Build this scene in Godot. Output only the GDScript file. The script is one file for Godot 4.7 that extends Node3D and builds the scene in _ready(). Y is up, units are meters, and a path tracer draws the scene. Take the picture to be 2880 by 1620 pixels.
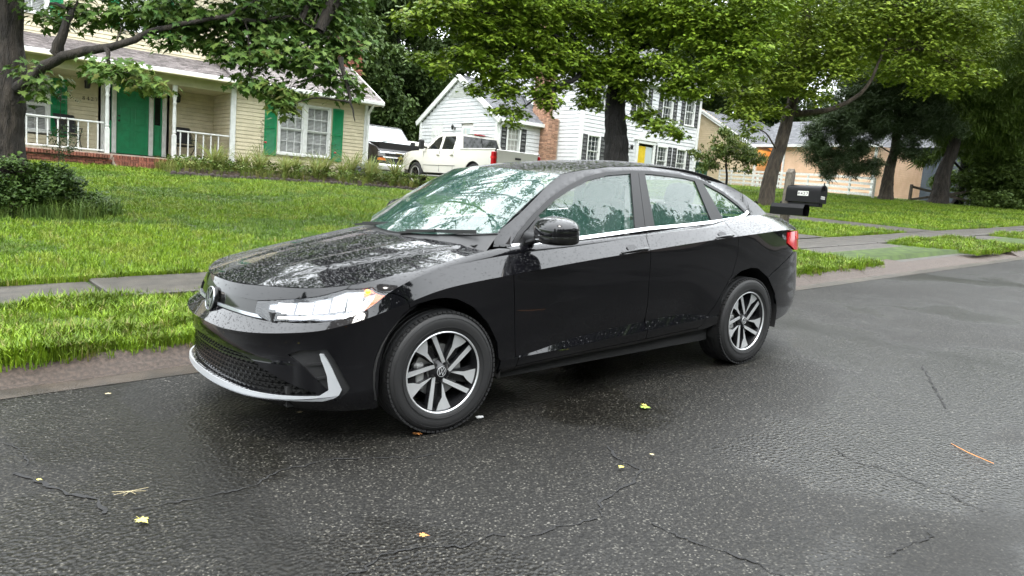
extends Node3D
# A quiet suburban street after rain: a black sedan at the kerb, houses, maples and lawns behind it.

const SLOPE := 0.05697          # the street climbs along +x
var rng := RandomNumberGenerator.new()
var M := {}                     # materials by name
var used_names := {}

func _ready() -> void:
	rng.seed = 77123
	setup_camera()
	setup_light()
	make_materials()
	build_ground()
	build_houses()
	build_trees()
	build_grass()
	build_sedan()
	build_details()

func setup_camera() -> void:
	var cam := Camera3D.new()
	cam.name = "camera"
	cam.position = Vector3(-3.53329, 1.19250, 4.03037)
	cam.rotation = Vector3(-0.12301, -0.68594, 0.07926)
	cam.fov = 42.02
	cam.near = 0.05
	cam.far = 600.0
	add_child(cam)
	cam.current = true

func setup_light() -> void:
	var sky_mat := ProceduralSkyMaterial.new()
	sky_mat.sky_top_color = Color(0.97, 0.985, 1.0)
	sky_mat.sky_horizon_color = Color(0.66, 0.68, 0.69)
	sky_mat.sky_curve = 0.6
	sky_mat.sun_angle_max = 1.0
	sky_mat.sky_energy_multiplier = 1.3
	sky_mat.ground_bottom_color = Color(0.2, 0.21, 0.2)
	sky_mat.ground_horizon_color = Color(0.5, 0.52, 0.52)
	var sky := Sky.new()
	sky.sky_material = sky_mat
	var env := Environment.new()
	env.background_mode = Environment.BG_SKY
	env.sky = sky
	env.background_energy_multiplier = 1.0
	env.tonemap_mode = Environment.TONE_MAPPER_LINEAR
	env.tonemap_exposure = 4.2
	env.sdfgi_enabled = true
	env.ssao_enabled = true
	env.ssil_enabled = true
	var world := WorldEnvironment.new()
	world.name = "overcast_sky"
	world.environment = env
	add_child(world)
	var sun := DirectionalLight3D.new()
	sun.name = "veiled_sun"
	sun.light_energy = 0.2
	sun.light_angular_distance = 14.0
	sun.light_color = Color(1.0, 0.98, 0.95)
	sun.shadow_enabled = true
	sun.rotation_degrees = Vector3(-66, -48, 0)
	add_child(sun)

# ---------------------------------------------------------------- mesh builder
class MB:
	var v := PackedVector3Array()
	var n := PackedVector3Array()
	var uv := PackedVector2Array()
	var col := PackedColorArray()
	var ix := PackedInt32Array()
	var tint := Color(1, 1, 1)
	var use_color := false
	func vert(p: Vector3, nn: Vector3, t := Vector2.ZERO) -> int:
		v.append(p)
		n.append(nn)
		uv.append(t)
		if use_color:
			col.append(tint)
		return v.size() - 1
	# corners given counter-clockwise seen from outside
	func tri(a: Vector3, b: Vector3, c: Vector3) -> void:
		var nn := (b - a).cross(c - a).normalized()
		var i := vert(a, nn, Vector2(a.x, a.y))
		vert(b, nn, Vector2(b.x, b.y))
		vert(c, nn, Vector2(c.x, c.y))
		ix.append(i)
		ix.append(i + 2)
		ix.append(i + 1)
	func quad(a: Vector3, b: Vector3, c: Vector3, d: Vector3) -> void:
		var nn := (c - a).cross(d - b).normalized()
		var w := a.distance_to(b)
		var h := b.distance_to(c)
		var i := vert(a, nn, Vector2(0, 0))
		vert(b, nn, Vector2(w, 0))
		vert(c, nn, Vector2(w, h))
		vert(d, nn, Vector2(0, h))
		for k in [0, 2, 1, 0, 3, 2]:
			ix.append(i + k)
	func box(c: Vector3, s: Vector3, b := Basis.IDENTITY) -> void:
		var h := s * 0.5
		var p := []
		for k in 8:
			p.append(c + b * Vector3(h.x if k & 1 else -h.x, h.y if k & 2 else -h.y, h.z if k & 4 else -h.z))
		quad(p[4], p[5], p[7], p[6])
		quad(p[1], p[0], p[2], p[3])
		quad(p[5], p[1], p[3], p[7])
		quad(p[0], p[4], p[6], p[2])
		quad(p[6], p[7], p[3], p[2])
		quad(p[0], p[1], p[5], p[4])
	# box whose edges are chamfered by e
	func cbox(c: Vector3, s: Vector3, e: float, b := Basis.IDENTITY) -> void:
		var h := s * 0.5
		e = minf(e, minf(h.x, minf(h.y, h.z)) * 0.9)
		var P := func(x: float, y: float, z: float) -> Vector3: return c + b * Vector3(x, y, z)
		for ax in 3:
			for sg in [-1.0, 1.0]:
				var q := []
				for k in [[-1, -1], [1, -1], [1, 1], [-1, 1]]:
					var w := Vector3.ZERO
					w[ax] = h[ax] * sg
					w[(ax + 1) % 3] = (h[(ax + 1) % 3] - e) * k[0]
					w[(ax + 2) % 3] = (h[(ax + 2) % 3] - e) * k[1]
					q.append(P.call(w.x, w.y, w.z))
				if sg > 0: quad(q[0], q[1], q[2], q[3])
				else: quad(q[3], q[2], q[1], q[0])
		for ax in 3:
			var a1 := (ax + 1) % 3
			var a2 := (ax + 2) % 3
			for s1 in [-1.0, 1.0]:
				for s2 in [-1.0, 1.0]:
					var q := []
					for k in [[0, -1], [1, -1], [1, 1], [0, 1]]:
						var w := Vector3.ZERO
						w[ax] = (h[ax] - e) * k[1]
						w[a1] = (h[a1] - (0.0 if k[0] == 0 else e)) * s1
						w[a2] = (h[a2] - (e if k[0] == 0 else 0.0)) * s2
						q.append(P.call(w.x, w.y, w.z))
					if s1 * s2 > 0: quad(q[3], q[2], q[1], q[0])
					else: quad(q[0], q[1], q[2], q[3])
		for k in 8:
			var sx := 1.0 if k & 1 else -1.0
			var sy := 1.0 if k & 2 else -1.0
			var sz := 1.0 if k & 4 else -1.0
			var a: Vector3 = P.call(sx * h.x, sy * (h.y - e), sz * (h.z - e))
			var d: Vector3 = P.call(sx * (h.x - e), sy * h.y, sz * (h.z - e))
			var f: Vector3 = P.call(sx * (h.x - e), sy * (h.y - e), sz * h.z)
			if sx * sy * sz > 0: tri(a, d, f)
			else: tri(a, f, d)
	# bar from a to b with a rectangular section
	func bar(a: Vector3, b: Vector3, w: float, h: float, up := Vector3.UP) -> void:
		var f := (b - a).normalized()
		var r := up.cross(f)
		if r.length() < 0.01:
			r = Vector3.RIGHT.cross(f)
		r = r.normalized()
		box((a + b) * 0.5, Vector3(w, h, a.distance_to(b)), Basis(r, f.cross(r), f))
	func tube(path: PackedVector3Array, rad: PackedFloat32Array, sides := 8, caps := true) -> void:
		var m := path.size()
		var side := Vector3.ZERO
		var first := v.size()
		var run := 0.0
		for i in m:
			var f := (path[mini(i + 1, m - 1)] - path[maxi(i - 1, 0)]).normalized()
			if i == 0:
				side = f.cross(Vector3.UP if absf(f.y) < 0.9 else Vector3.RIGHT).normalized()
			else:
				run += path[i].distance_to(path[i - 1])
				side = (side - f * side.dot(f)).normalized()
			var up := side.cross(f)
			for k in sides + 1:
				var a := TAU * k / sides
				var d := side * cos(a) + up * sin(a)
				vert(path[i] + d * rad[i], d, Vector2(float(k) / sides, run))
		for i in m - 1:
			for k in sides:
				var a := first + i * (sides + 1) + k
				var b := a + sides + 1
				for q in [a, a + 1, b, a + 1, b + 1, b]:
					ix.append(q)
		if caps:
			for e in [0, m - 1]:
				var c := vert(path[e], (path[e] - path[1 if e == 0 else m - 2]).normalized())
				var base: int = first + e * (sides + 1)
				for k in sides:
					ix.append(c)
					ix.append(base + (k if e == 0 else k + 1))
					ix.append(base + (k + 1 if e == 0 else k))
	# profile of (radius, height) pairs turned round the y axis of b
	func lathe(prof: PackedVector2Array, sides: int, o := Vector3.ZERO, b := Basis.IDENTITY, smooth := true) -> void:
		var m := prof.size()
		for i in m - 1:
			var d := prof[i + 1] - prof[i]
			if d.length() < 1e-6:
				continue
			var n0 := Vector2(d.y, -d.x).normalized()
			var na := n0
			var nb := n0
			if smooth:
				if i > 0:
					var e := (prof[i] - prof[i - 1])
					var q := Vector2(e.y, -e.x).normalized()
					if q.dot(n0) > 0.6: na = (q + n0).normalized()
				if i < m - 2:
					var e := (prof[i + 2] - prof[i + 1])
					var q := Vector2(e.y, -e.x).normalized()
					if q.dot(n0) > 0.6: nb = (q + n0).normalized()
			var first := v.size()
			for k in sides + 1:
				var a := TAU * k / sides
				var r := Vector3(cos(a), 0, sin(a))
				vert(o + b * (r * prof[i].x + Vector3(0, prof[i].y, 0)), b * (r * na.x + Vector3(0, na.y, 0)), Vector2(float(k) / sides, float(i) / m))
				vert(o + b * (r * prof[i + 1].x + Vector3(0, prof[i + 1].y, 0)), b * (r * nb.x + Vector3(0, nb.y, 0)), Vector2(float(k) / sides, float(i + 1) / m))
			for k in sides:
				var a := first + k * 2
				for q in [a, a + 2, a + 1, a + 1, a + 2, a + 3]:
					ix.append(q)
	# flat outline in the xy plane of (o, b), counter-clockwise, from z = 0 to depth behind
	func prism(poly: PackedVector2Array, depth: float, o := Vector3.ZERO, b := Basis.IDENTITY, back := true) -> void:
		if Geometry2D.is_polygon_clockwise(poly):
			poly = poly.duplicate()
			poly.reverse()
		var tr := Geometry2D.triangulate_polygon(poly)
		var z := b.z
		var f := v.size()
		for p in poly:
			vert(o + b.x * p.x + b.y * p.y, z, p)
		for p in poly:
			vert(o + b.x * p.x + b.y * p.y - z * depth, -z, p)
		var m := poly.size()
		for k in range(0, tr.size(), 3):
			var a := poly[tr[k]]
			var flip := (poly[tr[k + 1]] - a).cross(poly[tr[k + 2]] - a) < 0
			var i1 := tr[k + 2] if flip else tr[k + 1]
			var i2 := tr[k + 1] if flip else tr[k + 2]
			for q in [tr[k], i2, i1]:
				ix.append(f + q)
			if back:
				for q in [tr[k], i1, i2]:
					ix.append(f + m + q)
		for k in m:
			var a := o + b.x * poly[k].x + b.y * poly[k].y
			var c := o + b.x * poly[(k + 1) % m].x + b.y * poly[(k + 1) % m].y
			quad(a - z * depth, c - z * depth, c, a)
	# smooth sheet: f(s, t) for s, t in 0..1, outside = d/ds x d/dt
	func sheet(f: Callable, ns: int, nt: int) -> void:
		var first := v.size()
		for i in ns + 1:
			for j in nt + 1:
				var s := float(i) / ns
				var t := float(j) / nt
				var e := 0.003
				var p: Vector3 = f.call(s, t)
				var ds: Vector3 = f.call(minf(s + e, 1), t) - f.call(maxf(s - e, 0), t)
				var dt: Vector3 = f.call(s, minf(t + e, 1)) - f.call(s, maxf(t - e, 0))
				vert(p, ds.cross(dt).normalized(), Vector2(s, t))
		for i in ns:
			for j in nt:
				var a := first + i * (nt + 1) + j
				var b := a + nt + 1
				for q in [a, b + 1, b, a, a + 1, b + 1]:
					ix.append(q)
	func mirror_z() -> MB:
		var o := MB.new()
		o.v = v.duplicate()
		o.n = n.duplicate()
		o.uv = uv.duplicate()
		o.col = col.duplicate()
		for i in v.size():
			o.v[i].z = -v[i].z
			o.n[i].z = -n[i].z
		o.ix = ix.duplicate()
		for i in range(0, ix.size(), 3):
			o.ix[i + 1] = ix[i + 2]
			o.ix[i + 2] = ix[i + 1]
		return o
	func mesh() -> ArrayMesh:
		var a := []
		a.resize(Mesh.ARRAY_MAX)
		a[Mesh.ARRAY_VERTEX] = v
		a[Mesh.ARRAY_NORMAL] = n
		a[Mesh.ARRAY_TEX_UV] = uv
		if use_color and col.size() == v.size():
			a[Mesh.ARRAY_COLOR] = col
		a[Mesh.ARRAY_INDEX] = ix
		var m := ArrayMesh.new()
		m.add_surface_from_arrays(Mesh.PRIMITIVE_TRIANGLES, a)
		return m

func put(called: String, mb: MB, mat: Material, parent: Node3D) -> MeshInstance3D:
	return put_mesh(called, mb.mesh(), mat, parent)

func put_mesh(called: String, mesh: Mesh, mat: Material, parent: Node3D) -> MeshInstance3D:
	var o := MeshInstance3D.new()
	o.name = called
	o.mesh = mesh
	o.material_override = mat
	parent.add_child(o, true)
	return o

func fresh(called: String) -> String:
	if not used_names.has(called):
		used_names[called] = 0
		return called
	used_names[called] += 1
	return "%s_%03d" % [called, used_names[called]]

func thing(called: String, label: String, category: String, at := Vector3.ZERO, group := "") -> Node3D:
	var o := Node3D.new()
	o.name = fresh(called)
	add_child(o)
	o.position = at
	tag(o, label, category, group)
	return o

func tag(o: Node, label: String, category := "", group := "", kind := "") -> void:
	if label: o.set_meta("label", label)
	if category: o.set_meta("category", category)
	if group: o.set_meta("group", group)
	if kind: o.set_meta("kind", kind)

func structure(called: String, mb: MB, mat: Material) -> MeshInstance3D:
	var o := put(fresh(called), mb, mat, self)
	o.set_meta("kind", "structure")
	return o

func pv(a: Array) -> PackedVector2Array:
	var o := PackedVector2Array()
	for k in range(0, a.size(), 2):
		o.append(Vector2(a[k], a[k + 1]))
	return o

func many(called: String, mesh: Mesh, mat: Material, xf: Array, colors: Array, parent: Node3D) -> MultiMeshInstance3D:
	var mm := MultiMesh.new()
	mm.transform_format = MultiMesh.TRANSFORM_3D
	mm.use_colors = colors.size() > 0
	mm.mesh = mesh
	mm.instance_count = xf.size()
	for i in xf.size():
		mm.set_instance_transform(i, xf[i])
		if mm.use_colors:
			mm.set_instance_color(i, colors[i])
	var o := MultiMeshInstance3D.new()
	o.name = called
	o.multimesh = mm
	o.material_override = mat
	parent.add_child(o, true)
	return o

func lin(r: float, g: float, b: float) -> Color:
	return Color(r, g, b).linear_to_srgb()

func mat(called: String, color: Color, rough := 0.7, metal := 0.0, spec := 0.5) -> StandardMaterial3D:
	var m := StandardMaterial3D.new()
	m.resource_name = called
	m.albedo_color = color
	m.roughness = rough
	m.metallic = metal
	m.metallic_specular = spec
	M[called] = m
	return m

func smooth01(a: float, b: float, x: float) -> float:
	var t := clampf((x - a) / (b - a), 0, 1)
	return t * t * (3 - 2 * t)

func table(xs: Array, ys: Array, x: float) -> float:
	var n := xs.size()
	if x <= xs[0]: return ys[0]
	if x >= xs[n - 1]: return ys[n - 1]
	for i in n - 1:
		if x < xs[i + 1]:
			var t: float = (x - xs[i]) / (xs[i + 1] - xs[i])
			var a: float = ys[maxi(i - 1, 0)]
			var d: float = ys[mini(i + 2, n - 1)]
			var h: float = xs[i + 1] - xs[i]
			var m0: float = (ys[i + 1] - a) / (xs[i + 1] - xs[maxi(i - 1, 0)]) * h
			var m1: float = (d - ys[i]) / (xs[mini(i + 2, n - 1)] - xs[i]) * h
			var t2 := t * t
			var t3 := t2 * t
			return (2 * t3 - 3 * t2 + 1) * ys[i] + (t3 - 2 * t2 + t) * m0 + (-2 * t3 + 3 * t2) * ys[i + 1] + (t3 - t2) * m1
	return ys[n - 1]
# ---------------------------------------------------------------- materials
func noise(kind: int, freq: float, octaves := 1, seed_ := 1) -> FastNoiseLite:
	var n := FastNoiseLite.new()
	n.noise_type = kind as FastNoiseLite.NoiseType
	n.frequency = freq
	n.seed = seed_
	n.fractal_type = FastNoiseLite.FRACTAL_FBM if octaves > 1 else FastNoiseLite.FRACTAL_NONE
	n.fractal_octaves = octaves
	return n

func ramp(stops: Array) -> Gradient:
	var g := Gradient.new()
	var off := PackedFloat32Array()
	var col := PackedColorArray()
	for s in stops:
		off.append(s[0])
		col.append(s[1])
	g.offsets = off
	g.colors = col
	return g

func ntex(n: FastNoiseLite, size: int, stops := [], normal := 0.0) -> NoiseTexture2D:
	var t := NoiseTexture2D.new()
	t.width = size
	t.height = size
	t.seamless = true
	t.noise = n
	t.generate_mipmaps = false
	if stops.size():
		t.color_ramp = ramp(stops)
	if normal > 0:
		t.as_normal_map = true
		t.bump_strength = normal
	return t

func grey(v: float) -> Color:
	return Color(v, v, v).linear_to_srgb()

func make_materials() -> void:
	# car
	var paint := mat("paint", lin(0.0035, 0.0035, 0.0045), 0.2, 0.0, 0.1)
	paint.clearcoat_enabled = true
	paint.clearcoat = 1.0
	paint.clearcoat_roughness = 0.03
	mat("gloss_black", lin(0.008, 0.008, 0.008), 0.12)
	mat("trim_black", lin(0.014, 0.014, 0.015), 0.42)
	mat("under_black", lin(0.008, 0.008, 0.008), 0.9)
	mat("rim_black", lin(0.01, 0.01, 0.011), 0.22)
	mat("rubber", lin(0.014, 0.014, 0.0145), 0.62)
	mat("machined", lin(0.72, 0.73, 0.74), 0.28, 0.65)
	mat("steel", lin(0.42, 0.42, 0.42), 0.4, 0.9)
	mat("steel_dark", lin(0.05, 0.05, 0.05), 0.4, 0.8)
	mat("caliper", lin(0.45, 0.45, 0.44), 0.5, 0.6)
	mat("chrome", lin(0.78, 0.79, 0.80), 0.10, 1.0)
	mat("silver", lin(0.60, 0.62, 0.65), 0.30, 0.5)
	mat("reflector", lin(0.30, 0.31, 0.33), 0.14, 0.9)
	mat("badge", lin(0.34, 0.35, 0.37), 0.2, 0.9)
	mat("strip_glass", lin(0.35, 0.37, 0.4), 0.12, 0.4)
	mat("cabin_dark", lin(0.015, 0.015, 0.015), 0.7)
	mat("seat_cloth", lin(0.05, 0.052, 0.055), 0.9)
	mat("headliner", lin(0.25, 0.25, 0.245), 0.9)
	mat("tail_red", lin(0.42, 0.008, 0.012), 0.08)
	mat("tail_bright", lin(0.62, 0.03, 0.03), 0.1)
	mat("amber_lens", lin(0.72, 0.13, 0.02), 0.15)
	var wc := mat("water_clear", Color(0.95, 0.98, 0.97, 0.02), 0.02)
	wc.refraction_enabled = true
	wc.refraction_scale = 0.033
	mat("water_bead", lin(0.012, 0.012, 0.014), 0.03)
	var g := mat("car_glass", Color(lin(0.045, 0.12, 0.095), 0.22), 0.01)
	g.transparency = BaseMaterial3D.TRANSPARENCY_ALPHA
	var cl := mat("clear_lens", Color(0.9, 0.92, 0.95, 0.06), 0.02)
	cl.transparency = BaseMaterial3D.TRANSPARENCY_ALPHA
	var lw := mat("lamp_white", lin(0.9, 0.9, 0.9), 0.3)
	lw.emission_enabled = true
	lw.emission = Color(1.0, 0.99, 0.95)
	lw.emission_energy_multiplier = 0.6
	var lc := mat("lamp_cell_white", lin(0.75, 0.77, 0.8), 0.12, 0.3)
	lc.emission_enabled = true
	lc.emission = Color(0.97, 0.98, 1.0)
	lc.emission_energy_multiplier = 0.42
	var la := mat("lamp_amber", lin(0.9, 0.35, 0.05), 0.3)
	la.emission_enabled = true
	la.emission = Color(1.0, 0.42, 0.04)
	la.emission_energy_multiplier = 2.2
	# street: stones of every shade set in dark binder, wet film in patches
	var asphalt := mat("asphalt", Color(0.74, 0.73, 0.70), 1.0, 0.0, 0.33)
	var stones := noise(FastNoiseLite.TYPE_CELLULAR, 0.42, 1, 11)
	stones.cellular_return_type = FastNoiseLite.RETURN_CELL_VALUE
	stones.cellular_jitter = 0.95
	asphalt.albedo_texture = ntex(stones, 2048, [[0.0, grey(0.010)], [0.45, grey(0.018)], [0.68, grey(0.030)], [0.86, grey(0.045)], [0.95, grey(0.11)], [1.0, grey(0.30)]])
	var wetn := noise(FastNoiseLite.TYPE_SIMPLEX_SMOOTH, 0.0022, 6, 5)
	wetn.fractal_gain = 0.55
	asphalt.roughness_texture = ntex(wetn, 1024, [[0.0, Color(0.28, 0.28, 0.28)], [0.40, Color(0.36, 0.36, 0.36)], [0.47, Color(0.53, 0.53, 0.53)], [0.62, Color(0.62, 0.62, 0.62)], [1.0, Color(0.68, 0.68, 0.68)]])
	asphalt.roughness_texture_channel = BaseMaterial3D.TEXTURE_CHANNEL_RED
	var bumpn := noise(FastNoiseLite.TYPE_CELLULAR, 0.30, 1, 11)
	bumpn.cellular_return_type = FastNoiseLite.RETURN_DISTANCE
	asphalt.normal_enabled = true
	asphalt.normal_texture = ntex(bumpn, 1024, [], 2.2)
	asphalt.normal_scale = 0.35
	asphalt.uv1_scale = Vector3(1.0 / 5.6, 1.0 / 5.6, 1)
	asphalt.detail_enabled = true
	asphalt.detail_blend_mode = BaseMaterial3D.BLEND_MODE_MUL
	asphalt.detail_uv_layer = BaseMaterial3D.DETAIL_UV_2
	asphalt.uv2_scale = Vector3(1.0 / 31.0, 1.0 / 31.0, 1)
	asphalt.detail_albedo = ntex(noise(FastNoiseLite.TYPE_SIMPLEX_SMOOTH, 0.012, 5, 23), 1024, [[0.0, Color(0.72, 0.70, 0.66)], [0.5, Color(0.92, 0.91, 0.88)], [1.0, Color(1, 1, 1)]])
	tri_mat("crack", lin(0.006, 0.006, 0.006), lin(0.012, 0.012, 0.012), 3.0, 0.9)
	# concrete
	var kerbm := tri_mat("kerb_concrete", lin(0.026, 0.018, 0.013), lin(0.088, 0.062, 0.047), 0.10, 0.62, 6)
	speckle(kerbm, 1.1)
	var gut := tri_mat("gutter_concrete", lin(0.018, 0.014, 0.010), lin(0.05, 0.038, 0.028), 0.7, 0.4, 6)
	speckle(gut, 0.8)
	var walk := tri_mat("walk_concrete", lin(0.026, 0.023, 0.019), lin(0.058, 0.050, 0.041), 0.7, 0.55, 6)
	speckle(walk, 1.3)
	tri_mat("soil", lin(0.022, 0.016, 0.010), lin(0.075, 0.052, 0.032), 0.5, 0.95, 5)
	tri_mat("turf", lin(0.018, 0.032, 0.006), lin(0.050, 0.085, 0.012), 0.7, 0.95, 5)
	tri_mat("mulch", lin(0.016, 0.011, 0.007), lin(0.055, 0.034, 0.020), 0.12, 0.95, 4)
	# houses
	tri_mat("siding_cream", lin(0.49, 0.435, 0.30), lin(0.60, 0.535, 0.38), 0.9, 0.5, 5)
	tri_mat("siding_white", lin(0.50, 0.51, 0.52), lin(0.60, 0.61, 0.62), 1.1, 0.5, 5)
	tri_mat("siding_peach", lin(0.64, 0.42, 0.27), lin(0.74, 0.51, 0.35), 2.0, 0.5, 4)
	tri_mat("siding_tan", lin(0.50, 0.40, 0.26), lin(0.58, 0.47, 0.32), 2.0, 0.5, 4)
	tri_mat("siding_slate", lin(0.045, 0.06, 0.075), lin(0.07, 0.085, 0.10), 2.0, 0.6, 4)
	tri_mat("trim_white", lin(0.54, 0.55, 0.53), lin(0.66, 0.67, 0.65), 0.5, 0.45, 5)
	tri_mat("soffit_cream", lin(0.42, 0.40, 0.25), lin(0.50, 0.47, 0.31), 1.2, 0.6, 4)
	tri_mat("green_paint", lin(0.004, 0.17, 0.062), lin(0.007, 0.22, 0.085), 0.8, 0.35, 4)
	tri_mat("shutter_dark", lin(0.022, 0.022, 0.024), lin(0.036, 0.036, 0.04), 0.9, 0.6, 4)
	tri_mat("yellow_paint", lin(0.50, 0.36, 0.02), lin(0.60, 0.44, 0.03), 0.8, 0.4, 4)
	for k in 3:
		var s := 0.75 + 0.28 * k
		tri_mat("brick_red_%d" % k, lin(0.13 * s, 0.045 * s, 0.028 * s), lin(0.22 * s, 0.078 * s, 0.047 * s), 0.25, 0.8, 4)
		tri_mat("brick_tan_%d" % k, lin(0.22 * s, 0.12 * s, 0.075 * s), lin(0.42 * s, 0.25 * s, 0.17 * s), 0.25, 0.8, 4)
		var t := 0.8 + 0.2 * k
		tri_mat("shingle_%d" % k, lin(0.115 * t, 0.10 * t, 0.098 * t), lin(0.22 * t, 0.195 * t, 0.19 * t), 0.4, 0.85, 4)
		tri_mat("shingle_grey_%d" % k, lin(0.085 * t, 0.088 * t, 0.096 * t), lin(0.145 * t, 0.15 * t, 0.16 * t), 0.4, 0.85, 4)
	tri_mat("mortar", lin(0.30, 0.24, 0.19), lin(0.40, 0.33, 0.27), 0.3, 0.9, 4)
	mat("blind", lin(0.62, 0.62, 0.60), 0.6)
	mat("room_wall", lin(0.46, 0.44, 0.40), 0.9)
	mat("curtain", lin(0.50, 0.48, 0.44), 0.9)
	mat("amber_panel", lin(0.78, 0.20, 0.03), 0.3)
	var wg := mat("window_glass", Color(0.5, 0.55, 0.56, 0.10), 0.03)
	wg.transparency = BaseMaterial3D.TRANSPARENCY_ALPHA
	mat("dark_fabric", lin(0.018, 0.018, 0.021), 0.85)
	mat("black_metal", lin(0.012, 0.012, 0.012), 0.4)
	mat("brass", lin(0.4, 0.28, 0.1), 0.35, 0.8)
	# vehicles behind
	var tw := mat("truck_white", lin(0.70, 0.68, 0.62), 0.25)
	tw.clearcoat_enabled = true
	tw.clearcoat_roughness = 0.05
	var vb := mat("van_black", lin(0.012, 0.012, 0.013), 0.2)
	vb.clearcoat_enabled = true
	mat("tinted_glass", lin(0.010, 0.012, 0.012), 0.05)
	mat("pale_glass", lin(0.42, 0.47, 0.47), 0.08)
	mat("lamp_glass", lin(0.34, 0.35, 0.36), 0.15, 0.5)
	# wood and plants
	tri_mat("bark_maple", lin(0.009, 0.0072, 0.0055), lin(0.042, 0.033, 0.025), 0.35, 0.9, 5, true)
	tri_mat("bark_dark", lin(0.0022, 0.0019, 0.0017), lin(0.011, 0.009, 0.0075), 0.35, 0.85, 5, true)
	tri_mat("bark_brown", lin(0.026, 0.020, 0.014), lin(0.085, 0.066, 0.048), 0.30, 0.9, 5, true)
	tri_mat("post_wood", lin(0.065, 0.055, 0.042), lin(0.16, 0.14, 0.11), 0.3, 0.9, 5, true)
	tri_mat("fence_white", lin(0.52, 0.51, 0.46), lin(0.74, 0.74, 0.71), 0.35, 0.7, 5)
	tri_mat("rail_wood", lin(0.05, 0.04, 0.03), lin(0.11, 0.09, 0.07), 0.3, 0.9, 5)
	leaf_mat("leaf", 0.5)
	leaf_mat("blade", 0.45)
	mat("mail_black", lin(0.004, 0.004, 0.0045), 0.4, 0.0, 0.3)
	mat("decal_white", lin(0.66, 0.66, 0.62), 0.6)
	mat("decal_black", lin(0.008, 0.008, 0.008), 0.6)
	mat("flag_yellow", lin(0.7, 0.5, 0.03), 0.8)
	mat("flag_purple", lin(0.12, 0.05, 0.30), 0.8)
	mat("bin_green", lin(0.006, 0.06, 0.035), 0.5)
	mat("tarp_grey", lin(0.09, 0.10, 0.115), 0.35)
	mat("stone_dark", lin(0.035, 0.026, 0.022), 0.85)
	mat("rose_red", lin(0.45, 0.05, 0.06), 0.7)
	mat("leaf_yellow", lin(0.62, 0.55, 0.12), 0.6)
	mat("leaf_orange", lin(0.55, 0.22, 0.06), 0.6)
	mat("leaf_tan", lin(0.45, 0.38, 0.22), 0.6)
	mat("leaf_green", lin(0.30, 0.42, 0.08), 0.6)
	mat("paper_white", lin(0.8, 0.8, 0.78), 0.6)
	mat("stone_brown", lin(0.13, 0.10, 0.085), 0.85)
	var bl := mat("bulb_glow", lin(0.9, 0.85, 0.7), 0.4)
	bl.emission_enabled = true
	bl.emission = Color(1.0, 0.86, 0.6)
	bl.emission_energy_multiplier = 2.5

func tri_mat(called: String, a: Color, b: Color, size: float, rough: float, octaves := 4, upright := false) -> StandardMaterial3D:
	var m := mat(called, Color.WHITE, rough)
	if not M.has("grain_noise"):
		M["grain_noise"] = {}
	m.uv1_triplanar = true
	m.uv1_world_triplanar = true
	m.uv1_triplanar_sharpness = 4.0
	var key := "%d%s" % [octaves, upright]
	var f := noise(FastNoiseLite.TYPE_SIMPLEX_SMOOTH, 0.02, octaves, hash(called) % 1000)
	f.fractal_gain = 0.62
	m.albedo_texture = ntex(f, 256, [[0.0, a], [0.3, a.lerp(b, 0.2)], [0.7, a.lerp(b, 0.85)], [1.0, b]])
	var s := 0.45 / size
	m.uv1_scale = Vector3(s, s * (0.22 if upright else 1.0), s)
	if upright:
		if not M.has("bark_relief"):
			var rn := noise(FastNoiseLite.TYPE_SIMPLEX, 0.035, 4, 99)
			rn.fractal_type = FastNoiseLite.FRACTAL_RIDGED
			M["bark_relief"] = ntex(rn, 512)
		m.heightmap_enabled = true
		m.heightmap_texture = M.bark_relief
		m.heightmap_scale = 1.6
	return m

func speckle(m: StandardMaterial3D, strength: float) -> void:
	var n := noise(FastNoiseLite.TYPE_SIMPLEX, 0.2, 3, 321)
	m.heightmap_enabled = true
	m.heightmap_texture = ntex(n, 512)
	m.heightmap_scale = 0.35 * strength

func leaf_mat(called: String, back: float) -> void:
	var m := mat(called, Color.WHITE, 0.5, 0.0, 0.32)
	m.vertex_color_use_as_albedo = true
	m.backlight_enabled = true
	m.backlight = Color(back, back, back * 0.6)
# ---------------------------------------------------------------- ground
const GX := [-60.0, -10.0, 0.0, 10.0, 20.0, 30.0, 45.0, 80.0, 140.0]
const GZ := [-140.0, -60.0, -45.0, -28.0, -18.0, -10.0, -4.3, -1.5]
const GH := [
	[1.5, 2.2, 2.3, 2.6, 3.2, 3.6, 4.0, 4.6, 5.0],
	[1.0, 1.8, 1.9, 2.2, 2.9, 3.3, 3.7, 4.3, 5.0],
	[0.8, 1.6, 1.7, 2.0, 2.7, 3.1, 3.5, 4.1, 5.0],
	[0.4, 1.2, 1.3, 1.6, 2.35, 2.8, 3.2, 3.8, 4.6],
	[0.0, 0.85, 1.05, 1.14, 1.9, 2.45, 2.9, 3.5, 4.4],
	[-0.6, 0.2, 0.50, 0.85, 1.48, 2.05, 2.6, 3.3, 4.2],
]
func road_y(x: float) -> float:
	return SLOPE * clampf(x, -25, 35) + 0.02 * clampf(x - 35, 0, 100)

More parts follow.
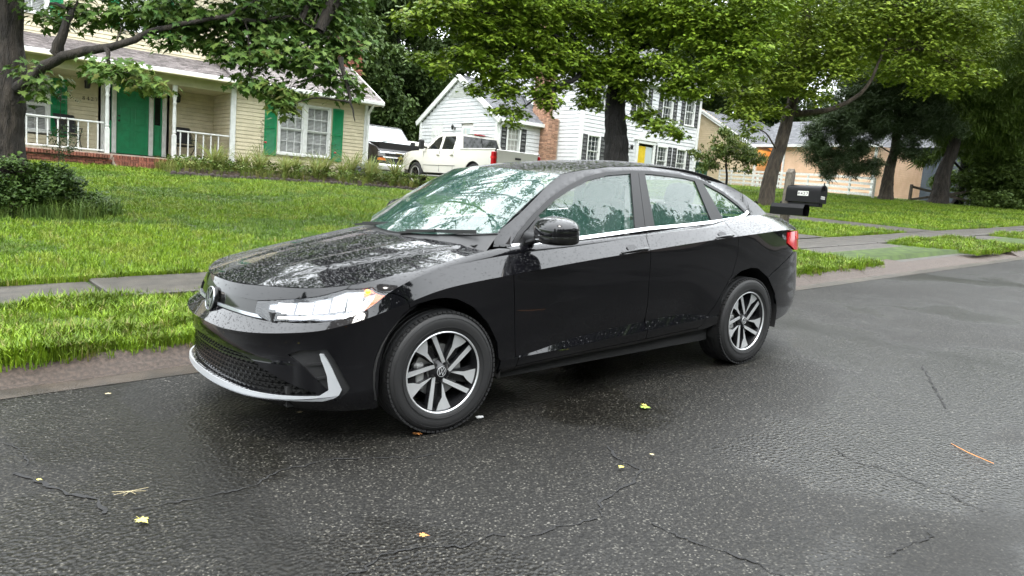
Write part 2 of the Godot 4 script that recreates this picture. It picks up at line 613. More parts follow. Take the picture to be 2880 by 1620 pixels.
func ground_y(x: float, z: float) -> float:
	if z > -1.3:
		if z > 7.4:
			return road_y(x) + 0.13 + 0.03 * (z - 7.4)
		return road_y(x)
	var i := 0
	while i < GX.size() - 2 and x > GX[i + 1]: i += 1
	var j := 0
	while j < GZ.size() - 2 and z > GZ[j + 1]: j += 1
	var s := clampf((x - GX[i]) / (GX[i + 1] - GX[i]), 0, 1)
	var t := clampf((z - GZ[j]) / (GZ[j + 1] - GZ[j]), 0, 1)
	var row := func(k: int) -> float:
		if k >= 6:
			return road_y(x) + (0.17 if k == 6 else 0.13)
		return lerpf(GH[k][i], GH[k][i + 1], s)
	return lerpf(row.call(j), row.call(j + 1), t)

func on_ground(x: float, z: float, up := 0.0) -> Vector3:
	return Vector3(x, ground_y(x, z) + up, z)

func drape(mb: MB, x0: float, x1: float, z0: float, z1: float, nx: int, nz: int, f: Callable) -> void:
	var first := mb.v.size()
	for i in nx + 1:
		for j in nz + 1:
			var x := lerpf(x0, x1, float(i) / nx)
			var z := lerpf(z0, z1, float(j) / nz)
			var h := 0.05
			var n := Vector3(f.call(x - h, z) - f.call(x + h, z), 2 * h, f.call(x, z - h) - f.call(x, z + h)).normalized()
			mb.vert(Vector3(x, f.call(x, z), z), n, Vector2(x, z))
	for i in nx:
		for j in nz:
			var a := first + i * (nz + 1) + j
			var b := a + nz + 1
			for q in [a, b, b + 1, a, b + 1, a + 1]:
				mb.ix.append(q)

func build_ground() -> void:
	# earth and turf, one sheet to the horizon
	var g := MB.new()
	var low := func(x: float, z: float) -> float:
		if z > -1.62 and z < 7.6:
			return road_y(x) - 0.25
		return ground_y(x, z)
	var xs := [-260.0, -120, -60, -40, -25, -15]
	for k in 66: xs.append(-10.0 + k)
	xs.append_array([60.0, 66, 75, 90, 110, 140, 260])
	var zs := [-300.0, -200, -140, -100, -80, -60, -50]
	for k in 40: zs.append(-46.0 + k * 1.0)
	zs.append_array([-5.4, -4.6, -4.2, -3.4, -2.4, -1.8, -1.61, -1.59, 7.59, 7.61, 9, 12, 16, 24, 40, 70, 120, 260])
	var nz := zs.size()
	for i in xs.size():
		for j in nz:
			var x: float = xs[i]
			var z: float = zs[j]
			var h := 0.3
			var n := Vector3(low.call(x - h, z) - low.call(x + h, z), 2 * h, low.call(x, z - h) - low.call(x, z + h)).normalized()
			g.vert(Vector3(x, low.call(x, z), z), n, Vector2(x, z))
	for i in xs.size() - 1:
		for j in nz - 1:
			var a := i * nz + j
			var b := a + nz
			for q in [a, b, b + 1, a, b + 1, a + 1]:
				g.ix.append(q)
	structure("ground", g, M.turf)
	# roadway
	var r := MB.new()
	var first := 0
	var rx := [-120.0, -60, -25]
	for k in 60: rx.append(-24.0 + k)
	rx.append_array([40.0, 60, 100, 160])
	var rz := [-0.98, 0.0, 1.0, 2.0, 3.1, 4.2, 5.2, 6.2, 7.15]
	for x in rx:
		for z in rz:
			r.vert(Vector3(x, road_y(x), z), Vector3(-SLOPE, 1, 0).normalized(), Vector2(x, z))
	for i in rx.size() - 1:
		for j in rz.size() - 1:
			var a := i * rz.size() + j
			var b := a + rz.size()
			for q in [a, b, b + 1, a, b + 1, a + 1]:
				r.ix.append(q)
	var st := SurfaceTool.new()
	st.begin(Mesh.PRIMITIVE_TRIANGLES)
	for k in r.v.size():
		st.set_uv(r.uv[k])
		st.set_uv2(r.uv[k])
		st.set_normal(r.n[k])
		st.add_vertex(r.v[k])
	for q in r.ix:
		st.add_index(q)
	st.generate_tangents()
	var road := put_mesh(fresh("road"), st.commit(), M.asphalt, self)
	road.set_meta("kind", "structure")
	build_kerb()
	build_walks()
	build_cracks(road)

func sweep_x(mb: MB, prof: Array, x0: float, x1: float, steps: int) -> void:
	# profile of [z, y over the road] carried along the street
	for k in steps:
		var a := lerpf(x0, x1, float(k) / steps)
		var b := lerpf(x0, x1, float(k + 1) / steps)
		for i in prof.size() - 1:
			var p0 := Vector3(a, road_y(a) + prof[i][1], prof[i][0])
			var p1 := Vector3(a, road_y(a) + prof[i + 1][1], prof[i + 1][0])
			var q0 := Vector3(b, road_y(b) + prof[i][1], prof[i][0])
			var q1 := Vector3(b, road_y(b) + prof[i + 1][1], prof[i + 1][0])
			mb.quad(p1, p0, q0, q1)
	for x in [x0, x1]:
		for i in prof.size() - 1:
			var p0 := Vector3(x, road_y(x) + prof[i][1], prof[i][0])
			var p1 := Vector3(x, road_y(x) + prof[i + 1][1], prof[i + 1][0])
			var d := Vector3(0, -0.2, 0)
			if x == x0: mb.quad(p0 + d, p0, p1, p1 + d)
			else: mb.quad(p0, p0 + d, p1 + d, p1)

func build_kerb() -> void:
	var root := Node3D.new()
	root.name = "kerb"
	add_child(root)
	root.set_meta("kind", "structure")
	var full := [[-1.12, 0.006], [-1.17, 0.020], [-1.25, 0.066], [-1.33, 0.102], [-1.41, 0.122], [-1.50, 0.130], [-1.60, 0.131], [-1.61, 0.0]]
	var low := [[-1.12, 0.006], [-1.20, 0.016], [-1.33, 0.036], [-1.60, 0.06], [-1.61, 0.0]]
	var x := -20.0
	while x < 58:
		var drop := (x > 8.4 and x < 12.0) or (x > 14.6 and x < 17.0)
		var mb := MB.new()
		sweep_x(mb, low if drop else full, x + 0.003, x + 1.517, 2)
		put("kerb_segment", mb, M.kerb_concrete, root)
		var pan := MB.new()
		sweep_x(pan, [[-0.93, 0.003], [-1.0, 0.004], [-1.12, 0.0055]], x + 0.001, x + 1.519, 2)
		put("gutter_pan", pan, M.gutter_concrete, root)
		x += 1.52
	var far := Node3D.new()
	far.name = "kerb_001"
	add_child(far)
	far.set_meta("kind", "structure")
	var mb := MB.new()
	var prof := []
	for p in full:
		prof.append([6.2 - p[0], p[1]])
	prof.reverse()
	sweep_x(mb, prof, -60.0, 60.0, 60)
	put("kerb_segment", mb, M.kerb_concrete, far)

func build_walks() -> void:
	var root := Node3D.new()
	root.name = "sidewalk"
	add_child(root)
	root.set_meta("kind", "structure")
	var r := RandomNumberGenerator.new()
	r.seed = 5
	var x := -12.7
	var k := 0
	while x < 45:
		var lift := r.randf_range(0.0, 0.018)
		var tilt := r.randf_range(-0.006, 0.006)
		if k == 7: lift = 0.03
		var mb := MB.new()
		var c := on_ground(x + 0.75, -3.52, lift - 0.035)
		var b := Basis(Vector3.BACK, atan(SLOPE) + tilt) * Basis(Vector3.RIGHT, -0.012)
		mb.cbox(c, Vector3(1.49, 0.1, 1.14), 0.012, b)
		put("slab", mb, M.walk_concrete, root)
		x += 1.505
		k += 1
	for d in [[8.55, 11.45, "driveway", -26.0], [15.3, 16.75, "driveway_001", -22.0]]:
		var mb := MB.new()
		var x0: float = d[0]
		var x1: float = d[1]
		drape(mb, x0, x1, d[3], -4.1, 8, 30, func(px: float, pz: float) -> float: return ground_y(px, pz) + 0.02)
		var flare := func(px: float, pz: float) -> float:
			return lerpf(road_y(px) + 0.055, ground_y(px, -3.0) + 0.018, smooth01(-1.55, -2.95, pz))
		var first := mb.v.size()
		for i in 9:
			for j in 7:
				var t := j / 6.0
				var z := lerpf(-2.94, -1.56, t)
				var w := 0.9 * t * t
				var px := lerpf(x0 - w, x1 + w, i / 8.0)
				mb.vert(Vector3(px, flare.call(px, z), z), Vector3(-SLOPE, 1, 0.06).normalized(), Vector2(px, z))
		for i in 8:
			for j in 6:
				var a := first + i * 7 + j
				var b := a + 7
				for q in [a, b, b + 1, a, b + 1, a + 1]:
					mb.ix.append(q)
		var o := put(d[2], mb, M.walk_concrete, self)
		o.set_meta("kind", "structure")


# ---------------------------------------------------------------- houses
var unit_board: ArrayMesh
func board_mesh() -> ArrayMesh:
	# one lap of siding, 1 m long and 1 m of exposure; scaled to size. Foot stands proud, head tucks under the next.
	if unit_board == null:
		var mb := MB.new()
		var a := 0.85
		mb.quad(Vector3(0, 0, 1), Vector3(1, 0, 1), Vector3(1, 0.06, 1.0), Vector3(0, 0.06, 1.0))
		mb.quad(Vector3(0, 0.06, 1.0), Vector3(1, 0.06, 1.0), Vector3(1, 0.86, 0.55), Vector3(0, 0.86, 0.55))
		mb.quad(Vector3(0, 0.86, 0.55), Vector3(1, 0.86, 0.55), Vector3(1, 0.875, -0.25), Vector3(0, 0.875, -0.25))
		mb.quad(Vector3(0, 0.875, -0.25), Vector3(1, 0.875, -0.25), Vector3(1, 1.06, -0.25), Vector3(0, 1.06, -0.25))
		mb.quad(Vector3(0, 0, -0.25), Vector3(1, 0, -0.25), Vector3(1, 0, 1), Vector3(0, 0, 1))
		mb.quad(Vector3(0, 0, -0.25), Vector3(0, 0, 1), Vector3(0, 0.86, 0.55), Vector3(0, 0.875, -0.25))
		mb.quad(Vector3(1, 0, 1), Vector3(1, 0, -0.25), Vector3(1, 0.875, -0.25), Vector3(1, 0.86, 0.55))
		unit_board = mb.mesh()
	return unit_board

# A wall in the plane of o: to the right d, up, outward d x up. limit(y) -> [left, right]; openings [x0, x1, y0, y1].
func lap_wall(parent: Node3D, o: Vector3, d: Vector3, width: float, height: float, lap: float, m: Material, openings := [], limit = null, proud := 0.02) -> Node3D:
	var n := d.cross(Vector3.UP)
	var wall := Node3D.new()
	wall.name = "wall"
	parent.add_child(wall, true)
	var back := MB.new()
	var b := Basis(d, Vector3.UP, n)
	# sheathing behind the laps, cut round the openings row by row
	var ys := [0.0, height]
	for op in openings:
		ys.append(clampf(op[2], 0, height))
		ys.append(clampf(op[3], 0, height))
	var rows := int(ceil(height / lap))
	for k in rows:
		var y := k * lap
		var mid := y + lap * 0.5
		var span: Array = [0.0, width] if limit == null else limit.call(mid)
		var runs := [span]
		for op in openings:
			if mid > op[2] and mid < op[3]:
				var next := []
				for r in runs:
					if op[1] <= r[0] or op[0] >= r[1]:
						next.append(r)
					else:
						if op[0] > r[0]: next.append([r[0], op[0]])
						if op[1] < r[1]: next.append([op[1], r[1]])
				runs = next
		for r in runs:
			if r[1] - r[0] < 0.02:
				continue
			var h := minf(lap, height - y)
			var q := put_mesh("siding_board", board_mesh(), m, wall)
			q.transform = Transform3D(Basis(d * (r[1] - r[0]), Vector3.UP * h, n * proud), o + d * r[0] + Vector3.UP * y)
			back.quad(o + d * r[0] + Vector3.UP * y - n * 0.02, o + d * r[1] + Vector3.UP * y - n * 0.02, o + d * r[1] + Vector3.UP * (y + h) - n * 0.02, o + d * r[0] + Vector3.UP * (y + h) - n * 0.02)
	put("sheathing", back, M.room_wall, wall)
	return wall

# Sash window: o is the lower left corner of the opening seen from outside.
func sash_window(parent: Node3D, o: Vector3, d: Vector3, w: float, h: float, cols := 3, rows := 2, blinds := true, casing := 0.09, inside := "") -> Node3D:
	var n := d.cross(Vector3.UP)
	var U := Vector3.UP
	var win := Node3D.new()
	win.name = "window"
	parent.add_child(win, true)
	var b := Basis(d, U, n)
	var fr := MB.new()
	var P := func(x: float, y: float, z: float) -> Vector3: return o + d * x + U * y + n * z
	fr.cbox(P.call(-casing / 2, h / 2, 0.02), Vector3(casing, h + casing * 2, 0.05), 0.006, b)
	fr.cbox(P.call(w + casing / 2, h / 2, 0.02), Vector3(casing, h + casing * 2, 0.05), 0.006, b)
	fr.cbox(P.call(w / 2, h + casing / 2, 0.02), Vector3(w - 0.002, casing, 0.05), 0.006, b)
	put("frame", fr, M.trim_white, win)
	var sl := MB.new()
	sl.cbox(P.call(w / 2, -casing * 0.5, 0.035), Vector3(w + casing * 2 + 0.04, casing * 0.9, 0.09), 0.008, b)
	put("sill", sl, M.trim_white, win)
	var rv := MB.new()   # reveal and the dark room behind
	for q in [[0.0, 0.0, w, 0.0], [w, 0.0, w, h], [w, h, 0.0, h], [0.0, h, 0.0, 0.0]]:
		rv.quad(P.call(q[0], q[1], 0.0), P.call(q[2], q[3], 0.0), P.call(q[2], q[3], -0.16), P.call(q[0], q[1], -0.16))
	put("reveal", rv, M.trim_white, win)
	if inside:
		var cu := MB.new()
		cu.sheet(func(a: float, e: float) -> Vector3: return P.call(w * a, h * e, -0.17 + 0.02 * sin(a * 40.0)), 40, 1)
		put("curtain", cu, M[inside], win)
	for s in 2:
		var y0 := h * 0.5 * s
		var hh := h * 0.5
		var zz := -0.02 if s == 1 else -0.045
		var sash := MB.new()
		var t := 0.035
		sash.box(P.call(t / 2, y0 + hh / 2, zz), Vector3(t, hh, 0.03), b)
		sash.box(P.call(w - t / 2, y0 + hh / 2, zz), Vector3(t, hh, 0.03), b)
		sash.box(P.call(w / 2, y0 + t / 2, zz), Vector3(w - 2 * t, t, 0.028), b)
		sash.box(P.call(w / 2, y0 + hh - t / 2, zz), Vector3(w - 2 * t, t, 0.028), b)
		put("sash", sash, M.trim_white, win)
		if cols > 1:
			var mu := MB.new()
			for c in range(1, cols):
				mu.box(P.call(w * c / cols, y0 + hh / 2, zz + 0.004), Vector3(0.016, hh - 2 * t, 0.018), b)
			for r in range(1, rows):
				mu.box(P.call(w / 2, y0 + hh * r / rows, zz + 0.0045), Vector3(w - 2 * t, 0.016, 0.018), b)
			put("muntin", mu, M.trim_white, win)
		var pane := MB.new()
		pane.quad(P.call(t, y0 + t, zz - 0.004), P.call(w - t, y0 + t, zz - 0.004), P.call(w - t, y0 + hh - t, zz - 0.004), P.call(t, y0 + hh - t, zz - 0.004))
		put("pane", pane, M.window_glass, win)
	if blinds:
		var bl := MB.new()
		var k := 0
		var y := 0.04
		while y < h - 0.03:
			bl.box(P.call(w / 2, y, -0.10), Vector3(w - 0.06, 0.004, 0.038), b * Basis(Vector3.RIGHT, 0.75))
			y += 0.042
		put("blind", bl, M.blind, win).set_meta("kind", "stuff")
	return win

func shutter(parent: Node3D, o: Vector3, d: Vector3, w: float, h: float, m: Material) -> void:
	var n := d.cross(Vector3.UP)
	var b := Basis(d, Vector3.UP, n)
	var s := Node3D.new()
	s.name = "shutter"
	parent.add_child(s, true)
	var P := func(x: float, y: float, z: float) -> Vector3: return o + d * x + Vector3.UP * y + n * z
	var fr := MB.new()
	var t := 0.05
	fr.cbox(P.call(t / 2, h / 2, 0.032), Vector3(t, h, 0.03), 0.004, b)
	fr.cbox(P.call(w - t / 2, h / 2, 0.032), Vector3(t, h, 0.03), 0.004, b)
	for y in [t / 2, h * 0.5, h - t / 2]:
		fr.cbox(P.call(w / 2, y, 0.032), Vector3(w - 2 * t, t * 1.2, 0.028), 0.004, b)
	fr.box(P.call(w / 2, h / 2, 0.018), Vector3(w - 0.01, h - 0.01, 0.006), b)
	put("frame", fr, m, s)
	var sl := MB.new()
	var y := t * 1.5
	while y < h - t * 1.2:
		if absf(y - h * 0.5) > t * 0.9:
			sl.box(P.call(w / 2, y, 0.030), Vector3(w - 2 * t, 0.030, 0.006), b * Basis(Vector3.RIGHT, -0.6))
		y += 0.036
	var o2 := put("louvre", sl, m, s)
	o2.set_meta("kind", "stuff")

# Shingle courses on a slope: p0 eave left, d along the eave, up the slope s. Each course is one strip with its own butt edge.
func shingle_roof(parent: Node3D, p0: Vector3, d: Vector3, up: Vector3, width: float, length: float, course: float, mats: Array, seed_: int, single := true) -> Node3D:
	var roof := Node3D.new()
	roof.name = "roof"
	parent.add_child(roof, true)
	var n := d.cross(up).normalized()
	var deck := MB.new()
	deck.box(p0 + d * width / 2 + up * length / 2 - n * 0.03, Vector3(width, 0.04, length), Basis(d, n, -up))
	put("deck", deck, mats[0], roof)
	var r := RandomNumberGenerator.new()
	r.seed = seed_
	var parts := []
	for m in mats: parts.append(MB.new())
	var k := 0
	while k * course < length - 0.01:
		var x := -r.randf() * 0.3
		while x < width:
			var w := r.randf_range(0.16, 0.34)
			var a := maxf(x, 0.0)
			var e := minf(x + w, width)
			if e - a > 0.01:
				var mb: MB = parts[r.randi() % mats.size()]
				var lift := r.randf_range(0.010, 0.018)
				var y0 := k * course
				var y1 := minf(y0 + course * 1.05, length)
				var A := p0 + d * a + up * y0 + n * lift
				var B := p0 + d * (e - 0.004) + up * y0 + n * lift
				var C := p0 + d * (e - 0.004) + up * y1 + n * 0.002
				var D := p0 + d * a + up * y1 + n * 0.002
				mb.quad(A, B, C, D)
				mb.quad(A - n * lift, B - n * lift, B, A)
			x += w
		k += 1
	for i in mats.size():
		put("shingles", parts[i], mats[i], roof).set_meta("kind", "stuff")
	return roof

var brick_unit: ArrayMesh
func brick(parent: Node3D, at: Vector3, size: Vector3, b: Basis, m: Material) -> void:
	if brick_unit == null:
		var mb := MB.new()
		mb.cbox(Vector3.ZERO, Vector3.ONE, 0.035)
		brick_unit = mb.mesh()
	var o := put_mesh("brick", brick_unit, m, parent)
	o.transform = Transform3D(Basis(b.x * size.x, b.y * size.y, b.z * size.z), at)

# a hollow room behind a wall: back, sides, floor and ceiling; its front is the wall with the windows
func room(parent: Node3D, o: Vector3, d: Vector3, w: float, h: float, deep: float) -> void:
	var n := d.cross(Vector3.UP)
	var U := Vector3.UP * h
	var a := o - n * 0.03
	var b := a + d * w
	var e := -n * deep
	var mb := MB.new()
	mb.quad(a + e, b + e, b + e + U, a + e + U)
	mb.quad(a, a + e, a + e + U, a + U)
	mb.quad(b + e, b, b + U, b + e + U)
	mb.quad(a, b, b + e, a + e)
	mb.quad(a + e + U, b + e + U, b + U, a + U)
	put("room", mb, M.room_wall, parent)

func gable_prism(mb: MB, x0: float, x1: float, zf: float, zb: float, y: float, yr: float) -> void:
	var zm := (zf + zb) / 2
	mb.tri(Vector3(x1, y, zf), Vector3(x1, y, zb), Vector3(x1, yr, zm))
	mb.tri(Vector3(x0, y, zb), Vector3(x0, y, zf), Vector3(x0, yr, zm))

func build_houses() -> void:
	cream_house()
	white_house()
	peach_house()

func downspout(parent: Node3D, top: Vector3, foot: Vector3) -> void:
	var mb := MB.new()
	mb.cbox((top + foot) / 2 - Vector3(0, 0.12, 0), Vector3(0.085, top.y - foot.y - 0.25, 0.065), 0.012)
	mb.tube(PackedVector3Array([top + Vector3(0, 0.05, 0.28), top + Vector3(0, -0.05, 0.24), top + Vector3(0, -0.2, 0.04), top + Vector3(0, -0.28, 0)]), PackedFloat32Array([0.045, 0.045, 0.045, 0.043]), 8)
	put("downspout", mb, M.trim_white, parent)

func turned_post(parent: Node3D, at: Vector3, h: float) -> void:
	var mb := MB.new()
	mb.cbox(at + Vector3(0, 0.36, 0), Vector3(0.12, 0.72, 0.12), 0.012)
	mb.cbox(at + Vector3(0, h - 0.17, 0), Vector3(0.12, 0.34, 0.12), 0.012)
	var p := PackedVector2Array()
	var prof := [[0.0, 0.058], [0.03, 0.042], [0.05, 0.055], [0.08, 0.058], [0.10, 0.044], [0.16, 0.052], [0.30, 0.056], [0.55, 0.052], [0.72, 0.046], [0.78, 0.042], [0.80, 0.056], [0.84, 0.056], [0.86, 0.044], [0.92, 0.050], [0.95, 0.057], [1.0, 0.058]]
	for k in prof:
		p.append(Vector2(k[1], lerpf(0.72, h - 0.34, k[0])))
	p.reverse()
	mb.lathe(p, 16, at)
	put("porch_post", mb, M.trim_white, parent)

func railing(parent: Node3D, x0: float, x1: float, z: float, y0: float, y1: float, pitch: float) -> void:
	var rl := Node3D.new()
	rl.name = "railing"
	parent.add_child(rl, true)
	var mb := MB.new()
	mb.cbox(Vector3((x0 + x1) / 2, y1, z), Vector3(x1 - x0, 0.045, 0.085), 0.008)
	put("top_rail", mb, M.trim_white, rl)
	mb = MB.new()
	mb.cbox(Vector3((x0 + x1) / 2, y0, z), Vector3(x1 - x0, 0.045, 0.05), 0.006)
	put("bottom_rail", mb, M.trim_white, rl)
	var one := MB.new()
	one.cbox(Vector3.ZERO, Vector3(0.036, y1 - y0 - 0.05, 0.036), 0.004)
	var bm := one.mesh()
	var n := int((x1 - x0) / pitch)
	for k in n:
		var q := put_mesh("baluster", bm, M.trim_white, rl)
		q.position = Vector3(x0 + pitch * (k + 0.5), (y0 + y1) / 2, z)

func wall_lantern(parent: Node3D, at: Vector3, n: Vector3, glow := false) -> void:
	var l := Node3D.new()
	l.name = "wall_lamp"
	parent.add_child(l, true)
	var mb := MB.new()
	mb.bar(at, at + n * 0.14 + Vector3(0, 0.04, 0), 0.025, 0.025)
	mb.lathe(PackedVector2Array([Vector2(0.06, -0.10), Vector2(0.085, 0.08), Vector2(0.10, 0.085), Vector2(0.03, 0.16), Vector2(0.0001, 0.19)]), 6, at + n * 0.16, Basis.IDENTITY, false)
	mb.box(at - n * 0.005 + Vector3(0, -0.02, 0), Vector3(0.10, 0.16, 0.02) if absf(n.z) > 0.5 else Vector3(0.02, 0.16, 0.10))
	put("lamp_body", mb, M.black_metal, l)

func patio_chair(at: Vector3, turn: float, label: String) -> void:
	var t := thing("patio_chair", label, "chair", at, "folding chairs on the porch")
	t.rotation.y = turn
	var fr := MB.new()
	for s in [-0.27, 0.27]:
		fr.tube(PackedVector3Array([Vector3(s, 0, 0.26), Vector3(s, 0.42, 0.10), Vector3(s, 0.98, -0.26)]), PackedFloat32Array([0.012, 0.012, 0.012]), 6)
		fr.tube(PackedVector3Array([Vector3(s, 0, -0.30), Vector3(s, 0.40, 0.16), Vector3(s, 0.60, 0.26)]), PackedFloat32Array([0.012, 0.012, 0.012]), 6)
		fr.tube(PackedVector3Array([Vector3(s, 0.62, 0.28), Vector3(s, 0.62, -0.06)]), PackedFloat32Array([0.016, 0.016]), 6)
	put("frame", fr, M.black_metal, t)
	var bk := MB.new()
	bk.box(Vector3(0, 0.74, -0.11), Vector3(0.5, 0.58, 0.012), Basis(Vector3.RIGHT, deg_to_rad(-32)))
	put("backrest", bk, M.dark_fabric, t)
	var st := MB.new()
	st.box(Vector3(0, 0.42, 0.09), Vector3(0.5, 0.012, 0.42), Basis(Vector3.RIGHT, deg_to_rad(-6)))
	put("seat", st, M.dark_fabric, t)

func cream_house() -> void:
	var h := thing("cream_house", "cream sided two-storey house with green shutters, green door and brick porch", "house", Vector3.ZERO)
	var R := Vector3.RIGHT
	var lap := 0.115
	var sm: Material = M.siding_cream
	# porch wall z = -21, behind the posts
	lap_wall(h, Vector3(-7.0, 1.48, -21.0), R, 11.2, 2.2, lap, sm, [[5.45, 6.70, 0.40, 1.95], [7.9, 9.85, 0.0, 2.14], [2.4, 3.65, 0.40, 1.95]])
	# upper storey
	lap_wall(h, Vector3(-7.0, 4.40, -21.0), R, 11.77, 2.65, lap, sm, [[5.6, 6.6, 0.72, 2.2], [8.5, 9.42, 0.72, 2.2], [2.0, 3.0, 0.72, 2.2]])
	# front room
	lap_wall(h, Vector3(4.17, 1.35, -19.3), R, 4.50, 2.50, lap, sm, [[1.48, 3.16, 0.55, 2.16]])
	lap_wall(h, Vector3(8.67, 1.2, -19.3), Vector3(0, 0, -1), 8.4, 2.7, lap, sm)
	lap_wall(h, Vector3(8.67, 3.9, -19.3), Vector3(0, 0, -1), 8.4, 2.1, lap, sm, [], func(y: float) -> Array: return [y / 0.5, 8.4 - y / 0.5])
	lap_wall(h, Vector3(4.17, 1.48, -21.0), Vector3(0, 0, 1), 1.7, 2.2, lap, sm)
	lap_wall(h, Vector3(4.77, 4.2, -21.0), Vector3(0, 0, -1), 7.0, 2.85, lap, sm)
	room(h, Vector3(-7.0, 1.48, -21.0), R, 11.15, 2.2, 5.0)
	room(h, Vector3(-7.0, 4.40, -21.0), R, 11.7, 2.65, 6.0)
	room(h, Vector3(4.2, 1.35, -19.3), R, 4.42, 2.5, 6.0)
	# corner boards and trim
	for q in [[4.20, 2.60, -19.265, 0.15, 2.5, 0.1], [8.62, 2.5, -19.275, 0.11, 2.6, 0.07], [4.73, 5.7, -20.97, 0.12, 2.7, 0.1]]:
		var tr := MB.new()
		tr.cbox(Vector3(q[0], q[1], q[2]), Vector3(q[3], q[4], q[5]), 0.01)
		put("corner_board", tr, M.trim_white, h)
	# roofs
	var mats := [M.shingle_0, M.shingle_1, M.shingle_2]
	shingle_roof(h, Vector3(-7.3, 3.93, -18.82), R, Vector3(0, 0.30, -1.0).normalized(), 11.45, 2.2, 0.13, mats, 3)
	shingle_roof(h, Vector3(4.05, 3.90, -18.82), R, Vector3(0, 0.5, -1.0).normalized(), 5.0, 5.25, 0.13, mats, 4)
	shingle_roof(h, Vector3(9.05, 3.90, -28.2), Vector3(-1, 0, 0), Vector3(0, 0.5, 1.0).normalized(), 5.0, 5.25, 0.14, mats, 6)
	shingle_roof(h, Vector3(-7.6, 7.1, -20.5), R, Vector3(0, 0.5, -1.0).normalized(), 12.7, 4.7, 0.14, mats, 5)
	var fa := MB.new()
	fa.cbox(Vector3(0.85, 3.86, -18.84), Vector3(16.4, 0.13, 0.10), 0.02)
	put("gutter", fa, M.trim_white, h)
	fa = MB.new()
	fa.box(Vector3(-1.45, 3.68, -19.30), Vector3(11.2, 0.26, 0.12))
	fa.box(Vector3(-1.45, 3.56, -20.1), Vector3(11.2, 0.03, 1.75))
	fa.box(Vector3(-1.45, 3.80, -18.98), Vector3(11.2, 0.02, 0.5))
	fa.box(Vector3(6.55, 3.80, -19.06), Vector3(4.85, 0.02, 0.42))
	put("soffit", fa, M.soffit_cream, h)
	fa = MB.new()
	fa.bar(Vector3(9.05, 3.84, -18.9), Vector3(9.05, 6.28, -23.55), 0.04, 0.18)
	fa.bar(Vector3(9.05, 3.84, -28.2), Vector3(9.05, 6.28, -23.55), 0.04, 0.18)
	fa.box(Vector3(-1.2, 7.05, -20.55), Vector3(12.5, 0.16, 0.06))
	put("fascia", fa, M.trim_white, h)
	downspout(h, Vector3(8.67, 3.76, -19.20), Vector3(8.67, 1.3, -19.20))
	downspout(h, Vector3(4.70, 7.0, -20.9), Vector3(4.70, 4.55, -20.9))
	# front-room window pair with shutters
	sash_window(h, Vector3(5.68, 1.95, -19.3), R, 0.74, 1.52, 3, 2, true, 0.085)
	sash_window(h, Vector3(6.56, 1.95, -19.3), R, 0.74, 1.52, 3, 2, true, 0.065)
	shutter(h, Vector3(5.17, 1.83, -19.3), R, 0.39, 1.70, M.green_paint)
	shutter(h, Vector3(7.42, 1.83, -19.3), R, 0.38, 1.70, M.green_paint)
	# porch windows and shutters
	sash_window(h, Vector3(-1.48, 1.96, -21.0), R, 1.10, 1.40, 4, 2, true)
	shutter(h, Vector3(-0.29, 1.83, -21.0), R, 0.41, 1.60, M.green_paint)
	shutter(h, Vector3(-1.98, 1.83, -21.0), R, 0.41, 1.60, M.green_paint)
	sash_window(h, Vector3(-4.55, 1.96, -21.0), R, 1.10, 1.40, 4, 2, true)
	for ux in [-1.37, 1.53, -4.97]:
		sash_window(h, Vector3(ux, 5.15, -21.0), R, 0.92 if ux > 0 else 0.96, 1.42, 3, 2, true)
		shutter(h, Vector3(ux - 0.40, 5.08, -21.0), R, 0.30, 1.55, M.green_paint)
		shutter(h, Vector3(ux + 1.06, 5.08, -21.0), R, 0.32, 1.55, M.green_paint)
	# entrance: six-panel door between sidelights
	var door := Node3D.new()
	door.name = "front_door"
	h.add_child(door)
	var mb := MB.new()
	mb.box(Vector3(1.82, 2.52, -21.0), Vector3(0.88, 2.02, 0.05))
	put("door_leaf", mb, M.green_paint, door)
	for px in [-0.20, 0.20]:
		for pp in [[2.05, 0.62], [2.74, 0.58], [3.30, 0.24]]:
			var pn := MB.new()
			pn.cbox(Vector3(1.82 + px, pp[0] - 0.12, -20.972), Vector3(0.27, pp[1] - 0.1, 0.016), 0.014)
			put("door_panel", pn, M.green_paint, door)
	mb = MB.new()
	mb.lathe(PackedVector2Array([Vector2(0.03, 0.0), Vector2(0.03, 0.012), Vector2(0.012, 0.02), Vector2(0.012, 0.04), Vector2(0.028, 0.055), Vector2(0.0001, 0.07)]), 12, Vector3(1.45, 2.46, -20.975), Basis(Vector3.RIGHT, Vector3.BACK, Vector3.DOWN))
	mb.lathe(PackedVector2Array([Vector2(0.028, 0.0), Vector2(0.028, 0.02), Vector2(0.0001, 0.022)]), 12, Vector3(1.45, 2.60, -20.975), Basis(Vector3.RIGHT, Vector3.BACK, Vector3.DOWN))
	put("door_knob", mb, M.black_metal, door)
	var ent := MB.new()
	for c in [[1.02, 0.10], [1.315, 0.12], [2.325, 0.12], [2.70, 0.12]]:
		ent.cbox(Vector3(c[0], 2.54, -20.965), Vector3(c[1], 2.08, 0.09), 0.01)
	ent.cbox(Vector3(1.86, 3.63, -20.965), Vector3(1.85, 0.13, 0.09), 0.01)
	put("door_casing", ent, M.trim_white, h)
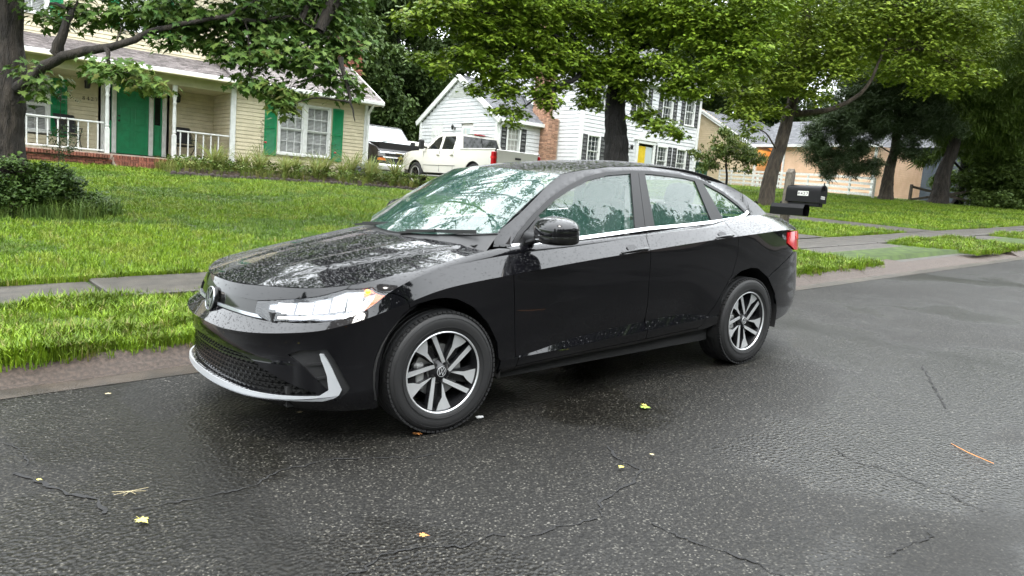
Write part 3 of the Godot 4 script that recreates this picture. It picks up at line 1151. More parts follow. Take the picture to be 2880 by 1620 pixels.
	for sx in [1.16, 2.51]:
		var sd := MB.new()
		sd.box(Vector3(sx, 1.98, -21.0), Vector3(0.25, 0.92, 0.04))
		for q in [[0.0, 3.50, 0.25, 0.12], [-0.105, 2.95, 0.04, 1.05], [0.105, 2.95, 0.04, 1.05]]:
			sd.box(Vector3(sx + q[0], q[1], -20.998), Vector3(q[2], q[3], 0.04))
		sd.cbox(Vector3(sx, 1.98, -20.975), Vector3(0.14, 0.6, 0.016), 0.012)
		var so := put("sidelight", sd, M.green_paint, h)
		var gl := MB.new()
		gl.quad(Vector3(sx - 0.09, 2.44, -21.0), Vector3(sx + 0.09, 2.44, -21.0), Vector3(sx + 0.09, 3.45, -21.0), Vector3(sx - 0.09, 3.45, -21.0))
		put("pane", gl, M.tinted_glass, so)
	# house number
	for k in 4:
		var tm := TextMesh.new()
		tm.text = "8427"[k]
		var f := SystemFont.new()
		f.font_names = PackedStringArray(["Droid Serif"])
		tm.font = f
		tm.font_size = 32
		tm.pixel_size = 0.0042
		tm.depth = 0.012
		var o := put_mesh("house_number", tm, M.black_metal, h)
		o.position = Vector3(0.53 + k * 0.107, 2.98, -20.972)
		o.rotation.z = [0.0, 0.05, -0.04, 0.06][k]
	wall_lantern(h, Vector3(0.60, 3.36, -20.98), Vector3.BACK)
	wall_lantern(h, Vector3(3.05, 3.30, -20.98), Vector3.BACK)
	# porch floor, bricks, steps
	var fl := MB.new()
	fl.box(Vector3(-1.45, 1.25, -20.1), Vector3(11.1, 0.42, 1.72))
	put("porch_floor", fl, M.mortar, h)
	var pb := Node3D.new()
	pb.name = "porch_front"
	h.add_child(pb)
	var rr := RandomNumberGenerator.new()
	rr.seed = 9
	var bricks := [M.brick_red_0, M.brick_red_1, M.brick_red_2]
	var bk := MB.new()
	bk.box(Vector3(-1.7, 1.2, -19.24), Vector3(5.6, 0.36, 0.04))
	put("mortar_bed", bk, M.mortar, pb)
	for row in 4:
		var x := -2.9 + (0.1 if row % 2 else 0.0)
		while x < 0.95:
			brick(pb, Vector3(x, 1.055 + row * 0.068, -19.20), Vector3(0.195, 0.058, 0.09), Basis.IDENTITY, bricks[rr.randi() % 3])
			x += 0.206
	var x := -2.9
	while x < 4.1:
		if x < 0.9 or x > 2.5:
			brick(pb, Vector3(x, 1.372, -19.17), Vector3(0.058, 0.10, 0.20), Basis.IDENTITY, bricks[rr.randi() % 3])
		x += 0.068
	var steps := Node3D.new()
	steps.name = "porch_steps"
	h.add_child(steps)
	for s in 2:
		var y := 1.40 - s * 0.17
		var z := -19.02 + s * 0.30
		var sb := MB.new()
		sb.box(Vector3(1.72, y - 0.22, z - 0.13), Vector3(1.56, 0.36, 0.30))
		put("mortar_bed", sb, M.mortar, steps)
		x = 0.98
		while x < 2.5:
			brick(steps, Vector3(x, y - 0.03, z - 0.06), Vector3(0.058, 0.10, 0.22), Basis.IDENTITY, bricks[rr.randi() % 3])
			x += 0.068
		x = 1.04
		while x < 2.45:
			brick(steps, Vector3(x, y - 0.115, z + 0.01), Vector3(0.195, 0.058, 0.09), Basis.IDENTITY, bricks[rr.randi() % 3])
			x += 0.206
	for px in [0.83, 2.56, -2.9]:
		turned_post(h, Vector3(px, 1.42, -19.33), 2.14)
	railing(h, -2.8, 0.76, -19.33, 1.52, 2.27, 0.235)
	railing(h, 2.63, 4.12, -19.33, 1.52, 2.27, 0.215)
	patio_chair(Vector3(0.05, 1.46, -20.45), 0.25, "folding dark mesh patio chair below the house number by the green shutter")
	patio_chair(Vector3(3.15, 1.46, -20.45), 0.15, "folding dark mesh patio chair beside the corner right of the green door")
	# chimney
	var ch := Node3D.new()
	ch.name = "chimney"
	h.add_child(ch)
	var cm := MB.new()
	cm.box(Vector3(9.10, 3.8, -22.2), Vector3(0.72, 5.1, 1.24))
	put("mortar_bed", cm, M.mortar, ch)
	var row := 0
	while row < 49:
		var y := 3.0 + row * 0.068
		var off := 0.1 if row % 2 else 0.0
		for k in 4:
			var bx := 8.83 + k * 0.205 + off * 0.5 - 0.04
			if bx < 9.5:
				brick(ch, Vector3(bx, y, -21.57), Vector3(0.195, 0.058, 0.05), Basis.IDENTITY, bricks[rr.randi() % 3])
		if y > 4.6:
			for k in 6:
				brick(ch, Vector3(8.735, y, -21.68 - k * 0.206 - off * 0.5), Vector3(0.05, 0.058, 0.195), Basis.IDENTITY, bricks[rr.randi() % 3])
		row += 1
	var cap := MB.new()
	cap.cbox(Vector3(9.10, 6.40, -22.2), Vector3(0.90, 0.10, 1.42), 0.02)
	put("chimney_cap", cap, M.kerb_concrete, ch)

func white_house() -> void:
	var h := thing("white_house", "white clapboard house with black shutters, yellow door and tall brick chimney", "house")
	var R := Vector3.RIGHT
	var sm: Material = M.siding_white
	var lap := 0.196
	var gy := 2.2
	# street front z = -24
	var ops := [[0.55, 1.35, 0.75, 2.35], [4.15, 5.75, 0.0, 2.4]]
	for wx in [5.95, 7.65]:
		ops.append([wx, wx + 0.78, 0.75, 2.3])
	for wx in [3.9, 6.05, 8.0, 0.8]:
		ops.append([wx, wx + 0.76, 3.70, 5.25])
	lap_wall(h, Vector3(23.1, gy, -24.0), R, 9.2, 5.55, lap, sm, ops, null, 0.03)
	# left gable end of the main block
	lap_wall(h, Vector3(23.1, gy, -31.5), Vector3(0, 0, 1), 7.5, 5.5, lap, sm, [], null, 0.03)
	lap_wall(h, Vector3(23.1, gy + 5.5, -31.5), Vector3(0, 0, 1), 7.5, 2.8, lap, sm, [], func(y: float) -> Array: return [y * 1.34, 7.5 - y * 1.34], 0.022)
	# wing: gable wall and street wall
	lap_wall(h, Vector3(19.54, 2.0, -33.4), Vector3(0, 0, 1), 7.1, 2.85, lap, sm, [[1.05, 2.2, 0.0, 2.75], [3.97, 5.05, 0.0, 2.68]], null, 0.03)
	lap_wall(h, Vector3(19.54, 4.85, -33.4), Vector3(0, 0, 1), 7.1, 2.25, lap, sm, [], func(y: float) -> Array: return [y * 1.58, 7.1 - y * 1.58], 0.022)
	lap_wall(h, Vector3(19.54, 2.0, -26.3), R, 3.6, 2.85, lap, sm, [[0.70, 1.42, 1.40, 2.55]], null, 0.03)
	room(h, Vector3(23.15, gy, -24.0), R, 9.1, 2.7, 6.5)
	room(h, Vector3(23.15, gy + 2.75, -24.0), R, 9.1, 2.75, 6.5)
	room(h, Vector3(19.6, 2.0, -26.3), R, 3.4, 2.8, 6.5)
	# wing doors and lamp
	var dn := Vector3(-1, 0, 0)
	var d1 := MB.new()
	d1.box(Vector3(19.55, 3.38, -31.78), Vector3(0.06, 2.72, 1.10))
	var dr := put("side_door", d1, M.trim_white, h)
	for k in 6:
		var pn := MB.new()
		pn.cbox(Vector3(19.51, [2.5, 3.4, 4.3][k / 2], -32.05 + (k % 2) * 0.5), Vector3(0.03, 0.62 if k < 4 else 0.36, 0.34), 0.012)
		put("door_panel", pn, M.trim_white, dr)
	var d2 := MB.new()
	d2.box(Vector3(19.55, 3.3, -28.89), Vector3(0.06, 2.6, 1.04))
	var dr2 := put("side_door", d2, M.trim_white, h)
	var pn2 := MB.new()
	pn2.box(Vector3(19.51, 4.05, -28.89), Vector3(0.02, 0.85, 0.58))
	put("pane", pn2, M.pale_glass, dr2)
	pn2 = MB.new()
	pn2.box(Vector3(19.505, 4.02, -28.97), Vector3(0.02, 0.8, 0.16))
	put("curtain", pn2, M.curtain, dr2)
	wall_lantern(h, Vector3(19.5, 4.5, -30.0), dn)
	# corner boards, frieze, rakes
	for q in [[19.52, -26.28, 2.0, 4.9], [19.52, -33.4, 2.0, 4.9], [23.08, -23.98, 2.2, 7.75], [32.3, -23.98, 2.2, 7.75]]:
		var cb := MB.new()
		cb.box(Vector3(q[0], (q[2] + q[3]) / 2, q[1]), Vector3(0.16, q[3] - q[2], 0.16))
		put("corner_board", cb, M.trim_white, h)
	var tr := MB.new()
	tr.bar(Vector3(19.42, 4.80, -25.95), Vector3(19.42, 7.18, -29.85), 0.10, 0.26)
	tr.bar(Vector3(19.42, 4.80, -33.8), Vector3(19.42, 7.18, -29.85), 0.10, 0.26)
	tr.bar(Vector3(23.0, 7.62, -23.7), Vector3(23.0, 10.5, -27.75), 0.10, 0.28)
	tr.bar(Vector3(23.0, 7.62, -31.8), Vector3(23.0, 10.5, -27.75), 0.10, 0.28)
	tr.box(Vector3(27.8, 7.72, -23.72), Vector3(9.9, 0.2, 0.10))
	tr.box(Vector3(27.8, 7.64, -23.86), Vector3(9.9, 0.03, 0.4))
	tr.box(Vector3(21.3, 4.86, -25.98), Vector3(3.6, 0.16, 0.10))
	tr.box(Vector3(21.3, 4.78, -26.15), Vector3(3.6, 0.03, 0.4))
	put("eave_trim", tr, M.trim_white, h)
	# louvred attic vent
	var av := MB.new()
	for k in 7:
		var y := 6.15 + k * 0.105
		var hw := maxf(0.02, 0.95 - k * 0.14)
		av.box(Vector3(19.50, y, -29.85), Vector3(0.02, 0.085, hw * 2), Basis(Vector3.BACK, 0.35))
	put("attic_vent", av, M.trim_white, h)
	downspout(h, Vector3(19.62, 4.72, -26.2), Vector3(19.62, 2.0, -26.2))
	# roofs
	var mats := [M.shingle_grey_0, M.shingle_grey_1, M.shingle_grey_2]
	shingle_roof(h, Vector3(19.4, 4.92, -25.95), R, Vector3(0, 0.59, -1.0).normalized(), 3.7, 4.6, 0.15, mats, 13)
	shingle_roof(h, Vector3(23.1, 4.92, -33.75), Vector3(-1, 0, 0), Vector3(0, 0.59, 1.0).normalized(), 3.7, 4.6, 0.15, mats, 14)
	shingle_roof(h, Vector3(22.95, 7.82, -23.65), R, Vector3(0, 0.70, -1.0).normalized(), 9.7, 5.0, 0.15, mats, 15)
	shingle_roof(h, Vector3(32.65, 7.82, -31.85), Vector3(-1, 0, 0), Vector3(0, 0.70, 1.0).normalized(), 9.7, 5.0, 0.15, mats, 16)
	# windows and shutters
	sash_window(h, Vector3(20.24, 3.40, -26.3), R, 0.72, 1.15, 3, 2, false, 0.1, "curtain")
	shutter(h, Vector3(19.80, 3.35, -26.3), R, 0.33, 1.22, M.shutter_dark)
	shutter(h, Vector3(21.08, 3.35, -26.3), R, 0.33, 1.22, M.shutter_dark)
	sash_window(h, Vector3(23.65, gy + 0.78, -24.0), R, 0.78, 1.52, 3, 3, false, 0.07)
	shutter(h, Vector3(23.20, gy + 0.72, -24.0), R, 0.36, 1.62, M.shutter_dark)
	shutter(h, Vector3(24.54, gy + 0.72, -24.0), R, 0.36, 1.62, M.shutter_dark)
	for wx in [29.05, 30.73]:
		sash_window(h, Vector3(wx, gy + 0.78, -24.0), R, 0.74, 1.50, 3, 3, false, 0.07)
		shutter(h, Vector3(wx - 0.42, gy + 0.72, -24.0), R, 0.32, 1.62, M.shutter_dark)
		shutter(h, Vector3(wx + 0.84, gy + 0.72, -24.0), R, 0.32, 1.62, M.shutter_dark)
	for wx in [23.9, 27.0, 29.15, 31.1]:
		sash_window(h, Vector3(wx, 5.93, -24.0), R, 0.74, 1.48, 3, 2, false, 0.07)
		shutter(h, Vector3(wx - 0.42, 5.86, -24.0), R, 0.32, 1.60, M.shutter_dark)
		shutter(h, Vector3(wx + 0.84, 5.86, -24.0), R, 0.32, 1.60, M.shutter_dark)
	# entrance: yellow door with storm door, casing and pediment
	var fd := MB.new()
	fd.box(Vector3(27.72, gy + 1.1, -24.02), Vector3(0.62, 2.15, 0.06))
	put("front_door", fd, M.yellow_paint, h)
	fd = MB.new()
	fd.box(Vector3(28.30, gy + 1.1, -24.0), Vector3(0.54, 2.15, 0.04))
	put("storm_door", fd, M.pale_glass, h)
	fd = MB.new()
	for cx in [27.30, 28.68]:
		fd.cbox(Vector3(cx, gy + 1.15, -23.95), Vector3(0.16, 2.35, 0.10), 0.01)
	fd.cbox(Vector3(28.0, gy + 2.38, -23.95), Vector3(1.56, 0.16, 0.12), 0.01)
	fd.prism(pv([-0.95, 0, 0.95, 0, 0, 0.48]), 0.12, Vector3(27.99, gy + 2.48, -23.86))
	put("door_casing", fd, M.trim_white, h)
	wall_lantern(h, Vector3(26.75, gy + 2.0, -23.98), Vector3.BACK)
	# chimney on the gable end: broad foot, narrower stack
	var ch := Node3D.new()
	ch.name = "chimney"
	h.add_child(ch)
	var mb := MB.new()
	mb.box(Vector3(22.72, 3.7, -26.4), Vector3(0.72, 3.1, 1.52))
	mb.box(Vector3(22.78, 8.0, -26.72), Vector3(0.60, 5.6, 0.88))
	put("mortar_bed", mb, M.mortar, ch)
	var rr := RandomNumberGenerator.new()
	rr.seed = 31
	var parts := [MB.new(), MB.new(), MB.new()]
	for row in 112:
		var y := 2.2 + row * 0.076
		var low := y < 5.25
		var off := 0.105 if row % 2 else 0.0
		var z0 := -25.64 if low else -26.30
		var z1 := -27.16
		var z := z0 - off * 0.5
		while z > z1 + 0.02:
			parts[rr.randi() % 3].box(Vector3(22.35 if low else 22.47, y, z - 0.1), Vector3(0.05, 0.062, 0.198))
			z -= 0.21
		var bx := 22.44 if low else 22.56
		while bx < 23.0:
			parts[rr.randi() % 3].box(Vector3(bx, y, z0 + 0.01), Vector3(0.198, 0.062, 0.05))
			bx += 0.21
	for k in 3:
		put("brickwork", parts[k], M["brick_tan_%d" % k], ch).set_meta("kind", "stuff")

func peach_house() -> void:
	var h := thing("peach_house", "peach and tan sided house with lit porch behind white rail fence", "house")
	var D := Vector3(0, 0, 1)
	var gy := 2.6
	lap_wall(h, Vector3(46.0, gy, -26.7), D, 6.7, 3.65, 0.15, M.siding_peach)
	lap_wall(h, Vector3(46.0, gy, -20.0), Vector3(1, 0, 0), 7.0, 3.65, 0.15, M.siding_peach)
	lap_wall(h, Vector3(47.6, gy, -29.2), D, 2.6, 3.65, 0.15, M.siding_peach)
	lap_wall(h, Vector3(45.6, gy, -39.5), D, 10.4, 3.6, 0.15, M.siding_tan, [[4.2, 5.7, 1.9, 3.2]])
	lap_wall(h, Vector3(45.6, gy + 3.6, -39.5), D, 10.4, 3.0, 0.15, M.siding_tan, [], func(y: float) -> Array: return [y * 1.73, 10.4 - y * 1.73])
	lap_wall(h, Vector3(45.6, gy, -29.1), Vector3(1, 0, 0), 2.2, 3.6, 0.15, M.siding_tan)
	room(h, Vector3(46.0, gy, -26.7), D, 6.6, 3.65, 7.0)
	room(h, Vector3(45.6, gy, -39.5), D, 10.4, 3.6, 7.0)
	var mats := [M.shingle_grey_0, M.shingle_grey_1, M.shingle_grey_2]
	shingle_roof(h, Vector3(45.5, 6.28, -29.9), D, Vector3(1, 0.5, 0).normalized(), 10.4, 4.9, 0.2, mats, 21)
	shingle_roof(h, Vector3(45.3, 6.0, -28.75), Vector3(1, 0, 0), Vector3(0, 0.55, -1).normalized(), 9.0, 6.4, 0.2, mats, 22)
	var tr := MB.new()
	tr.box(Vector3(45.5, 6.22, -24.7), Vector3(0.12, 0.18, 10.4))
	tr.bar(Vector3(45.35, 5.95, -28.7), Vector3(45.35, 9.0, -34.2), 0.1, 0.26)
	for z in [-26.68, -29.12, -20.05]:
		tr.box(Vector3(45.95, 4.4, z), Vector3(0.14, 3.6, 0.14))
	tr.box(Vector3(45.95, 4.0, -29.0), Vector3(0.2, 3.0, 0.2))
	put("eave_trim", tr, M.trim_white, h)
	sash_window(h, Vector3(45.6, gy + 1.95, -35.2), D, 1.3, 1.2, 1, 1, false, 0.12, "curtain")
	var dk := MB.new()
	dk.box(Vector3(47.56, 3.9, -28.3), Vector3(0.06, 2.1, 0.9))
	put("front_door", dk, M.rail_wood, h)
	dk = MB.new()
	dk.box(Vector3(46.8, 2.9, -27.95), Vector3(1.7, 0.5, 2.5))
	put("porch_floor", dk, M.mortar, h)
	var rl := Node3D.new()
	rl.name = "railing"
	h.add_child(rl)
	var one := MB.new()
	one.box(Vector3.ZERO, Vector3(0.05, 0.9, 0.06))
	var bm := one.mesh()
	for k in 14:
		put_mesh("baluster", bm, M.trim_white, rl).position = Vector3(45.98, 3.65, -29.1 + k * 0.18)
	one = MB.new()
	one.box(Vector3(45.98, 4.13, -27.9), Vector3(0.09, 0.06, 2.5))
	put("top_rail", one, M.trim_white, rl)
	var bulb := MB.new()
	bulb.lathe(PackedVector2Array([Vector2(0.0001, -0.12), Vector2(0.09, -0.06), Vector2(0.10, 0.02), Vector2(0.06, 0.08), Vector2(0.0001, 0.09)]), 12, Vector3(46.7, 5.85, -27.9))
	put("porch_lamp", bulb, M.bulb_glow, h)
	var om := OmniLight3D.new()
	om.name = "porch_light"
	om.light_color = Color(1.0, 0.72, 0.42)
	om.light_energy = 0.7
	om.omni_range = 14.0
	om.omni_attenuation = 2.0
	om.light_size = 0.1
	om.shadow_enabled = true
	h.add_child(om)
	om.position = Vector3(46.7, 5.85, -27.9)
	# flag on a short staff by the porch
	var fg := thing("porch_flag", "small yellow and purple flag hanging from a staff on the peach porch", "flag", Vector3(45.9, 5.2, -27.3))
	var st := MB.new()
	st.tube(PackedVector3Array([Vector3(0.1, -0.3, 0), Vector3(-0.55, 0.5, 0.25)]), PackedFloat32Array([0.015, 0.015]), 6)
	put("staff", st, M.rail_wood, fg)
	for k in 3:
		var cl := MB.new()
		cl.sheet(func(s: float, t: float) -> Vector3: return Vector3(-0.5 + s * 0.42 + 0.05 * sin(t * 6.0), 0.38 - s * 0.42 - (t + k) * 0.36, 0.22 - s * 0.2 + 0.06 * sin(t * 7.0 + k)), 4, 6)
		put("cloth", cl, [M.decal_white, M.flag_yellow, M.flag_purple][k], fg)
	# dark slate-blue shed or house side beyond
	var b := thing("slate_house", "dark slate-blue sided house wall behind the leaning trees", "house")
	lap_wall(b, Vector3(56.0, 2.6, -27.5), D, 9.0, 4.6, 0.16, M.siding_slate)
	lap_wall(b, Vector3(56.0, 2.6, -18.5), Vector3(1, 0, 0), 8.0, 4.6, 0.3, M.siding_slate)
	shingle_roof(b, Vector3(55.6, 7.1, -28.0), D, Vector3(1, 0.6, 0).normalized(), 10.0, 5.0, 0.25, mats, 23)
# ---------------------------------------------------------------- trees
const MAPLE_TRUNK := [-2.42, 0.40, -9.12, -2.40, 1.23, -9.24, -2.37, 1.89, -9.32, -2.33, 2.37, -9.37, -2.34, 2.87, -9.45, -2.30, 3.42, -9.51, -2.27, 4.30, -9.62, -2.18, 5.40, -9.73]
const MAPLE_LIMBS := [
	[-2.32, 2.07, -9.31, -2.16, 2.22, -9.01, -1.98, 2.46, -8.70, -1.76, 2.62, -8.42, -1.54, 2.70, -8.13, -1.30, 2.76, -7.81, -1.04, 2.91, -7.62, -0.74, 3.09, -7.52, -0.38, 3.22, -7.38, -0.01, 3.35, -7.23, 0.28, 3.53, -7.16, 0.57, 3.78, -7.09],
	[-1.84, 2.64, -8.55, -1.79, 2.85, -8.48, -1.72, 3.11, -8.46, -1.67, 3.28, -8.45, -1.88, 3.36, -8.77],
	[-1.34, 2.76, -7.83, -1.34, 2.57, -7.67, -1.32, 2.38, -7.63],
	[-0.01, 3.36, -7.24, 0.52, 3.40, -7.20, 0.90, 3.52, -7.03, 1.29, 3.38, -6.82],
	[1.48, 2.99, -6.47, 1.55, 2.60, -6.36, 1.59, 2.34, -6.28, 1.63, 2.08, -6.21],
]
const MAPLE_LEAVES := [-2.03, 2.37, -8.73, 0.32, 0.19, 60, -2.06, 2.11, -8.59, 0.17, 0.09, 25, -1.46, 2.51, -7.76, 0.25, 0.12, 60, -1.13, 2.37, -7.34, 0.35, 0.18, 130, -0.92, 2.27, -7.02, 0.22, 0.1, 50, -1.9, 3.18, -9.02, 0.42, 0.18, 90, -1.48, 3.27, -8.55, 0.43, 0.2, 120, -1.04, 3.25, -8.19, 0.43, 0.22, 190, -0.54, 3.34, -7.93, 0.5, 0.26, 330, -0.55, 2.97, -7.61, 0.28, 0.13, 80, 0.03, 3.35, -7.72, 0.58, 0.31, 420, 0.63, 3.44, -7.51, 0.64, 0.32, 450, 1.24, 3.47, -7.27, 0.65, 0.37, 480, 1.78, 3.27, -7.06, 0.38, 0.38, 300, 0.2, 2.97, -7.52, 0.45, 0.22, 220, 0.69, 2.93, -7.12, 0.51, 0.25, 300, 1.24, 2.87, -6.92, 0.52, 0.27, 330, 1.55, 2.61, -6.62, 0.32, 0.16, 130, 0.38, 2.5, -7.04, 0.24, 0.13, 90, 0.81, 2.43, -6.8, 0.29, 0.18, 140, 0.72, 2.17, -6.71, 0.15, 0.13, 60, -1.17, 3.89, -8.79, 1.12, 0.27, 500, 0.22, 4.14, -7.69, 1.34, 0.33, 900, 1.66, 4.17, -7.17, 0.7, 0.42, 450, -2.22, 3.98, -9.53, 0.88, 0.44, 350]
const YARD_TRUNK := [11.99, 2.04, -10.74, 11.99, 3.00, -10.89, 11.99, 3.76, -11.02, 12.03, 4.38, -11.08, 12.19, 5.00, -11.05, 12.41, 5.60, -10.97, 12.60, 6.31, -10.92, 12.73, 6.89, -10.91, 12.84, 7.86, -10.98, 12.89, 9.20, -11.15]
const YARD_LIMBS := [
	[12.03, 4.45, -11.09, 11.42, 4.88, -11.14, 10.76, 5.25, -11.22, 10.20, 5.61, -11.21, 9.72, 5.84, -11.25, 9.19, 6.12, -11.34, 8.72, 6.51, -11.53],
	[12.00, 4.34, -11.10, 10.90, 4.94, -11.05, 9.92, 5.30, -11.14, 9.24, 5.46, -11.20, 8.69, 5.60, -11.28, 8.13, 5.83, -11.38, 7.67, 6.01, -11.53],
	[12.07, 4.69, -11.10, 12.16, 5.35, -11.65, 12.43, 6.02, -12.06, 12.56, 6.67, -12.32, 12.62, 7.52, -12.66],
	[12.37, 4.72, -10.86, 12.39, 5.02, -10.37, 12.52, 5.26, -9.92, 12.52, 5.77, -9.61, 12.53, 6.03, -9.38, 12.60, 6.38, -8.98, 12.77, 6.85, -8.66],
	[12.35, 5.36, -10.98, 12.47, 5.54, -10.65, 12.82, 5.70, -10.13, 13.02, 5.90, -9.61, 13.29, 6.32, -9.06, 13.64, 6.68, -8.57],
	[12.52, 5.26, -9.92, 12.45, 4.96, -9.53, 12.59, 4.77, -9.12, 12.82, 4.63, -8.65],
	[12.57, 5.59, -9.53, 12.61, 5.20, -9.05, 12.61, 4.99, -8.76],
	[10.90, 4.94, -11.05, 10.33, 4.40, -10.92, 9.78, 4.11, -10.93, 9.16, 3.74, -10.99, 8.66, 3.37, -11.07],
	[9.92, 5.30, -11.14, 8.96, 5.01, -11.36, 8.02, 4.69, -11.55, 7.20, 4.50, -11.80, 6.56, 4.35, -12.04],
	[12.23, 3.60, -10.80, 12.22, 3.50, -10.27, 12.28, 3.46, -9.82, 12.47, 3.26, -9.37],
	[8.69, 5.60, -11.28, 7.53, 5.56, -11.57, 6.62, 5.53, -11.79],
]
const YARD_LEAVES := [6.45, 4.34, -12.13, 0.44, 0.2, 110, 6.77, 4.11, -11.96, 0.54, 0.17, 110, 7.36, 4.5, -11.8, 0.68, 0.24, 220, 7.88, 4.34, -11.61, 0.55, 0.21, 170, 6.7, 5.52, -11.85, 0.87, 0.3, 330, 6.13, 5.15, -12.13, 0.6, 0.3, 230, 7.07, 5.27, -11.77, 0.67, 0.27, 230, 8.03, 4.97, -11.59, 0.76, 0.21, 220, 8.27, 4.12, -11.52, 0.7, 0.24, 210, 8.81, 4.65, -11.42, 0.78, 0.28, 260, 9.3, 4.4, -11.24, 0.71, 0.25, 220, 8.2, 3.62, -11.36, 0.38, 0.1, 40, 7.74, 3.77, -11.64, 0.38, 0.14, 70, 8.6, 3.88, -11.34, 0.56, 0.18, 100, 9.22, 3.79, -11.07, 0.46, 0.14, 80, 8.45, 3.27, -11.24, 0.49, 0.14, 90, 8.52, 3.01, -11.13, 0.21, 0.1, 28, 9.53, 3.58, -10.92, 0.32, 0.18, 65, 9.76, 4.11, -11.08, 0.43, 0.22, 110, 10.05, 4.84, -11.22, 0.8, 0.33, 260, 10.61, 4.61, -11.24, 0.67, 0.37, 280, 11.26, 4.78, -11.13, 0.68, 0.38, 280, 10.83, 4.19, -10.99, 0.48, 0.22, 130, 10.96, 3.85, -10.97, 0.41, 0.22, 130, 11.63, 5.11, -10.75, 0.75, 0.38, 300, 11.69, 4.58, -10.48, 0.75, 0.34, 300, 11.99, 4.18, -10.3, 0.49, 0.3, 170, 11.98, 3.61, -9.96, 0.41, 0.22, 110, 12.24, 3.31, -9.57, 0.55, 0.2, 120, 12.5, 3.18, -9.2, 0.29, 0.18, 60, 11.76, 4.85, -10.08, 0.59, 0.29, 180, 12.12, 4.87, -9.53, 0.73, 0.36, 280, 12.22, 4.3, -9.22, 0.58, 0.25, 160, 12.43, 4.6, -8.97, 0.72, 0.29, 230, 12.56, 4.17, -8.66, 0.39, 0.18, 90, 7.92, 5.87, -11.56, 0.86, 0.27, 320, 8.98, 5.92, -11.22, 0.87, 0.28, 300, 10.63, 6.05, -11.19, 0.92, 0.37, 320, 11.94, 6.02, -11.16, 0.96, 0.46, 330, 12.21, 6.28, -9.94, 0.92, 0.44, 360, 12.59, 6.07, -9.07, 0.9, 0.43, 380, 12.72, 5.44, -8.86, 0.79, 0.36, 300, 13.2, 5.76, -8.39, 0.9, 0.54, 420, 13.24, 5.05, -8.11, 0.71, 0.36, 260, 13.59, 6.3, -7.9, 1.07, 0.53, 420, 13.49, 5.4, -7.71, 0.71, 0.42, 260, 7.67, 6.76, -11.91, 1.71, 0.68, 900, 10.23, 7.54, -11.76, 2.21, 0.81, 1100, 12.47, 7.84, -10.36, 2.24, 0.93, 1200, 13.79, 7.42, -8.18, 1.79, 0.9, 900, 11.25, 9.8, -12.59, 3.48, 1.35, 2000, 13.25, 9.83, -10.31, 2.64, 1.32, 1500]
const LEAN_TRUNK := [19.69, 1.56, -10.87, 19.87, 2.70, -10.91, 20.12, 3.60, -10.85, 20.32, 4.51, -10.83, 20.48, 5.17, -10.81, 20.62, 6.01, -10.82, 20.75, 6.73, -10.83, 20.88, 7.80, -10.90, 20.97, 9.28, -11.06, 21.07, 11.05, -11.26]
const LEAN_LIMBS := [
	[20.53, 4.76, -10.70, 20.74, 4.80, -10.28, 21.05, 4.91, -9.78, 21.41, 5.23, -9.27, 21.67, 5.70, -8.88, 21.74, 6.31, -8.65, 22.03, 7.30, -8.58, 22.22, 8.34, -8.58],
	[20.59, 5.71, -10.80, 19.75, 6.00, -11.01, 18.85, 6.15, -11.25, 18.23, 6.35, -11.53],
	[20.75, 6.73, -10.83, 20.95, 7.34, -10.24, 21.35, 7.85, -9.61],
	[20.67, 6.19, -10.81, 20.75, 6.26, -10.11, 21.05, 6.66, -9.53],
]
const LEAN_LEAVES := [17.65, 5.49, -11.61, 0.91, 0.4, 260, 18.17, 5.03, -11.11, 0.97, 0.4, 280, 18.84, 5.62, -10.91, 0.97, 0.52, 320, 19.01, 4.79, -10.65, 0.74, 0.34, 190, 19.47, 5.63, -10.41, 0.92, 0.46, 300, 20.14, 5.98, -9.91, 0.92, 0.52, 320, 20.72, 6.21, -9.47, 0.8, 0.52, 280, 20.26, 5.26, -9.7, 0.63, 0.34, 150, 18.11, 4.01, -10.74, 0.62, 0.34, 90, 17.85, 4.49, -11.15, 0.79, 0.34, 200, 19.21, 6.45, -10.75, 1.26, 0.52, 400, 20.15, 6.72, -10.02, 1.26, 0.52, 420, 20.99, 6.63, -9.32, 0.69, 0.46, 240, 18.87, 7.15, -11.14, 1.37, 0.57, 460, 19.94, 7.54, -10.32, 1.49, 0.63, 520, 21.05, 7.49, -9.4, 1.26, 0.57, 440, 21.95, 7.8, -8.72, 1.26, 0.57, 450, 22.84, 8.01, -8.03, 1.37, 0.63, 520, 23.73, 8.21, -7.33, 1.37, 0.63, 520, 24.39, 7.82, -6.73, 0.92, 0.46, 260, 22.36, 7.08, -8.53, 0.98, 0.46, 300, 23.36, 7.08, -7.84, 1.16, 0.52, 360, 24.14, 6.71, -7.27, 0.99, 0.47, 280, 24.59, 6.35, -6.85, 0.87, 0.35, 190, 25.08, 6.29, -6.44, 0.52, 0.29, 90, 22.68, 6.32, -8.28, 0.93, 0.46, 260, 23.79, 6.11, -7.6, 1.05, 0.53, 300, 19.98, 9.36, -11.23, 4.09, 1.17, 1500, 23.62, 9.73, -8.31, 3.5, 1.17, 1400]
const CEDAR_TRUNK := [34.11, 2.35, -13.52, 34.32, 3.96, -13.60, 34.54, 5.07, -13.60, 34.70, 6.76, -13.74, 34.86, 8.87, -13.94, 35.04, 11.40, -14.21]
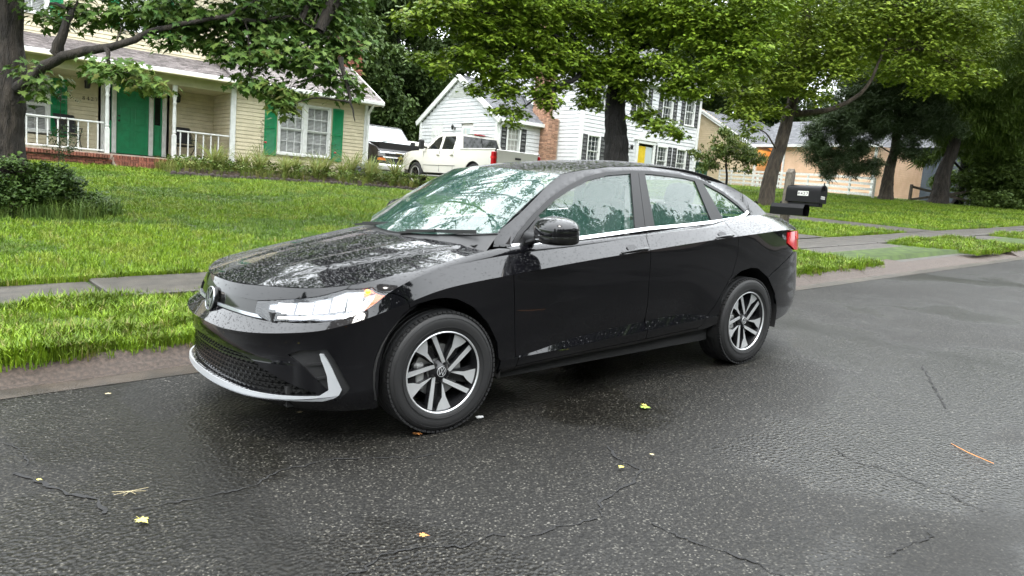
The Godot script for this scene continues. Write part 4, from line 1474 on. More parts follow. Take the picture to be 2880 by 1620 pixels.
const CEDAR_LIMBS := [
	[34.47, 4.64, -13.60, 33.12, 5.09, -14.12, 31.78, 4.71, -14.50, 30.62, 4.03, -14.83],
	[34.62, 5.83, -13.66, 33.27, 6.34, -14.20, 32.19, 6.06, -14.64, 31.02, 5.28, -14.96],
	[34.63, 4.83, -13.49, 35.06, 5.29, -12.95, 35.40, 5.73, -12.35, 35.45, 6.06, -11.72],
	[34.74, 7.18, -13.78, 33.58, 7.37, -14.24, 32.33, 7.06, -14.68],
]
const CEDAR_LEAVES := [30.62, 4.43, -15.14, 0.98, 0.57, 150, 30.38, 5.05, -15.44, 0.74, 0.49, 90, 30.67, 3.63, -14.72, 0.73, 0.41, 80, 31.6, 5.34, -14.75, 1.07, 0.58, 170, 31.26, 4.33, -14.61, 0.9, 0.49, 110, 32.32, 6.24, -14.56, 1.24, 0.66, 230, 32.31, 7.23, -14.86, 1.33, 0.67, 250, 33.38, 7.02, -14.34, 1.26, 0.84, 260, 33.03, 5.66, -14.15, 1.08, 0.58, 170, 32.23, 4.84, -14.16, 0.74, 0.41, 80, 34.45, 7.49, -14.07, 1.27, 1.02, 280, 35.02, 6.87, -13.24, 1.35, 0.76, 220, 35.41, 6.23, -12.43, 1.17, 0.59, 160, 33.07, 8.15, -14.78, 1.68, 0.75, 300, 34.47, 8.66, -14.24, 1.7, 0.85, 320, 35.23, 7.89, -13.23, 1.43, 0.76, 250]
const OAK_TRUNK := [37.18, 2.37, -12.31, 37.44, 3.90, -12.35, 37.80, 5.14, -12.25, 38.16, 6.47, -12.17, 38.59, 7.97, -12.06, 38.95, 9.56, -12.01, 39.25, 11.57, -12.08, 39.49, 13.74, -12.24]
const OAK_TRUNK_B := [41.27, 2.79, -12.94, 41.52, 4.39, -12.99, 41.76, 5.80, -13.02, 42.12, 7.69, -13.03, 42.51, 9.59, -13.01]
const OAK_LEAVES := [37.5, 7.52, -12.87, 1.39, 1.04, 300, 38.52, 7.97, -12.11, 1.57, 1.04, 380, 38.16, 6.55, -12.18, 1.39, 0.78, 260, 39.41, 8.74, -11.51, 1.74, 1.22, 460, 39.09, 9.72, -10.62, 1.86, 1.27, 520, 39.87, 7.76, -10.97, 1.48, 1.04, 340, 39.74, 6.73, -11.57, 1.32, 0.88, 260, 40.32, 6.51, -10.4, 1.31, 1.04, 300, 38.75, 9.42, -12.8, 1.76, 1.06, 420, 39.58, 10.74, -11.69, 2.18, 1.22, 560, 39.45, 11.43, -10.6, 2.12, 1.27, 600, 40.04, 12.24, -12.85, 2.32, 1.25, 560, 40.06, 8.56, -9.64, 2.12, 2.12, 700, 40.43, 11.53, -9.81, 2.54, 2.12, 800, 41.75, 5.53, -11.68, 1.56, 0.82, 260, 42.81, 5, -10.73, 1.83, 0.92, 320, 40.9, 5.53, -12.38, 0.92, 0.55, 110, 38.54, 5.48, -13, 0.8, 0.54, 80, 37.7, 4.95, -13.6, 0.63, 0.45, 50]
const UNDERGROWTH := [40.87, 3.54, -12.09, 1.19, 0.73, 260, 41.73, 3.99, -11.45, 1.56, 1.19, 420, 41.5, 3.75, -10.3, 1.52, 1.34, 460, 41.15, 3.59, -9.26, 1.74, 1.39, 460, 39.11, 2.7, -10.79, 1.31, 0.52, 220, 38.97, 2.59, -9.58, 1.44, 0.51, 260, 45.73, 4.02, -15.99, 0.95, 0.42, 80, 45.31, 4.33, -15.09, 0.62, 0.52, 80]
const SHRUB_STEM := [24.64, 2.72, -16.12, 24.62, 3.24, -16.22, 24.66, 3.69, -16.26]
const SHRUB_LEAVES := [24.42, 3.67, -16.45, 0.98, 0.6, 240, 25.02, 4.1, -16.04, 1.06, 0.6, 260, 24.12, 3.19, -16.62, 0.68, 0.38, 110, 25.18, 3.52, -15.81, 0.83, 0.45, 170, 24.73, 4.52, -16.34, 0.76, 0.45, 150, 25.54, 3.78, -15.56, 0.45, 0.38, 70, 23.9, 3.77, -16.9, 0.53, 0.38, 60]

const LEAN_TOP := [30, 8.6, -12.5, 2.2, 0.9, 1200, 34, 9.0, -12, 2.4, 0.9, 1200, 26, 8.4, -12.5, 2.2, 0.9, 1200, 36, 9.5, -8.5, 2.4, 0.9, 1000, 31, 8.6, -9.5, 2.2, 0.9, 1100, 19, 8.5, -10, 2.2, 0.9, 900, 23, 8.8, -9, 2.2, 0.9, 900, 27, 9.2, -9.5, 2.4, 0.9, 900, 21, 10.5, -12, 2.4, 1.0, 800, 25, 10.8, -12, 2.4, 1.0, 800, 29, 10.5, -7.5, 2.4, 1.0, 800, 23, 10.2, -6, 2.2, 0.9, 700, 32, 10.5, -11, 2.5, 1.0, 800]
const OAK_TOP := [24, 9, -9, 2.6, 1.0, 260, 28, 9.5, -12, 2.6, 1.0, 260, 32, 9, -8, 2.8, 1.0, 280, 36, 9.5, -11, 2.8, 1.0, 280, 40, 9.5, -7.5, 2.8, 1.0, 260, 28, 11, -5.5, 2.6, 1.0, 240, 34, 11, -5, 2.6, 1.0, 240, 31, 12, -11, 3.0, 1.0, 260, 38, 12.5, -13, 3.0, 1.0, 260]
const YARD_MORE := [7.64, 5.07, -11.66, 0.62, 0.31, 220, 8.36, 5.36, -11.51, 0.70, 0.31, 260, 9.10, 5.23, -11.28, 0.71, 0.32, 260, 8.84, 5.66, -11.30, 0.70, 0.28, 240, 9.78, 5.50, -11.28, 0.65, 0.29, 220, 10.00, 6.11, -11.33, 0.80, 0.33, 280, 9.57, 4.97, -11.24, 0.72, 0.25, 220, 11.20, 5.69, -11.19, 0.75, 0.38, 280, 11.94, 6.40, -10.70, 0.94, 0.45, 320, 10.48, 5.27, -11.19, 0.55, 0.26, 160, 12.21, 5.77, -10.11, 0.74, 0.37, 240, 13.05, 4.86, -8.37, 0.72, 0.36, 240, 12.85, 6.17, -8.62, 0.89, 0.43, 320, 12.48, 6.35, -9.47, 0.80, 0.44, 300]
const CEDAR_MORE := [34.56, 5.81, -13.06, 1.09, 0.59, 130, 33.49, 6.20, -13.86, 1.00, 0.67, 150, 32.21, 3.94, -13.77, 0.90, 0.49, 110, 31.37, 3.86, -14.18, 0.73, 0.41, 80, 34.57, 4.83, -12.76, 0.92, 0.50, 90, 35.33, 7.05, -12.75, 1.26, 0.75, 180, 35.76, 6.43, -12.04, 1.17, 0.67, 160, 31.29, 6.12, -14.87, 0.90, 0.49, 110, 30.45, 5.70, -15.23, 0.73, 0.41, 80]
const MAPLE_TOP := [-1, 8.7, -6, 0.85, 0.35, 130, -0.8, 9.8, -4.4, 0.85, 0.35, 130, 0.4, 8.8, -6, 0.85, 0.35, 130, 0.5, 9.8, -4.5, 0.85, 0.35, 130, 1.7, 8.7, -6.1, 0.85, 0.35, 130, 1.8, 9.7, -4.7, 0.85, 0.35, 130, -0.6, 7.1, -7.8, 0.85, 0.35, 130, 0.8, 7.2, -7.6, 0.85, 0.35, 130, 2.2, 7.2, -7.4, 0.85, 0.35, 130, -2, 7.9, -6.8, 0.85, 0.35, 130, 3, 8.2, -6, 0.85, 0.35, 130, 2.6, 8.2, -5.6, 1.2, 0.5, 260, 4.2, 9.4, -6.6, 1.3, 0.5, 260, 1.2, 9.2, -6.2, 1.2, 0.5, 240, 3.0, 10.8, -7.4, 1.4, 0.6, 280, 5.2, 8.4, -8.0, 1.2, 0.5, 240, 0.2, 7.9, -6.4, 1.1, 0.5, 220, 5.0, 10.6, -8.6, 1.3, 0.6, 240, 2.0, 7.2, -6.6, 1.0, 0.45, 240, 3.8, 7.4, -7.2, 1.0, 0.45, 240, -3.5, 5.6, -9.5, 1.6, 0.7, 700, -1.5, 5.9, -8.2, 1.5, 0.6, 700, 0.6, 5.7, -7.6, 1.5, 0.6, 700, 2.4, 5.6, -7.6, 1.3, 0.55, 600, 1.4, 6.8, -8.6, 1.5, 0.7, 650, 3.3, 6.9, -8.8, 1.3, 0.6, 500, -0.6, 7.4, -9.4, 1.7, 0.8, 750, -2.9, 7.6, -10.2, 1.7, 0.8, 650, 1.8, 8.3, -9.8, 1.6, 0.7, 600, 3.6, 8.6, -10.6, 1.4, 0.6, 480, -0.4, 9.2, -10.5, 1.6, 0.8, 550, -2.2, 9.8, -10.8, 1.4, 0.7, 400, 2.2, 10.2, -11.4, 1.4, 0.7, 420]
func maple_leaf() -> MB:
	var half := [[0.0, 0.02], [0.28, -0.13], [0.40, -0.08], [0.24, 0.10], [0.56, 0.24], [0.40, 0.31], [0.44, 0.46], [0.17, 0.42], [0.22, 0.64], [0.10, 0.68], [0.0, 0.98]]
	var mb := MB.new()
	var P := func(x: float, z: float) -> Vector3: return Vector3(x, 0.10 * absf(x) - 0.16 * z * z - 0.25 * x * x, z)
	var c: Vector3 = P.call(0.0, 0.26)
	for s in [1.0, -1.0]:
		for k in half.size() - 1:
			var a: Vector3 = P.call(half[k][0] * s, half[k][1])
			var b: Vector3 = P.call(half[k + 1][0] * s, half[k + 1][1])
			if s > 0: mb.tri(c, b, a)
			else: mb.tri(c, a, b)
	mb.bar(Vector3(0, 0, 0.02), Vector3(0, 0.10, -0.42), 0.018, 0.018)
	return mb

func leaf_clump(n: int, seed_: int, long: float, wide: float, droop: float) -> MB:
	var r := RandomNumberGenerator.new()
	r.seed = seed_
	var mb := MB.new()
	for k in n:
		var p := Vector3(r.randf_range(-1, 1), r.randf_range(-1, 1), r.randf_range(-1, 1))
		if p.length() > 1: p = p.normalized() * r.randf()
		p *= Vector3(0.9, 0.6, 0.9)
		var d := Vector3(r.randf_range(-1, 1), r.randf_range(-0.5, 0.4) - droop, r.randf_range(-1, 1)).normalized()
		var s := d.cross(Vector3(r.randf_range(-0.5, 0.5), 1, r.randf_range(-0.5, 0.5))).normalized()
		var up := s.cross(d)
		var L := long * r.randf_range(0.7, 1.25)
		var W := wide * r.randf_range(0.7, 1.25)
		var tip := p + d * L
		var m := p + d * L * 0.45 - up * L * 0.06
		mb.tri(p, m - s * W + up * W * 0.3, m)
		mb.tri(p, m, m + s * W + up * W * 0.3)
		mb.tri(m - s * W + up * W * 0.3, tip, m)
		mb.tri(m, tip, m + s * W + up * W * 0.3)
	return mb

func points3(a: Array, off: Vector3) -> PackedVector3Array:
	var o := PackedVector3Array()
	for k in range(0, a.size(), 3):
		o.append(Vector3(a[k], a[k + 1], a[k + 2]) - off)
	return o

func taper(n: int, r0: float, r1: float, flare := 0.0) -> PackedFloat32Array:
	var o := PackedFloat32Array()
	for k in n:
		var t := float(k) / (n - 1)
		o.append(lerpf(r0, r1, pow(t, 0.8)) * (1.0 + flare * pow(1 - t, 14)))
	return o

func smooth_path(p: PackedVector3Array, sub: int, wob: float, r: RandomNumberGenerator) -> PackedVector3Array:
	var o := PackedVector3Array()
	for k in p.size() - 1:
		var a := p[maxi(k - 1, 0)]
		var d := p[mini(k + 2, p.size() - 1)]
		for j in sub:
			var q := p[k].cubic_interpolate(p[k + 1], a, d, float(j) / sub)
			if k + j > 0:
				q += Vector3(r.randf_range(-wob, wob), r.randf_range(-wob, wob), r.randf_range(-wob, wob))
			o.append(q)
	o.append(p[p.size() - 1])
	return o

# trunk with bark furrows cut into its surface
func furrowed(mb: MB, path: PackedVector3Array, rad: PackedFloat32Array, seed_: int) -> void:
	var fine := PackedVector3Array()
	var fr := PackedFloat32Array()
	for k in path.size() - 1:
		var m := clampi(int(path[k].distance_to(path[k + 1]) / 0.06), 2, 12)
		for j in m:
			fine.append(path[k].lerp(path[k + 1], float(j) / m))
			fr.append(lerpf(rad[k], rad[k + 1], float(j) / m))
	fine.append(path[path.size() - 1])
	fr.append(rad[rad.size() - 1])
	var sides := 56
	var nz := noise(FastNoiseLite.TYPE_SIMPLEX_SMOOTH, 1.0, 3, seed_)
	var start := mb.v.size()
	mb.tube(fine, fr, sides, false)
	for i in fine.size():
		for k in sides + 1:
			var id := start + i * (sides + 1) + k
			var a := TAU * (k % sides) / sides
			var v := 1.0 - absf(nz.get_noise_3d(cos(a) * 4.2, fine[i].y * 1.3, sin(a) * 4.2)) * 2.4
			var w := nz.get_noise_3d(cos(a) * 1.1, fine[i].y * 0.5, sin(a) * 1.1)
			mb.v[id] += mb.n[id] * (fr[i] * (0.10 * v + 0.10 * w) - fr[i] * 0.06)
	# normals again from the furrowed shape
	for i in fine.size():
		for k in sides + 1:
			var id := start + i * (sides + 1) + k
			var kk := k % sides
			var l := start + i * (sides + 1) + (kk + sides - 1) % sides
			var rr := start + i * (sides + 1) + (kk + 1) % sides
			var up := start + mini(i + 1, fine.size() - 1) * (sides + 1) + kk
			var dn := start + maxi(i - 1, 0) * (sides + 1) + kk
			var n := (mb.v[rr] - mb.v[l]).cross(mb.v[up] - mb.v[dn]).normalized()
			if n.dot(mb.n[id]) < 0: n = -n
			mb.n[id] = n

func pick(pal: Array, r: RandomNumberGenerator) -> Color:
	var a: Color = pal[r.randi() % pal.size()]
	var b: Color = pal[r.randi() % pal.size()]
	var c := a.lerp(b, r.randf()) * r.randf_range(0.8, 1.2)
	return Color(c.r, c.g, c.b, 1.0)

# leaves through the volumes [x, y, z, rx, ry, n] ...; returns [transforms, colours]
func spread(vol: Array, off: Vector3, s0: float, s1: float, pal: Array, r: RandomNumberGenerator, gain: float, deep := 0.8, hang := 0.5) -> Array:
	var xf := []
	var cs := []
	for k in range(0, vol.size(), 6):
		var c := Vector3(vol[k], vol[k + 1], vol[k + 2]) - off
		var rx: float = vol[k + 3]
		var ry: float = vol[k + 4]
		var n := int(vol[k + 5] * gain)
		# a few sprays inside the volume hold the leaves together
		var sprays := maxi(2, n / 14)
		var tufts := []
		for j in sprays:
			var q := Vector3(r.randfn(0, 0.5), r.randfn(0, 0.5), r.randfn(0, 0.5)).limit_length(1.05)
			tufts.append(c + q * Vector3(rx, ry, rx * deep))
		var spread_r := maxf(0.16, minf(rx, ry) * 0.5)
		for j in n:
			var t: Vector3 = tufts[r.randi() % sprays]
			var p := t + Vector3(r.randfn(0, 0.6), r.randfn(0, 0.35), r.randfn(0, 0.6)) * spread_r
			var out := (p - c) * Vector3(1, 0, 1)
			var d := (out.normalized() * 0.6 + Vector3(r.randf_range(-1, 1), 0, r.randf_range(-1, 1)) * 0.8).normalized()
			d = (d + Vector3(0, -hang * r.randf_range(0.2, 1.4), 0)).normalized()
			var s := d.cross(Vector3(r.randf_range(-0.5, 0.5), 1, r.randf_range(-0.5, 0.5))).normalized()
			var b := Basis(-s, d.cross(-s) * -1.0, d)
			b.y = b.z.cross(b.x)
			xf.append(Transform3D(b.scaled_local(Vector3(r.randf_range(0.78, 1.15), r.randf_range(0.4, 2.0), 1.0) * r.randf_range(s0, s1)), p))
			cs.append(pick(pal, r))
	return [xf, cs]

func nearest(p: Vector3, cand: PackedVector3Array) -> Vector3:
	var best := cand[0]
	for q in cand:
		if q.distance_squared_to(p) < best.distance_squared_to(p):
			best = q
	return best

func grow(called: String, label: String, category: String, group: String, trunk: Array, r0: float, r1: float, limbs: Array, limb_r: float, vol: Array, leaf: Mesh, leaf_mat_: Material, bark: Material, s0: float, s1: float, pal: Array, seed_: int, gain := 1.0, singles := 0, hang := 0.5, twigs := 3) -> Node3D:
	var r := RandomNumberGenerator.new()
	r.seed = seed_
	var base := Vector3(trunk[0], 0, trunk[2])
	base.y = minf(ground_y(base.x, base.z), trunk[1])
	var t := thing(called, label, category, base, group)
	var tp := points3(trunk, base)
	if tp[0].y > 0.05:
		tp.insert(0, Vector3(tp[0].x, -0.05, tp[0].z))
	else:
		tp[0].y = -0.05
	tp = smooth_path(tp, 4, r0 * 0.05, r)
	var mb := MB.new()
	furrowed(mb, tp, taper(tp.size(), r0, r1, 0.55), seed_)
	put("trunk", mb, bark, t)
	var hold := tp.duplicate()
	for l in limbs:
		var lp := smooth_path(points3(l, base), 3, 0.015, r)
		var k: float = limb_r if l.size() > 12 else limb_r * 0.45
		var lm := MB.new()
		lm.tube(lp, taper(lp.size(), k, k * 0.16), 10)
		put("limb", lm, bark, t)
		hold.append_array(lp)
	# thinner boughs that carry each mass of leaves
	var tw := MB.new()
	for k in range(0, vol.size(), 6):
		var c := Vector3(vol[k], vol[k + 1], vol[k + 2]) - base
		var from := nearest(c, hold)
		var rx: float = vol[k + 3]
		var ry: float = vol[k + 4]
		var mid := from.lerp(c, 0.5) + Vector3(0, 0.12 * from.distance_to(c), 0)
		var path := smooth_path(PackedVector3Array([from, mid, c]), 4, 0.02, r)
		var br := clampf(0.012 * from.distance_to(c), 0.006, limb_r * 0.5)
		tw.tube(path, taper(path.size(), br * 1.6, br * 0.5), 5, false)
		for j in twigs:
			var e := c + Vector3(r.randf_range(-1, 1) * rx, r.randf_range(-1, 0.8) * ry, r.randf_range(-1, 1) * rx * 0.8)
			var q := smooth_path(PackedVector3Array([c.lerp(mid, r.randf() * 0.4), (c + e) * 0.5 + Vector3(0, ry * 0.2, 0), e]), 2, 0.01, r)
			tw.tube(q, taper(q.size(), br * 0.55, br * 0.2), 4, false)
	put("twigs", tw, bark, t).set_meta("kind", "stuff")
	var lv := spread(vol, base, s0, s1, pal, r, gain, 0.8, hang)
	var xf: Array = lv[0]
	var cs: Array = lv[1]
	if singles > 0:
		# the leaves that hang nearest the street, each one on its own
		var eye := Vector3(-3.5, 1.2, 4.0) - base
		var order := range(xf.size())
		var dist := PackedFloat32Array()
		for q in xf: dist.append(q.origin.distance_squared_to(eye))
		order.sort_custom(func(a: int, b: int) -> bool: return dist[a] < dist[b])
		var nx := []
		var nc := []
		for i in order.size():
			var id: int = order[i]
			if i < singles:
				var o := put_mesh("leaf", leaf, leaf_solid(pal[i % pal.size()], leaf_mat_), t)
				o.transform = xf[id]
			else:
				nx.append(xf[id])
				nc.append(cs[id])
		xf = nx
		cs = nc
	many("crown", leaf, leaf_mat_, xf, cs, t).set_meta("kind", "stuff")
	return t

func leaf_solid(c: Color, like: StandardMaterial3D) -> Material:
	var key := "leaf_%s" % c.to_html()
	if not M.has(key):
		var m: StandardMaterial3D = like.duplicate()
		m.vertex_color_use_as_albedo = false
		m.albedo_color = c.linear_to_srgb()
		m.resource_name = key
		M[key] = m
	return M[key]

# a whole tree of the woods behind: trunk, boughs, and a broad crown of leaf clumps
func wood_tree(called: String, label: String, group: String, x: float, z: float, high: float, wide: float, pal: Array, clump: Mesh, seed_: int, n: int, low := 0.25, size := 0.55, lean := 0.0) -> void:
	var r := RandomNumberGenerator.new()
	r.seed = seed_
	var y := ground_y(x, z)
	var trunk := []
	for k in 7:
		var t := k / 6.0
		trunk.append_array([x + lean * t * t + r.randf_range(-0.1, 0.1), y + high * 0.85 * t, z + r.randf_range(-0.1, 0.1)])
	var vol := []
	var m := 26
	for k in m:
		var t := r.randf()
		var hh := lerpf(low, 0.97, t)
		var rad := wide * sin(PI * clampf((hh - low) / (1.04 - low) * 0.8 + 0.2, 0, 1)) * 0.85
		var a := k * 2.399 + r.randf() * 0.6
		var d := rad * sqrt(r.randf_range(0.15, 1.0))
		var rx := wide * r.randf_range(0.26, 0.42)
		vol.append_array([x + lean * hh * hh + cos(a) * d, y + high * hh, z + sin(a) * d, rx, rx * 0.7, n / m])
	grow(called, label, "tree", group, trunk, high * 0.022, high * 0.008, [], 0.09, vol, clump, M.leaf, M.bark_dark, size * 0.75, size * 1.2, pal, seed_, 1.0, 0, 0.4, 2)

func build_trees() -> void:
	var leaf := maple_leaf().mesh()
	var green_dark := [Color(0.040, 0.088, 0.018), Color(0.058, 0.115, 0.024), Color(0.080, 0.140, 0.030), Color(0.125, 0.185, 0.040)]
	var green_lime := [Color(0.110, 0.180, 0.014), Color(0.150, 0.230, 0.018), Color(0.195, 0.275, 0.024), Color(0.085, 0.145, 0.015)]
	grow("maple_tree", "thick-trunked maple with a long low bough in front of the cream house", "tree", "", MAPLE_TRUNK, 0.30, 0.16, MAPLE_LIMBS, 0.095, MAPLE_LEAVES + MAPLE_TOP, leaf, M.leaf, M.bark_maple, 0.085, 0.135, green_dark, 201, 1.5, 280, 0.7, 4)
	grow("maple_tree", "broad dark-trunked maple with lime leaves in front of the white house", "tree", "", YARD_TRUNK, 0.36, 0.14, YARD_LIMBS, 0.10, YARD_LEAVES + YARD_MORE, leaf, M.leaf, M.bark_dark, 0.085, 0.14, green_lime, 202, 3.0, 280, 0.55, 4)
	var spray := leaf_clump(9, 7, 0.55, 0.16, 0.5).mesh()
	grow("street_tree", "leaning grey-brown tree with one long side limb behind the mailbox", "tree", "", LEAN_TRUNK, 0.27, 0.12, LEAN_LIMBS, 0.13, LEAN_LEAVES + LEAN_TOP, leaf, M.leaf, M.bark_brown, 0.10, 0.15, [Color(0.135, 0.195, 0.018), Color(0.180, 0.250, 0.026), Color(0.225, 0.290, 0.036), Color(0.100, 0.160, 0.018)], 203, 2.3, 0, 0.55, 3)
	var plume := leaf_clump(16, 8, 0.75, 0.055, 0.35).mesh()
	grow("cedar_tree", "cedar with feathery grey-green plumes beside the end of the white fence", "tree", "", CEDAR_TRUNK, 0.28, 0.10, CEDAR_LIMBS, 0.09, CEDAR_LEAVES + CEDAR_MORE, plume, M.leaf, M.bark_brown, 0.22, 0.36, [Color(0.045, 0.07, 0.030), Color(0.06, 0.088, 0.038), Color(0.036, 0.058, 0.024)], 204, 1.9, 0, 0.5, 3)
	var willow := leaf_clump(18, 9, 0.6, 0.07, 0.9).mesh()
	var dusk := [Color(0.070, 0.115, 0.018), Color(0.088, 0.138, 0.022), Color(0.105, 0.158, 0.026), Color(0.060, 0.100, 0.017)]
	var half := OAK_LEAVES.slice(0, OAK_LEAVES.size() / 2 / 6 * 6)
	var rest := OAK_LEAVES.slice(OAK_LEAVES.size() / 2 / 6 * 6) + OAK_TOP
	grow("oak_tree", "tall oak leaning right beside the dark crossed-rail gate", "tree", "", OAK_TRUNK, 0.36, 0.16, [], 0.10, half, willow, M.leaf, M.bark_maple, 0.30, 0.48, dusk, 205, 1.25, 0, 0.9, 3)
	grow("oak_tree", "thinner shaded oak behind the tall leaning oak, above the dark undergrowth", "tree", "", OAK_TRUNK_B, 0.30, 0.14, [], 0.10, rest, willow, M.leaf, M.bark_dark, 0.30, 0.48, dusk, 206, 1.25, 0, 0.9, 3)
	# shrubs
	var bushy := leaf_clump(14, 10, 0.40, 0.15, 0.1).mesh()
	var b := thing("undergrowth", "dark tangle of undergrowth below the oaks at the lawn's end", "bushes", Vector3(UNDERGROWTH[0], ground_y(UNDERGROWTH[0], UNDERGROWTH[2]), UNDERGROWTH[2]))
	b.set_meta("kind", "stuff")
	var rr := RandomNumberGenerator.new()
	rr.seed = 207
	var lv := spread(UNDERGROWTH, b.position, 0.25, 0.45, [Color(0.058, 0.095, 0.022), Color(0.075, 0.118, 0.026), Color(0.092, 0.138, 0.030)], rr, 1.5, 0.8, 0.2)
	many("leaves", bushy, M.leaf, lv[0], lv[1], b).set_meta("kind", "stuff")
	grow("ornamental_tree", "small airy ornamental tree with fine yellow-green leaves at the white fence", "tree", "", SHRUB_STEM, 0.06, 0.03, [], 0.03, SHRUB_LEAVES, spray, M.leaf, M.bark_dark, 0.14, 0.24, [Color(0.07, 0.11, 0.022), Color(0.10, 0.14, 0.028), Color(0.14, 0.17, 0.035), Color(0.055, 0.085, 0.02)], 208, 0.75, 0, 0.4, 5)
	# the woods behind the houses
	var wood := [Color(0.036, 0.062, 0.018), Color(0.046, 0.078, 0.022), Color(0.058, 0.095, 0.025), Color(0.072, 0.11, 0.03)]
	var wood2 := [Color(0.045, 0.080, 0.016), Color(0.062, 0.105, 0.018), Color(0.08, 0.125, 0.022), Color(0.035, 0.065, 0.016)]
	var big := leaf_clump(22, 12, 0.36, 0.14, 0.35).mesh()
	var spots := [[19.0, -40.5, 15.0, 4.6, 0, "dark evergreen far behind the parked van"], [23.0, -43.0, 18.0, 5.0, 0, "dark tall tree over the ridge of the white house wing"], [14.5, -42.0, 19.0, 5.8, 0, "tall dark tree rising beyond the cream house chimney"], [28.0, -48.0, 21.0, 6.5, 1, "broad tree rising behind the white house chimney"], [2.0, -38.0, 18.0, 6.0, 0, "tall tree behind the cream house main roof"], [-8.0, -36.0, 18.0, 6.0, 1, "tall tree behind the far end of the cream house"], [34.0, -44.0, 21.0, 6.5, 1, "tall tree behind the white house main roof"], [40.0, -38.0, 19.0, 5.5, 1, "tree between the white house and the tan gable"], [46.0, -50.0, 23.0, 8.0, 0, "tall dark tree behind the tan gable"], [57.0, -40.0, 22.0, 8.0, 0, "dark tree behind the peach house roof"], [52.0, -47.0, 24.0, 8.0, 0, "tallest dark tree between the tan and peach roofs"], [66.0, -33.0, 24.0, 8.5, 0, "tall dark tree behind the peach house's far end"], [57.0, -13.0, 17.0, 6.0, 0, "dark tree right of the slate-blue house"], [66.0, -22.0, 22.0, 8.0, 0, "tall dark tree behind the slate-blue house"], [50.0, -6.5, 16.0, 5.5, 0, "dark tree where the lawn meets the street"], [62.0, -5.0, 18.0, 6.5, 0, "dark tree over the far end of the street"], [70.0, 3.0, 18.0, 7.0, 0, "dark tree closing the far end of the street"]]
	var k := 0
	for s in spots:
		wood_tree("wood_tree", s[5], "trees of the woods behind the houses", s[0], s[1], s[2], s[3], wood if s[4] == 0 else wood2, big, 300 + k, 4600, 0.08, 0.75)
		k += 1
	# the trees of the other side of the street, which the paint and the windows mirror
	var across := [[-12.0, 17.0, 12.0, 4.5], [-5.0, 20.0, 14.0, 5.0], [2.5, 22.0, 12.0, 5.0], [9.0, 21.0, 12.0, 5.0], [16.0, 19.0, 15.0, 5.5], [22.5, 20.0, 16.0, 5.5], [29.0, 19.0, 17.0, 5.5], [36.0, 17.5, 16.0, 5.5], [44.0, 16.5, 17.0, 6.0], [53.0, 15.0, 17.0, 6.5], [-20.0, 15.0, 14.0, 5.5], [-29.0, 5.0, 16.0, 6.0]]
	k = 0
	for s in across:
		wood_tree("roadside_tree", "tree across the street, mirrored in the sedan's windows and paint", "trees across the street", s[0], s[1], s[2], s[3], wood, big, 400 + k, 1500, 0.04, 0.95)
		k += 1
# ---------------------------------------------------------------- grass and beds
func tuft(seed_: int, blades: int, high: float, spread_: float, wide: float) -> Mesh:
	var r := RandomNumberGenerator.new()
	r.seed = seed_
	var mb := MB.new()
	for k in blades:
		var a := r.randf() * TAU
		var d := Vector3(cos(a), 0, sin(a))
		var s := Vector3(-d.z, 0, d.x) * wide * r.randf_range(0.7, 1.2)
		var p := Vector3(r.randf_range(-1, 1), 0, r.randf_range(-1, 1)) * spread_
		var h := high * r.randf_range(0.55, 1.15)
		var bend := r.randf_range(0.15, 0.9) * h
		var q := p + d * bend * 0.25 + Vector3(0, h * 0.6, 0)
		var t := p + d * bend + Vector3(0, h * r.randf_range(0.75, 1.0), 0)
		p.y = -0.01
		mb.quad(p - s, p + s, q + s * 0.8, q - s * 0.8)
		mb.tri(q - s * 0.8, q + s * 0.8, t)
	return mb.mesh()

func is_lawn(x: float, z: float) -> bool:
	if z > -1.50: return false
	if z > -2.96:
		var w := 0.9 * pow(clampf((z + 2.94) / 1.38, 0, 1), 2)
		return not (x > 8.5 - w and x < 11.5 + w) and not (x > 15.25 - w and x < 16.8 + w)
	if z > -4.10: return false
	if z > -26 and x > 8.55 and x < 11.45: return false
	if z > -22 and x > 15.3 and x < 16.75: return false
	if x > 2.0 and x < 9.4 and z < -16.95 and z > -19.3: return false     # flower bed
	if z < -18.9 and x < 9.2: return false
	if z < -23.9 and x > 19 : return false
	return true

